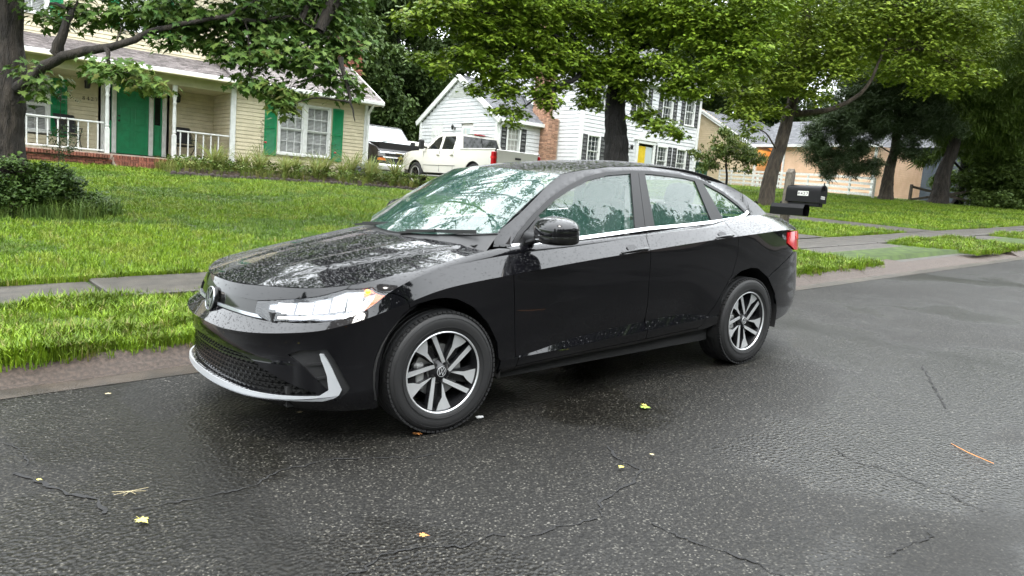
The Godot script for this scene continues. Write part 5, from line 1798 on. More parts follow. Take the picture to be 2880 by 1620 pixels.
func build_grass() -> void:
	var r := RandomNumberGenerator.new()
	r.seed = 555
	var n1 := noise(FastNoiseLite.TYPE_SIMPLEX_SMOOTH, 0.35, 3, 61)
	var n2 := noise(FastNoiseLite.TYPE_SIMPLEX_SMOOTH, 1.6, 2, 62)
	var short := [tuft(1, 12, 0.062, 0.035, 0.0028), tuft(2, 12, 0.058, 0.038, 0.0028), tuft(3, 10, 0.075, 0.03, 0.003)]
	var long := [tuft(4, 10, 0.10, 0.04, 0.0038), tuft(5, 10, 0.085, 0.045, 0.004)]
	var pal := [Color(0.110, 0.185, 0.010), Color(0.140, 0.225, 0.012), Color(0.170, 0.255, 0.016), Color(0.090, 0.160, 0.012)]
	var straw := Color(0.26, 0.22, 0.09)
	var eye := Vector2(-3.53, 4.03)
	var xf := [[], [], []]
	var cs := [[], [], []]
	var lx := [[], []]
	var lc := [[], []]
	# lawn: the nearer, the closer the tufts stand
	var cell := 0.25
	var z := -4.12
	while z > -24:
		var x := -9.0
		while x < 48:
			var dist := eye.distance_to(Vector2(x, z))
			var dir := Vector2(x, z) - eye
			var ang := dir.angle_to(Vector2(0.633, -0.774))
			if absf(ang) < 0.68 and dist < 46:
				var per := clampf(430.0 * pow(8.0 / dist, 1.35), 22.0, 430.0) * cell * cell
				var m := int(per) + (1 if r.randf() < fmod(per, 1.0) else 0)
				for k in m:
					var p := Vector2(x + r.randf() * cell, z - r.randf() * cell)
					if not is_lawn(p.x, p.y): continue
					var big := clampf(pow(dist / 8.0, 0.55), 1.0, 2.4)
					var v := n1.get_noise_2d(p.x, p.y)
					var w := n2.get_noise_2d(p.x, p.y)
					var s := r.randf_range(0.7, 1.25) * (1.0 + 0.35 * v)
					var i := r.randi() % 3
					var b := Basis(Vector3.UP, r.randf() * TAU).scaled(Vector3(big, s * lerpf(1.0, big, 0.35), big))
					var c := pick(pal, r)
					if w > 0.18: c = c.lerp(Color(0.19, 0.22, 0.035), 0.45)
					if v < -0.15: c = c.lerp(Color(0.055, 0.115, 0.018), 0.55)
					if r.randf() < clampf(-v * 1.2 - 0.25, 0.0, 0.4): continue
					if r.randf() < 0.03: c = c.lerp(straw, 0.6)
					xf[i].append(Transform3D(b, on_ground(p.x, p.y)))
					cs[i].append(c)
			x += cell
		z -= cell
	# the strip by the kerb and the ragged edges grow longer
	for k in 34000:
		var p := Vector2(r.randf_range(-7.0, 30.0), r.randf_range(-3.02, -1.34))
		if k % 5 == 0: p.y = -1.40 + r.randfn(0, 0.045)
		if k % 9 == 0: p.y = -2.96 + r.randfn(0, 0.03)
		if k % 17 == 0: p.y = -4.12 + r.randfn(0, 0.03)
		if p.x > 18 and r.randf() < 0.5: p.x = r.randf_range(-6.0, 18.0)
		if p.x > -1.2 and p.x < 4.6 and r.randf() < 0.7: p.x = r.randf_range(-7.0, -1.2)
		if not is_lawn(p.x, minf(p.y, -1.51) if p.y > -2.5 else p.y) and absf(p.y + 1.42) > 0.2 and absf(p.y + 2.96) > 0.05 and absf(p.y + 4.12) > 0.05: continue
		if not is_lawn(p.x, -2.2): continue
		var i := r.randi() % 2
		var s := r.randf_range(0.45, 1.15) * (1.0 + 0.7 * n1.get_noise_2d(p.x * 3, p.y * 3))
		var q := on_ground(p.x, p.y)
		if p.y > -1.6: q.y = road_y(p.x) + lerpf(0.12, 0.085, smooth01(-1.42, -1.28, p.y))
		lx[i].append(Transform3D(Basis(Vector3.UP, r.randf() * TAU).scaled(Vector3.ONE * s), q))
		var c := pick(pal, r)
		if r.randf() < 0.10: c = c.lerp(straw, 0.7)
		if n2.get_noise_2d(p.x * 1.4, p.y * 1.4) > 0.1: c = c * 0.62
		lc[i].append(Color(c.r, c.g, c.b))
	var lawn := Node3D.new()
	lawn.name = "lawn_grass"
	add_child(lawn)
	tag(lawn, "bright wet green lawn grass before the houses", "grass", "", "stuff")
	for i in 3:
		many("grass", short[i], M.blade, xf[i], cs[i], lawn).set_meta("kind", "stuff")
	var verge := Node3D.new()
	verge.name = "verge_grass"
	add_child(verge)
	tag(verge, "long ragged grass on the strip beside the kerb", "grass", "", "stuff")
	for i in 2:
		many("grass", long[i], M.blade, lx[i], lc[i], verge).set_meta("kind", "stuff")
	build_bed(r)

func strap_plant(seed_: int, leaves: int, high: float) -> Mesh:
	var r := RandomNumberGenerator.new()
	r.seed = seed_
	var mb := MB.new()
	for k in leaves:
		var a := r.randf() * TAU
		var d := Vector3(cos(a), 0, sin(a))
		var s := Vector3(-d.z, 0, d.x) * r.randf_range(0.010, 0.020)
		var p := d * r.randf() * 0.06
		var h := high * r.randf_range(0.7, 1.2)
		var reach := r.randf_range(0.25, 0.8) * h
		var prev := p
		for j in 5:
			var t := (j + 1) / 5.0
			var q := p + d * reach * t * t + Vector3(0, h * (t - 0.42 * t * t * r.randf_range(0.6, 1.2)), 0)
			var w0 := 1.0 - 0.75 * pow(j / 5.0, 2.0)
			var w1 := 1.0 - 0.95 * pow(t, 2.0)
			mb.quad(prev - s * w0, prev + s * w0, q + s * w1, q - s * w1)
			prev = q
	return mb.mesh()

func build_bed(r: RandomNumberGenerator) -> void:
	# raised flower bed before the front room
	var mb := MB.new()
	drape(mb, 2.0, 9.4, -19.28, -16.98, 20, 8, func(x: float, z: float) -> float:
		var e := minf(minf(x - 2.0, 9.4 - x), -16.98 - z)
		return ground_y(x, z) + 0.02 + 0.16 * smooth01(0.0, 0.5, e))
	structure("flower_bed", mb, M.mulch)
	var edge := thing("garden_edging", "low dark scalloped edging along the front of the flower bed", "edging", on_ground(5.7, -16.95))
	var sc := MB.new()
	sc.lathe(PackedVector2Array([Vector2(0.085, -0.1), Vector2(0.085, 0.05), Vector2(0.07, 0.09), Vector2(0.03, 0.115), Vector2(0.0001, 0.12)]), 10)
	var sm := sc.mesh()
	for k in 46:
		var x := 1.95 + k * 0.163
		var o := put_mesh("edging_piece", sm, M.stone_dark, edge)
		o.position = on_ground(x, -16.93 + 0.03 * sin(k * 1.7)) - edge.position
		o.scale = Vector3(1, r.randf_range(0.8, 1.15), 0.55)
	var kinds := [strap_plant(71, 60, 0.92), strap_plant(72, 66, 0.80), strap_plant(73, 54, 1.0)]
	var pal := [Color(0.085, 0.125, 0.022), Color(0.11, 0.15, 0.03), Color(0.065, 0.105, 0.022)]
	var spots := [[3.55, -18.2], [4.15, -18.0], [4.75, -18.35], [5.35, -17.9], [5.85, -18.3], [6.35, -17.9], [6.8, -18.35], [7.2, -17.9], [7.65, -18.2], [8.1, -17.8], [8.5, -18.2], [8.95, -17.7], [4.4, -17.5], [6.1, -17.45], [7.9, -17.4], [3.2, -17.7], [5.1, -17.35]]
	for k in spots.size():
		var p: Array = spots[k]
		var t := thing("daylily_plant", "arching strap-leaved plant in the bed before the cream house's front room", "plant", on_ground(p[0], p[1], 0.12), "strap-leaved plants in the flower bed")
		var o := put_mesh("leaves", kinds[k % 3], leaf_solid(pal[k % 3], M.leaf), t)
		o.rotation.y = r.randf() * TAU
		o.scale = Vector3.ONE * r.randf_range(0.9, 1.35)
	# weeds and low growth between them
	var leafy := leaf_clump(12, 14, 0.5, 0.16, -0.2).mesh()
	var wx := []
	var wc := []
	for k in 900:
		var x := r.randf_range(2.2, 9.9)
		var zz := r.randf_range(-18.9, -17.0)
		var h := r.randf_range(0.05, 0.35)
		wx.append(Transform3D(Basis(Vector3.UP, r.randf() * TAU).scaled(Vector3.ONE * r.randf_range(0.08, 0.17)), on_ground(x, zz, 0.1 + h)))
		wc.append(pick([Color(0.07, 0.12, 0.02), Color(0.10, 0.15, 0.025), Color(0.13, 0.15, 0.04)], r))
	var wd := thing("bed_weeds", "mixed weeds and low leaves filling the flower bed", "weeds", on_ground(6.0, -17.8))
	wd.set_meta("kind", "stuff")
	var wm := many("weeds", leafy, M.leaf, wx, wc, wd)
	wm.position = -wd.position
	wm.set_meta("kind", "stuff")
	var sx := []
	var sc2 := []
	var tall := tuft(81, 14, 0.34, 0.06, 0.005)
	for k in 700:
		var x := r.randf_range(1.9, 10.2)
		var zz := r.randf_range(-19.0, -16.9)
		if k % 3 == 0:
			x = r.randf_range(2.0, 4.3)
			zz = r.randf_range(-19.1, -17.6)
		sx.append(Transform3D(Basis(Vector3.UP, r.randf() * TAU).scaled(Vector3.ONE * r.randf_range(0.5, 1.2)), on_ground(x, zz, 0.06)))
		sc2.append(pick([Color(0.11, 0.17, 0.025), Color(0.16, 0.19, 0.04), Color(0.20, 0.19, 0.06)], r))
	var gm := many("tall_grass", tall, M.blade, sx, sc2, wd)
	gm.position = -wd.position
	gm.set_meta("kind", "stuff")
	# two tall flowering stalks against the shutters
	for q in [[5.0, -18.95, 1.55, "thin tall rose stalk climbing beside the left green shutter"], [7.3, -18.95, 1.35, "thin tall rose stalk climbing beside the right green shutter"]]:
		var t := thing("rose_stalk", q[3], "plant", on_ground(q[0], q[1], 0.1))
		var st := MB.new()
		var p := PackedVector3Array()
		for k in 6:
			p.append(Vector3(0.06 * sin(k * 1.3), q[2] * k / 5.0, 0.05 * cos(k * 1.9)))
		st.tube(p, taper(6, 0.008, 0.003), 5)
		put("stem", st, M.bark_brown, t)
		var x2 := []
		var c2 := []
		for k in 60:
			var hh: float = q[2] * r.randf_range(0.25, 1.05)
			x2.append(Transform3D(Basis(Vector3.UP, r.randf() * TAU).scaled(Vector3.ONE * r.randf_range(0.03, 0.06)), Vector3(r.randfn(0, 0.09), hh, r.randfn(0, 0.07))))
			c2.append(pick([Color(0.05, 0.10, 0.03), Color(0.10, 0.16, 0.06)], r))
		many("leaves", leafy, M.leaf, x2, c2, t).set_meta("kind", "stuff")
		var fl := MB.new()
		fl.lathe(PackedVector2Array([Vector2(0.0001, -0.03), Vector2(0.035, -0.01), Vector2(0.045, 0.015), Vector2(0.02, 0.03), Vector2(0.0001, 0.02)]), 9, Vector3(0.07, q[2] * 0.62, 0.08))
		put("flower", fl, M.rose_red, t)
	# leafy shrub round the foot of the thick-trunked maple
	var broad := leaf_clump(10, 15, 0.55, 0.24, 0.1).mesh()
	var vol := [-2.05, 0.72, -8.75, 0.42, 0.30, 220, -1.75, 0.98, -8.95, 0.34, 0.32, 180, -1.55, 0.62, -8.9, 0.30, 0.22, 130, -2.5, 0.95, -8.9, 0.40, 0.35, 200, -2.35, 0.60, -8.5, 0.35, 0.22, 130]
	grow("maple_foot_shrub", "dark leafy shrub crowding the foot of the thick-trunked maple", "shrub", "", [-2.0, 0.40, -8.8, -2.0, 0.6, -8.8, -1.95, 0.9, -8.85], 0.02, 0.008, [], 0.012, vol, broad, M.leaf, M.bark_brown, 0.07, 0.12, [Color(0.030, 0.060, 0.014), Color(0.05, 0.09, 0.02), Color(0.07, 0.12, 0.026)], 560, 1.2, 0, 0.3, 6)
	var vol2 := [-1.70, 1.35, -9.1, 0.20, 0.20, 46, -1.62, 1.72, -9.15, 0.14, 0.22, 36, -1.72, 2.1, -9.2, 0.07, 0.18, 14]
	grow("climbing_rose", "sparse tall rose shoot with white blooms rising beside the maple trunk", "plant", "", [-1.75, 0.45, -9.0, -1.72, 1.2, -9.1, -1.68, 2.25, -9.2], 0.010, 0.004, [], 0.006, vol2, broad, M.leaf, M.bark_brown, 0.035, 0.06, [Color(0.035, 0.07, 0.02), Color(0.05, 0.085, 0.025)], 561, 1.0, 0, 0.3, 4)
	var gx := []
	var gc := []
	for k in 260:
		var a := r.randf() * TAU
		var d := r.randf_range(0.2, 1.0)
		gx.append(Transform3D(Basis(Vector3.UP, r.randf() * TAU).scaled(Vector3.ONE * r.randf_range(0.5, 1.1)), on_ground(-1.9 + cos(a) * d, -8.8 + sin(a) * d * 0.6)))
		gc.append(pick([Color(0.07, 0.12, 0.025), Color(0.10, 0.15, 0.03)], r))
	var tg := thing("maple_foot_grass", "long uncut grass round the foot of the thick-trunked maple", "grass", on_ground(-1.9, -8.8))
	tg.set_meta("kind", "stuff")
	var tm := many("tall_grass", tall, M.blade, gx, gc, tg)
	tm.position = -tg.position
	tm.set_meta("kind", "stuff")
# ---------------------------------------------------------------- the sedan
# Feature lines of the left flank from nose to tail: sill, lower crease, flank, shoulder crease, belt and hood line
const LINES := [
	[-2.2, 0.2, 0, -2.19, 0.2, 0.25, -2.14, 0.195, 0.46, -2.05, 0.19, 0.63, -1.93, 0.185, 0.74, -1.79, 0.185, 0.81, -1.62, 0.19, 0.84, -1.343, 0.22, 0.84, -0.92, 0.265, 0.85, -0.4, 0.285, 0.855, 0.2, 0.295, 0.855, 0.6, 0.305, 0.85, 0.92, 0.31, 0.85, 1.343, 0.3, 0.84, 1.75, 0.268, 0.82, 2.04, 0.31, 0.78, 2.22, 0.34, 0.66, 2.33, 0.36, 0.42, 2.37, 0.36, 0],
	[-2.29, 0.25, 0, -2.275, 0.25, 0.25, -2.22, 0.25, 0.48, -2.11, 0.255, 0.65, -1.965, 0.27, 0.77, -1.8, 0.29, 0.835, -1.6, 0.31, 0.865, -1.343, 0.33, 0.88, -0.9, 0.343, 0.885, -0.4, 0.36, 0.893, 0.2, 0.382, 0.893, 0.6, 0.394, 0.891, 0.92, 0.402, 0.888, 1.343, 0.4, 0.885, 1.75, 0.4, 0.86, 2.07, 0.42, 0.8, 2.27, 0.43, 0.68, 2.4, 0.43, 0.45, 2.44, 0.43, 0],
	[-2.285, 0.42, 0, -2.27, 0.42, 0.25, -2.205, 0.42, 0.475, -2.1, 0.42, 0.645, -1.955, 0.42, 0.765, -1.795, 0.42, 0.83, -1.6, 0.42, 0.865, -1.343, 0.42, 0.885, -0.9, 0.352, 0.884, -0.4, 0.405, 0.8685, 0.2, 0.44, 0.8665, 0.6, 0.45, 0.867, 0.92, 0.412, 0.884, 1.343, 0.46, 0.885, 1.75, 0.48, 0.863, 2.07, 0.5, 0.8, 2.28, 0.5, 0.68, 2.4, 0.5, 0.45, 2.44, 0.5, 0],
	[-2.275, 0.5, 0, -2.26, 0.5, 0.25, -2.2, 0.5, 0.475, -2.095, 0.51, 0.645, -1.955, 0.53, 0.765, -1.795, 0.55, 0.833, -1.6, 0.58, 0.868, -1.343, 0.62, 0.89, -0.92, 0.61, 0.893, -0.4, 0.63, 0.893, 0.2, 0.66, 0.895, 0.6, 0.68, 0.894, 0.92, 0.69, 0.892, 1.343, 0.72, 0.885, 1.75, 0.71, 0.865, 2.05, 0.7, 0.81, 2.25, 0.68, 0.68, 2.38, 0.68, 0.45, 2.42, 0.68, 0],
	[-2.3, 0.555, 0, -2.285, 0.555, 0.25, -2.23, 0.565, 0.48, -2.12, 0.58, 0.65, -1.97, 0.6, 0.77, -1.8, 0.645, 0.84, -1.6, 0.705, 0.872, -1.343, 0.775, 0.893, -0.92, 0.82, 0.899, -0.4, 0.866, 0.902, 0.2, 0.909, 0.902, 0.6, 0.936, 0.9, 0.92, 0.955, 0.896, 1.343, 0.975, 0.883, 1.75, 0.99, 0.85, 2.05, 0.985, 0.79, 2.2, 0.97, 0.68, 2.33, 0.96, 0.45, 2.37, 0.96, 0],
	[-2.235, 0.625, 0, -2.22, 0.625, 0.25, -2.165, 0.62, 0.47, -2.06, 0.62, 0.635, -1.94, 0.635, 0.752, -1.79, 0.68, 0.812, -1.6, 0.795, 0.845, -1.343, 0.865, 0.822, -0.92, 0.915, 0.82, -0.4, 0.945, 0.824, 0.2, 0.988, 0.822, 0.6, 1.012, 0.82, 0.92, 1.025, 0.814, 1.343, 1.04, 0.782, 1.75, 1.045, 0.765, 2.05, 1.03, 0.71, 2.18, 1.01, 0.62, 2.3, 1, 0.42, 2.345, 1, 0],
	[-2.2, 0.765, 0, -2.175, 0.767, 0.25, -2.1, 0.777, 0.45, -2, 0.784, 0.62, -1.88, 0.797, 0.72, -1.75, 0.815, 0.765, -1.6, 0.841, 0.778, -1.343, 0.885, 0.788, -0.92, 0.955, 0.789, -0.4, 0.975, 0.794, 0.2, 1.005, 0.789, 0.6, 1.025, 0.782, 0.92, 1.045, 0.769, 1.343, 1.085, 0.7, 1.75, 1.095, 0.655, 2.04, 1.065, 0.64, 2.16, 1.035, 0.56, 2.28, 1.03, 0.4, 2.32, 1.03, 0],
]
const VS := 0.13
var line_pts := []
var ulen := PackedFloat32Array()

func prepare_shell() -> void:
	line_pts = []
	for row in LINES:
		var a := PackedVector3Array()
		for k in range(0, row.size(), 3):
			a.append(Vector3(row[k], row[k + 1], row[k + 2]))
		line_pts.append(a)
	ulen = PackedFloat32Array([0.0])
	for j in 18:
		ulen.append(ulen[j] + line_pts[3][j].distance_to(line_pts[3][j + 1]))

func line_at(k: int, u: float) -> Vector3:
	var a: PackedVector3Array = line_pts[k]
	var i := clampi(int(floor(u)), 0, 17)
	var t := u - i
	var p0: Vector3 = a[i - 1] if i > 0 else a[1] * Vector3(1, 1, -1)
	var p3: Vector3 = a[i + 2] if i < 17 else a[17] * Vector3(1, 1, -1)
	return a[i].cubic_interpolate(a[i + 1], p0, p3, t)

func shell(u: float, v: float) -> Vector3:
	if u < 0:
		return shell(-u, v) * Vector3(1, 1, -1)
	if u > 18:
		return shell(36 - u, v) * Vector3(1, 1, -1)
	v = clampf(v, 0, 6)
	if v >= 2 and v < 4:
		var t := (v - 2) / 2
		return line_at(2, u) * (2 * (t - 0.5) * (t - 1)) + line_at(3, u) * (-4 * t * (t - 1)) + line_at(4, u) * (2 * t * (t - 0.5))
	var s := mini(int(v), 5)
	var p := line_at(s, u).lerp(line_at(s + 1, u), v - s)
	if s == 5 or s == 0:
		var w := (v - s) * (1 - v + s) * 4
		p += (p * Vector3(0.25, 0, 1)).normalized() * w * 0.006
	return p

func u_to_m(u: float) -> float:
	if u < 0: return -u_to_m(-u)
	if u > 18: return 2 * ulen[18] - u_to_m(36 - u)
	var i := clampi(int(u), 0, 17)
	return lerpf(ulen[i], ulen[i + 1], u - i)

func m_to_u(m: float) -> float:
	if m < 0: return -m_to_u(-m)
	if m > ulen[18]: return 36 - m_to_u(2 * ulen[18] - m)
	for i in 18:
		if m <= ulen[i + 1]:
			return i + (m - ulen[i]) / (ulen[i + 1] - ulen[i])
	return 18.0

func shell_m(p: Vector2) -> Vector3:
	return shell(m_to_u(p.x), p.y / VS)

func su(a: Array) -> PackedVector2Array:
	var o := PackedVector2Array()
	for k in range(0, a.size(), 2):
		o.append(Vector2(u_to_m(a[k]), a[k + 1] * VS))
	return o

func both(a: Array, tail := false) -> Array:
	# a half outline from the middle round to the middle again, joined with its mirror image
	var o := a.duplicate()
	for k in range(a.size() - 2, -2, -2):
		var u: float = 36 - a[k] if tail else -a[k]
		if absf(u - a[k]) > 0.001:
			o.append(u)
			o.append(a[k + 1])
	return o

func dense(p: PackedVector2Array, step: float) -> PackedVector2Array:
	var o := PackedVector2Array()
	for k in p.size():
		var a := p[k]
		var b := p[(k + 1) % p.size()]
		var m := maxi(1, int(ceil(a.distance_to(b) / step)))
		for j in m:
			o.append(a.lerp(b, float(j) / m))
	return o

# rounds the corners of an outline a little
func rounded(p: PackedVector2Array, times := 1) -> PackedVector2Array:
	for r in times:
		var o := PackedVector2Array()
		for k in p.size():
			var a := p[k]
			var b := p[(k + 1) % p.size()]
			o.append(a.lerp(b, 0.25))
			o.append(a.lerp(b, 0.75))
		p = o
	return p

func normal_at(f: Callable, p: Vector2, lo: float, hi: float) -> Vector3:
	var e := 0.004
	var y0 := maxf(p.y - e, lo + 0.0006)
	var y1 := minf(p.y + e, hi - 0.0006)
	var yc := clampf(p.y, lo + 0.0006, hi - 0.0006)
	var dx: Vector3 = f.call(Vector2(p.x + e, yc)) - f.call(Vector2(p.x - e, yc))
	var dy: Vector3 = f.call(Vector2(p.x, y1)) - f.call(Vector2(p.x, y0))
	return dx.cross(dy).normalized()

# A sheet-metal panel: the outline (less its holes) laid on the surface f, with its edges turned in.
func panel(f: Callable, outer: PackedVector2Array, holes := [], cuts := [], step := 0.045, skirt := 0.014, gap := 0.0022, lift := 0.0) -> MB:
	var mb := MB.new()
	if Geometry2D.is_polygon_clockwise(outer):
		outer.reverse()
	var shapes: Array = [outer]
	if gap != 0:
		shapes = Array(Geometry2D.offset_polygon(outer, -gap), TYPE_NIL, "", null)
	if cuts.is_empty():
		cuts = [-50.0, 50.0]
	for sh in shapes:
		for ci in cuts.size() - 1:
			var lo: float = cuts[ci]
			var hi: float = cuts[ci + 1]
			var strip := PackedVector2Array([Vector2(-60, lo), Vector2(60, lo), Vector2(60, hi), Vector2(-60, hi)])
			var pieces: Array = [sh]
			if cuts.size() > 2:
				pieces = Array(Geometry2D.intersect_polygons(sh, strip), TYPE_NIL, "", null)
			for h in holes:
				var next := []
				for p in pieces:
					if Geometry2D.is_polygon_clockwise(p):
						next.append(p)
					else:
						next.append_array(Geometry2D.clip_polygons(p, h))
				pieces = next
			var inner := []
			for p in pieces:
				if Geometry2D.is_polygon_clockwise(p):
					inner.append(p)
			for p in pieces:
				if not Geometry2D.is_polygon_clockwise(p):
					fill_piece(mb, f, p, inner, lo, hi, step, lift)
		if skirt > 0:
			turn_edge(mb, f, sh, cuts, step, skirt, lift)
	if skirt > 0:
		for h in holes:
			var r: PackedVector2Array = h.duplicate()
			if not Geometry2D.is_polygon_clockwise(r):
				r.reverse()
			turn_edge(mb, f, r, cuts, step, skirt, lift)
	return mb

func fill_piece(mb: MB, f: Callable, poly: PackedVector2Array, inner: Array, lo: float, hi: float, step: float, lift: float) -> void:
	var pts := dense(poly, step)
	for h in inner:
		pts.append_array(dense(h, step))
	var r := Rect2(poly[0], Vector2.ZERO)
	for p in poly:
		r = r.expand(p)
	var y := r.position.y + step * 0.5
	var odd := false
	while y < r.end.y:
		var x := r.position.x + (step * 0.5 if odd else 0.0)
		while x < r.end.x:
			var q := Vector2(x, y)
			if Geometry2D.is_point_in_polygon(q, poly):
				pts.append(q)
			x += step
		y += step * 0.86
		odd = not odd
	var tr := Geometry2D.triangulate_delaunay(pts)
	var first := mb.v.size()
	for p in pts:
		var n := normal_at(f, p, lo, hi)
		mb.vert(f.call(p) + n * lift, n, p)
	for k in range(0, tr.size(), 3):
		var a := pts[tr[k]]
		var b := pts[tr[k + 1]]
		var c := pts[tr[k + 2]]
		var m := (a + b + c) / 3
		if not Geometry2D.is_point_in_polygon(m, poly):
			continue
		var out := false
		for h in inner:
			if Geometry2D.is_point_in_polygon(m, h):
				out = true
		if out:
			continue
		var cr := (b - a).cross(c - a)
		if absf(cr) < 1e-9:
			continue
		mb.ix.append(first + tr[k])
		mb.ix.append(first + (tr[k + 2] if cr > 0 else tr[k + 1]))
		mb.ix.append(first + (tr[k + 1] if cr > 0 else tr[k + 2]))

func turn_edge(mb: MB, f: Callable, loop: PackedVector2Array, cuts: Array, step: float, skirt: float, lift: float) -> void:
	var d := dense(loop, step)
	var m := d.size()
	var top := []
	var low := []
	for p in d:
		var n := normal_at(f, p, -50, 50)
		var q: Vector3 = f.call(p)
		top.append(q + n * lift)
		low.append(q + n * (lift - skirt))
	for k in m:
		mb.quad(low[k], low[(k + 1) % m], top[(k + 1) % m], top[k])

const CUTS := [0.0, VS, 2 * VS, 4 * VS, 5 * VS, 6 * VS]
func glass_z(x: float, y: float) -> float:
	return 0.80 - (y - 0.95) * 0.42 - 0.035 * (x - 0.1) * (x - 0.1)
func cabin_m(p: Vector2) -> Vector3:
	return Vector3(p.x, p.y, glass_z(p.x, p.y))
# the painted frame rolls inward away from the window opening
const SEAL := [[1.549, 1.118], [1.454, 1.183], [1.28, 1.269], [1.047, 1.348], [0.812, 1.38], [0.481, 1.40], [0.274, 1.40], [0.028, 1.383], [-0.153, 1.351], [-0.315, 1.296], [-0.473, 1.226], [-0.631, 1.133], [-0.769, 1.033], [-0.845, 0.953]]
func frame_m(p: Vector2) -> Vector3:
	var d := 9.0
	for k in SEAL.size() - 1:
		var q := Geometry2D.get_closest_point_to_segment(p, Vector2(SEAL[k][0], SEAL[k][1]), Vector2(SEAL[k + 1][0], SEAL[k + 1][1]))
		d = minf(d, q.distance_to(p))
	return Vector3(p.x, p.y, glass_z(p.x, p.y) - 0.05 * (1 - exp(-d / 0.05)) * smooth01(1.6, 1.1, p.x))
func hood_y(x: float, z: float) -> float:
	var c := table([-2.25, -2.2, -2.1, -2.0, -1.8, -1.5, -1.2, -0.9], [0.742, 0.765, 0.797, 0.822, 0.862, 0.915, 0.962, 0.995], x)
	var y := c - 0.055 * z * z / 0.5625
	var away := smooth01(-2.12, -1.8, x)
	var zc := lerpf(0.36, 0.60, clampf((x + 2.1) / 1.1, 0, 1))
	y += away * 0.013 * smooth01(zc + 0.05, zc - 0.012, absf(z))
	var zi := lerpf(0.20, 0.33, clampf((x + 2.1) / 1.1, 0, 1))
	y -= away * 0.006 * smooth01(zi + 0.035, zi - 0.02, absf(z))
	return y
func hood_m(p: Vector2) -> Vector3:
	return Vector3(p.y, hood_y(p.y, p.x), p.x)
func roof_y(x: float, z: float) -> float:
	var rail := table([-0.5, -0.337, -0.15, 0.1, 0.5, 0.9, 1.2, 1.4, 1.6], [1.325, 1.357, 1.388, 1.415, 1.43, 1.412, 1.365, 1.31, 1.24], x)
	var mid := table([-0.5, -0.2, 0.1, 0.5, 0.9, 1.2, 1.4, 1.6], [1.378, 1.418, 1.447, 1.467, 1.458, 1.43, 1.39, 1.335], x)
	return rail + (mid - rail) * (1 - pow(absf(z) / 0.6, 2.3))
func roof_m(p: Vector2) -> Vector3:
	return Vector3(p.y, roof_y(p.y, p.x), p.x)
func screen_m(s: float, t: float) -> Vector3:
	var w := lerpf(0.712, 0.592, t)
	var z := (1 - 2 * s) * w
	var k := 1 - 2 * s
	var xc := lerpf(-1.165, -0.468, t)
	var xe := lerpf(-0.90, -0.337, t)
	var yc := lerpf(0.985, 1.386, t) + 0.02 * t * (1 - t) * 4
	var ye := lerpf(1.028, 1.356, t) + 0.012 * t * (1 - t) * 4
	return Vector3(lerpf(xc, xe, k * k), lerpf(yc, ye, k * k), z)

# glass has an outer and an inner face, 4 mm apart
func two_faced(a: MB) -> MB:
	var o := MB.new()
	o.v = a.v.duplicate()
	o.n = a.n.duplicate()
	o.uv = a.uv.duplicate()
	o.ix = a.ix.duplicate()
	var m := a.v.size()
	for k in m:
		o.vert(a.v[k] - a.n[k] * 0.004, -a.n[k], a.uv[k])
	for k in range(0, a.ix.size(), 3):
		o.ix.append(a.ix[k] + m)
		o.ix.append(a.ix[k + 2] + m)
		o.ix.append(a.ix[k + 1] + m)
	return o

func emblem(r: float) -> Array:
	# ring and the two letters, one above the other, as flat strokes; returns [MB of strokes]
	var mb := MB.new()
	var ring := PackedVector2Array([Vector2(r, 0), Vector2(r, r * 0.05), Vector2(r * 0.97, r * 0.09), Vector2(r * 0.89, r * 0.09), Vector2(r * 0.87, 0)])
	ring.reverse()
	mb.lathe(ring, 40, Vector3.ZERO, Basis(Vector3.RIGHT, Vector3.BACK, Vector3.DOWN))
	var strokes := [[-0.34, 0.80, -0.02, 0.12], [0.34, 0.80, 0.02, 0.12], [-0.70, 0.50, -0.33, -0.62], [-0.33, -0.62, -0.03, -0.02], [0.03, -0.02, 0.33, -0.62], [0.33, -0.62, 0.70, 0.50]]
	for s in strokes:
		var a := Vector2(s[0], s[1]) * r
		var b := Vector2(s[2], s[3]) * r
		var d := (b - a).normalized()
		var w := Vector2(-d.y, d.x) * r * 0.068
		a -= d * r * 0.03
		b += d * r * 0.03
		mb.prism(PackedVector2Array([a - w, b - w, b + w, a + w]), r * 0.08, Vector3(0, 0, r * 0.08))
	return [mb]

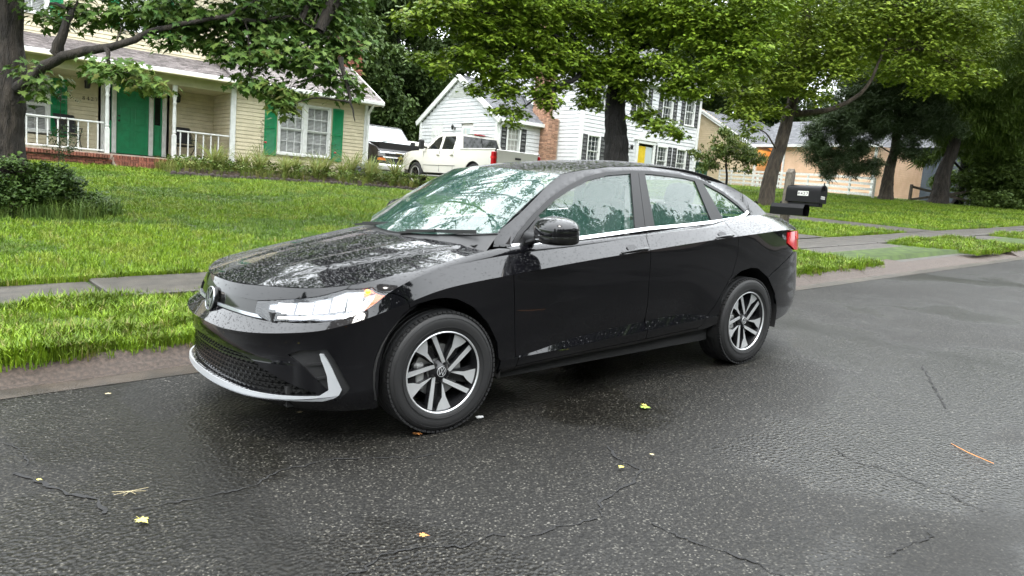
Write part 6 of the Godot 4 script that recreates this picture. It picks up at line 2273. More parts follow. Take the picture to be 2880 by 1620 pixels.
func alloy_wheel(parent: Node3D, at: Vector3, yaw: float, spin: float, flip: bool) -> void:
	var w := Node3D.new()
	w.name = "wheel"
	parent.add_child(w, true)
	w.position = at
	w.rotation.y = yaw + (PI if flip else 0.0)
	var face := Basis(Vector3.RIGHT, Vector3.BACK, Vector3.DOWN)   # lathe axis along +z
	# tyre
	var t := MB.new()
	var R := 0.326
	var prof := [[0.212, 0.004], [0.222, 0.014], [0.245, 0.019], [0.270, 0.0205], [0.285, 0.0195], [0.288, 0.0180], [0.300, 0.0145], [0.309, 0.006], [0.3165, -0.006], [R - 0.003, -0.022]]
	for g in 4:
		var z := -0.034 - g * 0.042
		prof.append([R, z + 0.008])
		prof.append([R, z - 0.022])
		prof.append([R - 0.007, z - 0.023])
		prof.append([R - 0.007, z - 0.030])
	prof.append([R, -0.196])
	prof.append([0.31, -0.21])
	prof.append([0.25, -0.218])
	prof.append([0.212, -0.2])
	var pp := PackedVector2Array()
	for k in prof:
		pp.append(Vector2(k[0], k[1]))
	pp.reverse()
	t.lathe(pp, 72, Vector3.ZERO, face)
	for k in 72:   # tread blocks on the shoulder
		var a := TAU * k / 72
		var b := Basis(Vector3.BACK, a)
		t.box(b * Vector3(0.3185, 0, -0.004), Vector3(0.010, 0.0215, 0.026), b)
	var tyre := put("tyre", t, M.rubber, w)
	var rib := MB.new()
	for rr in [0.2905, 0.243]:
		rib.lathe(PackedVector2Array([Vector2(rr - 0.0012, 0.0176), Vector2(rr - 0.0008, 0.0222 if rr < 0.26 else 0.0195), Vector2(rr + 0.0008, 0.0222 if rr < 0.26 else 0.0195), Vector2(rr + 0.0012, 0.0176)]), 72, Vector3.ZERO, face)
	put("sidewall_rib", rib, M.rubber, tyre)
	# rim
	var rim := MB.new()
	var rp := PackedVector2Array([Vector2(0.222, 0.004), Vector2(0.221, 0.012), Vector2(0.216, 0.0145), Vector2(0.2115, 0.012), Vector2(0.2105, 0.006)])
	rp.reverse()
	rim.lathe(rp, 72, Vector3.ZERO, face)
	put("rim_lip", rim, M.machined, w)
	var barrel := MB.new()
	var bp := PackedVector2Array([Vector2(0.2105, 0.008), Vector2(0.2, -0.02), Vector2(0.193, -0.06), Vector2(0.19, -0.19)])
	barrel.lathe(bp, 64, Vector3.ZERO, face)
	barrel.lathe(PackedVector2Array([Vector2(0.19, -0.17), Vector2(0.02, -0.17)]), 40, Vector3.ZERO, face)
	put("rim_barrel", barrel, M.rim_black, w)
	var disc := MB.new()
	disc.lathe(PackedVector2Array([Vector2(0.06, -0.055), Vector2(0.14, -0.055), Vector2(0.14, -0.08)]), 48, Vector3.ZERO, face)
	disc.lathe(PackedVector2Array([Vector2(0.001, -0.04), Vector2(0.07, -0.04), Vector2(0.072, -0.06)]), 32, Vector3.ZERO, face)
	put("brake_disc", disc, M.steel, w)
	var cal := MB.new()
	cal.cbox(Vector3(-0.115, -0.02, -0.06), Vector3(0.06, 0.15, 0.05), 0.012)
	put("brake_caliper", cal, M.caliper, w)
	# spokes
	var k0 := 0.2125
	var dish := func(p: Vector2) -> float: return -0.004 - 0.020 * pow(clampf(1 - p.length() / k0, 0, 1), 1.3)
	for s in 5:
		var th := deg_to_rad(36.0 + 72 * s) + spin
		var ps := func(r: float, deg: float) -> Vector2: return Vector2.from_angle(th + deg_to_rad(deg)) * r * k0
		var a: Vector2 = ps.call(0.23, -37)
		var b: Vector2 = ps.call(0.985, 0)
		var d := (b - a).normalized()
		var nn := Vector2(-d.y, d.x)
		var bar_poly := PackedVector2Array([a - nn * 0.0095, b - nn * 0.0135, b + nn * 0.0135, a + nn * 0.0095])
		var wedge := PackedVector2Array([ps.call(0.29, 27), ps.call(0.46, 23.5), ps.call(0.66, 22), ps.call(0.80, 15), ps.call(0.985, 11.5), ps.call(0.99, 23), ps.call(0.985, 35.5), ps.call(0.66, 31), ps.call(0.44, 30.5)])
		for poly in [bar_poly, wedge]:
			var grow := Geometry2D.offset_polygon(poly, 0.0035)
			var body := MB.new()
			plate(body, grow[0], dish, -0.003, 0.034)
			put("spoke", body, M.rim_black, w)
			var top := MB.new()
			plate(top, poly, dish, 0.0, 0.004)
			put("spoke_face", top, M.machined, w)
		# dark web between the two spokes of a pair
		var web := MB.new()
		plate(web, PackedVector2Array([ps.call(0.22, -20), ps.call(0.6, 4), ps.call(0.97, 12), ps.call(0.97, 40), ps.call(0.6, 36), ps.call(0.26, 30)]), dish, -0.03, 0.02)
		put("spoke_web", web, M.rim_black, w)
		var nut := MB.new()
		nut.lathe(PackedVector2Array([Vector2(0.0001, -0.012), Vector2(0.007, -0.012), Vector2(0.008, -0.016), Vector2(0.008, -0.04)]), 6, Vector3.ZERO, Basis(Vector3.RIGHT, Vector3.BACK, Vector3.DOWN), false)
		var nt := put("lug_nut", nut, M.steel_dark, w)
		var np: Vector2 = ps.call(0.245, -72 * 0.5 + 72 - 12)
		nt.position = Vector3(np.x, np.y, 0)
	var hub := MB.new()
	hub.lathe(PackedVector2Array([Vector2(0.0001, -0.010), Vector2(0.027, -0.010), Vector2(0.031, -0.014), Vector2(0.045, -0.022), Vector2(0.062, -0.03), Vector2(0.062, -0.06)]), 40, Vector3.ZERO, face)
	put("hub", hub, M.rim_black, w)
	var e: MB = emblem(0.0275)[0]
	var em := put("hub_emblem", e, M.machined, w)
	em.position = Vector3(0, 0, -0.0115)
	em.rotation.z = spin * 5.0

func plate(mb: MB, poly: PackedVector2Array, dish: Callable, lift: float, depth: float) -> void:
	if Geometry2D.is_polygon_clockwise(poly):
		poly.reverse()
	var d := dense(poly, 0.03)
	var tr := Geometry2D.triangulate_polygon(d)
	var up := func(p: Vector2) -> Vector3: return Vector3(p.x, p.y, dish.call(p) + lift)
	for k in range(0, tr.size(), 3):
		var a := d[tr[k]]
		var b := d[tr[k + 1]]
		var c := d[tr[k + 2]]
		if (b - a).cross(c - a) > 0: mb.tri(up.call(a), up.call(b), up.call(c))
		else: mb.tri(up.call(a), up.call(c), up.call(b))
	for k in d.size():
		var a: Vector3 = up.call(d[k])
		var b: Vector3 = up.call(d[(k + 1) % d.size()])
		var dz := Vector3(0, 0, -depth)
		mb.quad(a + dz, b + dz, b, a)

func blob(c: Vector3, r: Vector3, e1: float, e2: float, ns := 20, nt := 12, b := Basis.IDENTITY) -> MB:
	var mb := MB.new()
	var pw := func(x: float, e: float) -> float: return signf(x) * pow(absf(x), e)
	mb.sheet(func(s: float, t: float) -> Vector3:
		var a := TAU * s
		var q := PI * (t - 0.5) * 0.998
		return c + b * (Vector3(pw.call(cos(q), e1) * pw.call(cos(a), e2), pw.call(sin(q), e1), -pw.call(cos(q), e1) * pw.call(sin(a), e2)) * r), ns, nt)
	return mb

var wet_panels := []
func wet(called: String, mb: MB, parent: Node3D, m: Material = null) -> MeshInstance3D:
	wet_panels.append(mb)
	return put(called, mb, m if m else M.paint, parent)

func build_sedan() -> void:
	prepare_shell()
	var car := thing("black_sedan", "black four-door sedan wet with rain and headlights on, parked at the kerb", "car")
	car.rotation.z = atan(SLOPE)
	var head := su([1.8, 5.533, 1.817, 5.167, 2.283, 4.983, 3.4, 5.083, 4.55, 4.967, 5.117, 4.883, 5.75, 4.983, 5.3, 5.717, 4.4, 5.883, 3.533, 5.75, 2.6, 5.65])
	var arch_f := [5.533, 0.0, 5.45, 0.967, 5.467, 1.667, 5.567, 2.4, 5.767, 3.1, 6.033, 3.583, 6.2, 3.72, 6.383, 3.783, 6.833, 3.7, 7.167, 3.517, 7.433, 3.2, 7.65, 2.767, 7.783, 2.333, 7.833, 0.983, 7.88, 0.0]
	var arch_r := [12.2, 0.0, 12.13, 1.0, 12.15, 2.017, 12.2, 2.433, 12.4, 2.817, 12.65, 2.983, 12.95, 3.017, 13.167, 2.983, 13.533, 2.683, 13.85, 2.133, 13.98, 1.0, 13.97, 0.0]
	# ---- front bumper with its openings
	var grille_half := [0.0, 2.45, 0.567, 2.433, 1.683, 2.233, 2.383, 1.817, 3.283, 1.383, 3.93, 1.09, 3.017, 1.11, 2.1, 1.133, 0.917, 1.167, 0.0, 1.17]
	var grille := su(both(grille_half))
	var vent_a := [3.0, 2.517, 3.333, 2.783, 4.033, 2.717, 4.717, 1.183, 4.35, 0.717, 4.0, 0.86, 4.1, 1.217]
	var vent := su(vent_a)
	var vent_far := PackedVector2Array()
	for p in vent:
		vent_far.append(Vector2(-p.x, p.y))
	var bump := [0.0, 5.0, 1.817, 5.02, 2.283, 4.983, 3.4, 5.083, 4.55, 4.967, 5.117, 4.883, 5.75, 4.983, 5.95, 4.6, 6.133, 4.183, 6.2, 3.72]
	for k in range(10, -2, -2):
		bump.append(arch_f[k])
		bump.append(arch_f[k + 1])
	bump.append_array([0.0, 0.0])
	var fb := wet("front_bumper", panel(shell_m, su(both(bump)), [grille, vent, vent_far], CUTS, 0.04, 0.035), car)
	var inset := func(d: float) -> Callable:
		return func(p: Vector2) -> Vector3: return shell_m(p) + Vector3(d, 0, 0)
	var gb := put("grille", panel(inset.call(0.055), grille, [], [], 0.06, 0.0, -0.03), M.trim_black, fb)
	# woven mesh of the lower grille
	var weave := MB.new()
	var gy := 1.12 * VS
	var rowi := 0
	while gy < 2.5 * VS:
		var gx := -1.0 + (0.0 if rowi % 2 == 0 else 0.019)
		while gx < 1.0:
			if Geometry2D.is_point_in_polygon(Vector2(gx, gy), grille):
				var p := shell_m(Vector2(gx, gy))
				var n := normal_at(shell_m, Vector2(gx, gy), -50, 50)
				var r := Vector3.UP.cross(n).normalized()
				var q := p - n * 0.026
				var up := n.cross(r)
				for sg in [-1.0, 1.0]:
					weave.bar(q - r * 0.019 * sg - up * 0.010, q + r * 0.019 * sg + up * 0.010, 0.012, 0.0055, n)
				var c := q + n * 0.010
				weave.quad(c - r * 0.013 - up * 0.0015 - n * 0.006, c + r * 0.013 - up * 0.0015 - n * 0.006, c + r * 0.010 + up * 0.006 + n * 0.002, c - r * 0.010 + up * 0.006 + n * 0.002)
			gx += 0.038
		gy += 0.0195
		rowi += 1
	put("grille_mesh", weave, M.gloss_black, fb).set_meta("kind", "stuff")
	var trim_half := [0.0, 1.17, 0.917, 1.167, 2.1, 1.133, 3.017, 1.1, 3.88, 1.06, 4.12, 1.22, 4.06, 1.7, 3.9, 2.25, 3.85, 2.533, 3.95, 2.5, 4.2, 1.9, 4.47, 1.2, 4.4, 1.02, 4.25, 0.917, 3.967, 0.82, 3.017, 0.99, 2.117, 0.99, 0.917, 0.98, 0.0, 0.98]
	put("silver_trim", panel(shell_m, su(both(trim_half)), [], [0.0, VS, 6 * VS], 0.03, 0.02, 0.0, 0.010), M.silver, fb)
	for sg in [1, -1]:
		var side := vent if sg > 0 else vent_far
		put("air_vent", panel(inset.call(0.022), side, [], [], 0.04, 0.0, -0.02), M.trim_black, fb)
		var slats := MB.new()
		for k in 2:
			var va := 2.05 - k * 0.45
			var a := shell_m(Vector2(u_to_m(3.45 + k * 0.28) * sg, va * VS)) + Vector3(0.016, 0, 0)
			var b := shell_m(Vector2(u_to_m(3.98 + k * 0.06) * sg, (va + 0.06) * VS)) + Vector3(0.012, 0, 0)
			slats.bar(a, b, 0.012, 0.012)
		put("vent_slat", slats, M.trim_black, fb)
	# ---- nose
	var strip_half := [0.0, 5.56, 1.8, 5.533, 2.6, 5.65, 3.533, 5.75, 4.4, 5.883, 4.55, 6.0, 0.0, 6.0]
	wet("hood_nose", panel(shell_m, su(both(strip_half)), [], CUTS, 0.04, 0.02, 0.0015), car)
	var up_half := [0.0, 5.55, 1.8, 5.53, 1.817, 5.167, 2.2, 5.0, 0.0, 5.01]
	var ug := put("upper_grille", panel(inset.call(0.010), su(both(up_half)), [], [], 0.05, 0.01, 0.0), M.gloss_black, car)
	put("light_strip", panel(shell_m, su(both([0.0, 5.14, 1.9, 5.14, 2.1, 5.04, 0.0, 5.04])), [], [], 0.04, 0.01, 0.0, 0.001), M.strip_glass, ug)
	var bd := Node3D.new()
	bd.name = "emblem"
	ug.add_child(bd)
	bd.position = Vector3(-2.247, 0.655, 0.0)
	bd.basis = Basis(Vector3(0, 0, 1), Vector3(0.2, 0.98, 0), Vector3(-0.98, 0.2, 0)).orthonormalized()
	var back := MB.new()
	back.lathe(PackedVector2Array([Vector2(0.068, -0.02), Vector2(0.068, 0.0), Vector2(0.0001, 0.004)]), 40, Vector3.ZERO, Basis(Vector3.RIGHT, Vector3.BACK, Vector3.DOWN))
	put("emblem_plate", back, M.gloss_black, bd)
	put("emblem_letters", emblem(0.068)[0], M.badge, bd).position = Vector3(0, 0, 0.002)
	# ---- headlights
	for sg in [1, -1]:
		var hl := Node3D.new()
		hl.name = "headlight"
		car.add_child(hl, true)
		build_headlight(hl, head, sg)
	# ---- flanks
	var fender := [5.75, 4.983, 5.3, 5.717, 4.4, 5.883, 4.55, 6.0, 7.95, 6.0, 8.1, 5.733, 8.033, 4.7, 8.0, 4.0, 8.033, 3.383, 8.05, 2.55, 8.05, 2.183, 8.1, 1.0, 8.13, 0.3, 8.13, 0.0]
	for k in range(arch_f.size() - 2, 12, -2):
		fender.append(arch_f[k])
		fender.append(arch_f[k + 1])
	fender.append_array([6.2, 3.72, 6.133, 4.183, 5.95, 4.6])
	var fdoor := [8.05, 6.0, 8.1, 5.733, 8.033, 4.7, 8.0, 4.0, 8.033, 3.383, 8.05, 2.55, 8.05, 2.183, 8.1, 1.0, 8.13, 0.3, 10.05, 0.3, 10.03, 1.0, 10.017, 1.85, 10.017, 2.5, 9.983, 3.25, 9.983, 3.683, 9.967, 4.033, 10.033, 4.833, 10.133, 6.0]
	var rdoor := [10.133, 6.0, 10.033, 4.833, 9.967, 4.033, 9.983, 3.683, 9.983, 3.25, 10.017, 2.5, 10.017, 1.85, 10.03, 1.0, 10.05, 0.3, 11.55, 0.3, 11.66, 0.517, 11.72, 1.0, 11.79, 2.0, 12.08, 2.367, 12.33, 2.8, 12.417, 2.95, 12.533, 3.5, 12.517, 3.75, 12.517, 3.983, 12.483, 4.55, 12.5, 5.25, 12.55, 6.0]
	var quarter := [12.55, 6.0, 12.5, 5.25, 12.483, 4.55, 12.517, 3.983, 12.517, 3.75, 12.533, 3.5, 12.417, 2.95, 12.33, 2.8, 12.08, 2.367, 11.79, 2.0, 11.72, 1.0, 11.66, 0.517, 11.55, 0.3, 11.6, 0.0]
	for k in range(0, 18, 2):
		quarter.append(arch_r[k])
		quarter.append(arch_r[k + 1])
	quarter.append_array([13.6, 2.767, 13.75, 2.883, 14.717, 3.433, 14.233, 3.65, 14.25, 3.96, 15.6, 4.0, 15.6, 6.0])
	var flank := [["front_fender", fender], ["front_door", fdoor], ["rear_door", rdoor], ["quarter_panel", quarter]]
	var made := {}
	for fl in flank:
		var mb := panel(shell_m, su(fl[1]), [], CUTS, 0.045)
		for sg in [1, -1]:
			made[fl[0] + str(sg)] = wet(fl[0], mb if sg > 0 else mb.mirror_z(), car)
	var sill := panel(shell_m, su([7.88, 0.0, 8.13, 0.0, 8.13, 0.28, 11.55, 0.28, 11.6, 0.0]), [], CUTS, 0.06)
	for sg in [1, -1]:
		put("side_sill", sill if sg > 0 else sill.mirror_z(), M.paint, car)
	# ---- tail
	var rb := [13.6, 2.767, 13.75, 2.883, 14.717, 3.433, 15.35, 3.43, 18.0, 3.43, 18.0, 0.0, 13.97, 0.0, 13.98, 1.0, 13.85, 2.133, 13.533, 2.683]
	# joined with its mirror image across the tail
	var rb_full := []
	for k in range(0, 10, 2): rb_full.append_array([rb[k], rb[k + 1]])
	for k in range(6, -2, -2): rb_full.append_array([36 - rb[k], rb[k + 1]])
	for k in range(18, 10, -2): rb_full.append_array([36 - rb[k], rb[k + 1]])
	for k in range(10, 20, 2): rb_full.append_array([rb[k], rb[k + 1]])
	wet("rear_bumper", panel(shell_m, su(rb_full), [], CUTS, 0.05), car)
	var tl := panel(shell_m, su([14.25, 3.95, 14.9, 3.98, 16.6, 3.98, 16.6, 3.46, 14.74, 3.46, 14.25, 3.65]), [], CUTS, 0.04, 0.02, 0.002, 0.006)
	for sg in [1, -1]:
		var t := put("tail_light", tl if sg > 0 else tl.mirror_z(), M.tail_red, car)
		var bar := panel(shell_m, su([14.75, 3.86, 16.5, 3.9, 16.5, 3.8, 14.8, 3.76]), [], [], 0.04, 0.004, 0.0, 0.009)
		put("light_bar", bar if sg > 0 else bar.mirror_z(), M.tail_bright, t)
	wet("trunk_lid", panel(shell_m, su([16.6, 3.46, 19.4, 3.46, 19.4, 4.0, 20.4, 4.0, 20.4, 6.0, 15.6, 6.0, 15.6, 4.0, 16.6, 4.0]), [], CUTS, 0.06), car)
	var deck := MB.new()
	deck.sheet(func(s: float, t: float) -> Vector3:
		var z := lerpf(0.64, -0.64, s)
		var e := absf(z) / 0.64
		var x := lerpf(1.74, lerpf(2.32, 2.10, pow(e, 2.4)), t)
		return Vector3(x, lerpf(1.125, 1.04, t) - 0.035 * pow(e, 2.5) + 0.012 * sin(PI * t), z), 24, 12)
	wet("trunk_deck", deck, car)
	# ---- top
	var hood_half := PackedVector2Array()
	for k in 41:
		var p := shell(7.9 * k / 40.0, 6.0)
		hood_half.append(Vector2(p.z, p.x))
	var hood_poly := hood_half.duplicate()
	for k in range(1, 9):
		var s := k / 8.0
		hood_poly.append(Vector2(lerpf(0.74, 0.0, s), lerpf(-0.975, -1.185, 1 - pow(1 - s, 2.0))))
	for k in range(7, 0, -1):
		var s := k / 8.0
		hood_poly.append(Vector2(-lerpf(0.74, 0.0, s), lerpf(-0.975, -1.185, 1 - pow(1 - s, 2.0))))
	for k in range(40, 0, -1):
		hood_poly.append(hood_half[k] * Vector2(-1, 1))
	wet("hood", panel(hood_m, hood_poly, [], [], 0.035, 0.015, 0.003), car)
	var roof_poly := PackedVector2Array()
	for k in 9:
		var z := lerpf(0.578, -0.578, k / 8.0)
		roof_poly.append(Vector2(z, -0.462 + 0.125 * pow(absf(z) / 0.6, 2)))
	for k in 9:
		var z := lerpf(-0.57, 0.57, k / 8.0)
		roof_poly.append(Vector2(z, 1.40 - 0.02 * pow(absf(z) / 0.6, 2)))
	wet("roof", panel(roof_m, roof_poly, [], [], 0.05, 0.02, 0.001), car)
	# painted frame round the side windows: A-pillar, roof rail, C-pillar
	var frame := pv([-0.93, 0.953, -0.90, 1.02, -0.704, 1.133, -0.568, 1.22, -0.423, 1.313, -0.337, 1.359, -0.15, 1.390, 0.1, 1.417, 0.5, 1.432, 0.9, 1.414, 1.2, 1.367, 1.4, 1.313, 1.6, 1.243, 1.75, 1.175, 1.86, 1.10, 1.75, 1.085, 1.55, 1.085, 1.46, 1.075, 1.549, 1.118, 1.454, 1.183, 1.28, 1.269, 1.047, 1.348, 0.812, 1.38, 0.481, 1.40, 0.274, 1.40, 0.028, 1.383, -0.153, 1.351, -0.315, 1.296, -0.473, 1.226, -0.631, 1.133, -0.769, 1.033, -0.845, 0.953])
	var fp := panel(frame_m, frame, [], [], 0.03, 0.03, 0.0)
	var belt := MB.new()
	var belt_path := PackedVector3Array()
	for q in [[-0.845, 0.958], [-0.6, 0.975], [-0.29, 0.991], [0.0, 1.01], [0.281, 1.029], [0.75, 1.045], [1.1, 1.06], [1.3, 1.072], [1.42, 1.082], [1.50, 1.10], [1.55, 1.122]]:
		belt_path.append(Vector3(q[0], q[1], glass_z(q[0], q[1]) + 0.011))
	for k in belt_path.size() - 1:
		belt.bar(belt_path[k], belt_path[k + 1] + (belt_path[k + 1] - belt_path[k]).normalized() * 0.002, 0.010, 0.022, Vector3(0, 0.82, -0.57))
	var seal := panel(cabin_m, pv([1.549, 1.118, 1.454, 1.183, 1.28, 1.269, 1.047, 1.348, 0.812, 1.38, 0.481, 1.40, 0.274, 1.40, 0.028, 1.383, -0.153, 1.351, -0.315, 1.296, -0.473, 1.226, -0.631, 1.133, -0.769, 1.033, -0.845, 0.953, -0.80, 0.962, -0.735, 1.03, -0.60, 1.122, -0.45, 1.208, -0.29, 1.277, -0.13, 1.330, 0.04, 1.362, 0.274, 1.379, 0.481, 1.379, 0.812, 1.36, 1.04, 1.328, 1.27, 1.25, 1.44, 1.166, 1.515, 1.118, 1.5, 1.10]), [], [], 0.03, 0.012, 0.0, 0.004)
	var sail := panel(cabin_m, pv([-0.80, 0.962, -0.60, 1.122, -0.585, 1.10, -0.60, 0.978]), [], [], 0.04, 0.01, 0.0, 0.003)
	var pillar_b := panel(cabin_m, pv([0.262, 1.384, 0.338, 1.385, 0.270, 1.032, 0.172, 1.025]), [], [], 0.04, 0.01, 0.0, 0.006)
	var pillar_b2 := panel(cabin_m, pv([0.341, 1.385, 0.403, 1.384, 0.370, 1.038, 0.274, 1.032]), [], [], 0.04, 0.01, 0.0, 0.006)
	var divider := panel(cabin_m, pv([0.945, 1.350, 1.040, 1.334, 1.185, 1.07, 1.025, 1.058]), [], [], 0.04, 0.01, 0.0, 0.005)
	var g_front := panel(cabin_m, pv([-0.62, 0.972, -0.62, 1.11, -0.45, 1.210, -0.29, 1.279, -0.13, 1.332, 0.04, 1.364, 0.27, 1.382, 0.18, 1.02]), [], [], 0.08, 0.0, 0.0, -0.004)
	var g_rear := panel(cabin_m, pv([0.40, 1.382, 0.481, 1.382, 0.812, 1.363, 0.95, 1.345, 1.03, 1.055, 0.36, 1.03]), [], [], 0.08, 0.0, 0.0, -0.004)
	var g_q := panel(cabin_m, pv([1.035, 1.33, 1.27, 1.252, 1.44, 1.168, 1.52, 1.118, 1.5, 1.098, 1.18, 1.068]), [], [], 0.08, 0.0, 0.0, -0.004)
	for sg in [1, -1]:
		var flip := func(m: MB) -> MB: return m if sg > 0 else m.mirror_z()
		wet("window_frame", flip.call(fp), car)
		put("window_seal", flip.call(seal), M.trim_black, car)
		put("chrome_strip", flip.call(belt), M.chrome, car)
		var fd: Node3D = made["front_door" + str(sg)]
		var rd: Node3D = made["rear_door" + str(sg)]
		put("mirror_base", flip.call(sail), M.trim_black, fd)
		put("pillar_cover", flip.call(pillar_b), M.trim_black, fd)
		put("pillar_cover", flip.call(pillar_b2), M.trim_black, rd)
		put("window_divider", flip.call(divider), M.trim_black, rd)
		put("side_window", flip.call(two_faced(g_front)), M.car_glass, fd)
		put("side_window", flip.call(two_faced(g_rear)), M.car_glass, rd)
		put("quarter_window", flip.call(two_faced(g_q)), M.car_glass, rd)
		for hd in [[fd, 9.517, 9.94, 9.60, 9.82], [rd, 11.85, 12.37, 12.0, 12.25]]:
			var grip := MB.new()
			var pts := PackedVector3Array()
			var rad := PackedFloat32Array()
			for k in 9:
				var t := k / 8.0
				var q := shell(lerpf(hd[1], hd[2], t), 4.08)
				var nn := Vector3(0, 0.25, 1)
				pts.append(q + nn.normalized() * (0.004 + 0.026 * sin(PI * clampf(t, 0.02, 0.98))) + Vector3(0, 0.004, 0))
				rad.append(0.012 * (0.55 + 0.45 * sin(PI * t)))
			grip.tube(pts, rad, 8)
			put("door_handle", flip.call(grip), M.paint, hd[0])
			var cup := MB.new()
			var cc := shell((hd[3] + hd[4]) * 0.5, 4.32)
			var cn := Vector3(0, 0.6, 0.8).normalized()
			var cr := Vector3.RIGHT
			cup.lathe(PackedVector2Array([Vector2(0.034, 0.0035), Vector2(0.028, 0.0036), Vector2(0.0001, 0.0034)]), 20, cc, Basis(cr * 1.35, cn, cr.cross(cn) * 0.75))
			put("handle_recess", flip.call(cup), M.trim_black, hd[0])
		# door mirror
		var mr := Node3D.new()
		mr.name = "door_mirror"
		fd.add_child(mr)
		if sg < 0:   # the far one is folded in
			mr.position = Vector3(0.16, 0.0, 0.12)
		var mb_b := Basis(Vector3.UP, deg_to_rad(-12))
		var cap := blob(Vector3(-0.715, 1.062, 1.0), Vector3(0.105, 0.075, 0.145), 0.85, 0.75, 28, 18, mb_b)
		wet("mirror_cap", flip.call(cap), mr)
		var low := blob(Vector3(-0.712, 1.030, 1.0), Vector3(0.104, 0.045, 0.144), 0.55, 0.75, 28, 14, mb_b)
		put("mirror_housing", flip.call(low), M.gloss_black, mr)
		var arm := MB.new()
		arm.tube(PackedVector3Array([Vector3(-0.715, 1.005, 0.775), Vector3(-0.72, 1.012, 0.86), Vector3(-0.715, 1.02, 0.93)]), PackedFloat32Array([0.045, 0.032, 0.03]), 10)
		put("mirror_arm", flip.call(arm), M.trim_black, mr)
	# ---- glass
	var ws := MB.new()
	ws.sheet(screen_m, 24, 14)
	put("windshield", two_faced(ws), M.car_glass, car)
	var band := MB.new()
	band.sheet(func(s: float, t: float) -> Vector3: return screen_m(s, t * 0.075) + Vector3(0.004, -0.004, 0), 24, 2)
	band.sheet(func(s: float, t: float) -> Vector3: return screen_m(s, lerpf(0.955, 1.0, t)) + Vector3(0.004, -0.004, 0), 24, 2)
	put("windshield_border", band, M.trim_black, car)
	var bl := MB.new()
	bl.sheet(func(s: float, t: float) -> Vector3:
		var z := lerpf(0.60, -0.60, s)
		var e := absf(z) / 0.6
		return Vector3(lerpf(1.40, 1.78, t), lerpf(roof_y(1.40, z * 0.97), 1.11 - 0.02 * e * e, t) + 0.03 * sin(PI * t), z), 16, 8)
	put("rear_window", bl, M.car_glass, car)
	var cowl := MB.new()
	cowl.sheet(func(s: float, t: float) -> Vector3:
		var k := 1 - 2 * s
		var a := Vector3(lerpf(-1.215, -0.99, k * k), lerpf(0.945, 0.925, k * k), k * 0.73)
		return a.lerp(screen_m(s, 0.02) + Vector3(0, -0.012, 0), t), 24, 3)
	put("cowl", cowl, M.trim_black, car)
	for wp in [[Vector3(-1.15, 0.985, -0.50), Vector3(-1.02, 1.035, 0.18), 0.12], [Vector3(-1.165, 0.985, 0.10), Vector3(-0.985, 1.03, 0.63), 0.1]]:
		var wi := MB.new()
		var a: Vector3 = wp[0]
		var b: Vector3 = wp[1]
		wi.bar(a, a.lerp(b, 0.5) + Vector3(-0.01, 0.012, 0), 0.018, 0.014)
		wi.bar(a.lerp(b, wp[2]) + Vector3(-0.004, 0.008, 0), b, 0.012, 0.022)
		put("wiper", wi, M.trim_black, car)
	build_cabin(car)
	# ---- under the body
	var liner := MB.new()
	for wx in [-1.352, 1.352]:
		for sg in [1.0, -1.0]:
			liner.sheet(func(s: float, t: float) -> Vector3:
				var a := lerpf(-0.25, PI + 0.25, s)
				var q := Vector3(wx + cos(a) * 0.392, 0.335 + sin(a) * 0.392, 0)
				q.z = lerpf(0.50, 0.868, t) * sg
				return q, 20, 2)
			liner.box(Vector3(wx, 0.45, 0.49 * sg), Vector3(0.78, 0.56, 0.02))
	liner.box(Vector3(0, 0.27, 0), Vector3(1.9, 0.1, 1.62))
	liner.box(Vector3(-1.9, 0.26, 0), Vector3(0.4, 0.1, 1.3))
	liner.box(Vector3(1.95, 0.36, 0), Vector3(0.5, 0.12, 1.2))
	liner.box(Vector3(-1.2, 0.42, 0), Vector3(1.8, 0.3, 0.95))
	liner.box(Vector3(1.4, 0.42, 0), Vector3(1.6, 0.3, 0.95))
	put("underbody", liner, M.under_black, car)
	var core := MB.new()
	core.box(Vector3(-0.02, 0.60, 0), Vector3(1.75, 0.62, 1.66))
	core.box(Vector3(-1.5, 0.60, 0), Vector3(1.0, 0.26, 0.98))
	core.box(Vector3(1.55, 0.72, 0), Vector3(1.4, 0.5, 0.98))
	core.box(Vector3(-2.08, 0.45, 0), Vector3(0.1, 0.42, 1.1))
	put("inner_structure", core, M.under_black, car)
	# ---- wheels
	alloy_wheel(car, Vector3(-1.345, 0.326, 0.862), -0.052, deg_to_rad(-2), false)
	alloy_wheel(car, Vector3(1.343, 0.326, 0.862), 0.0, deg_to_rad(1.5), false)
	alloy_wheel(car, Vector3(-1.345, 0.326, -0.862), -0.052, 0.3, true)
	alloy_wheel(car, Vector3(1.343, 0.326, -0.862), 0.0, 0.7, true)
	rain_on(car)

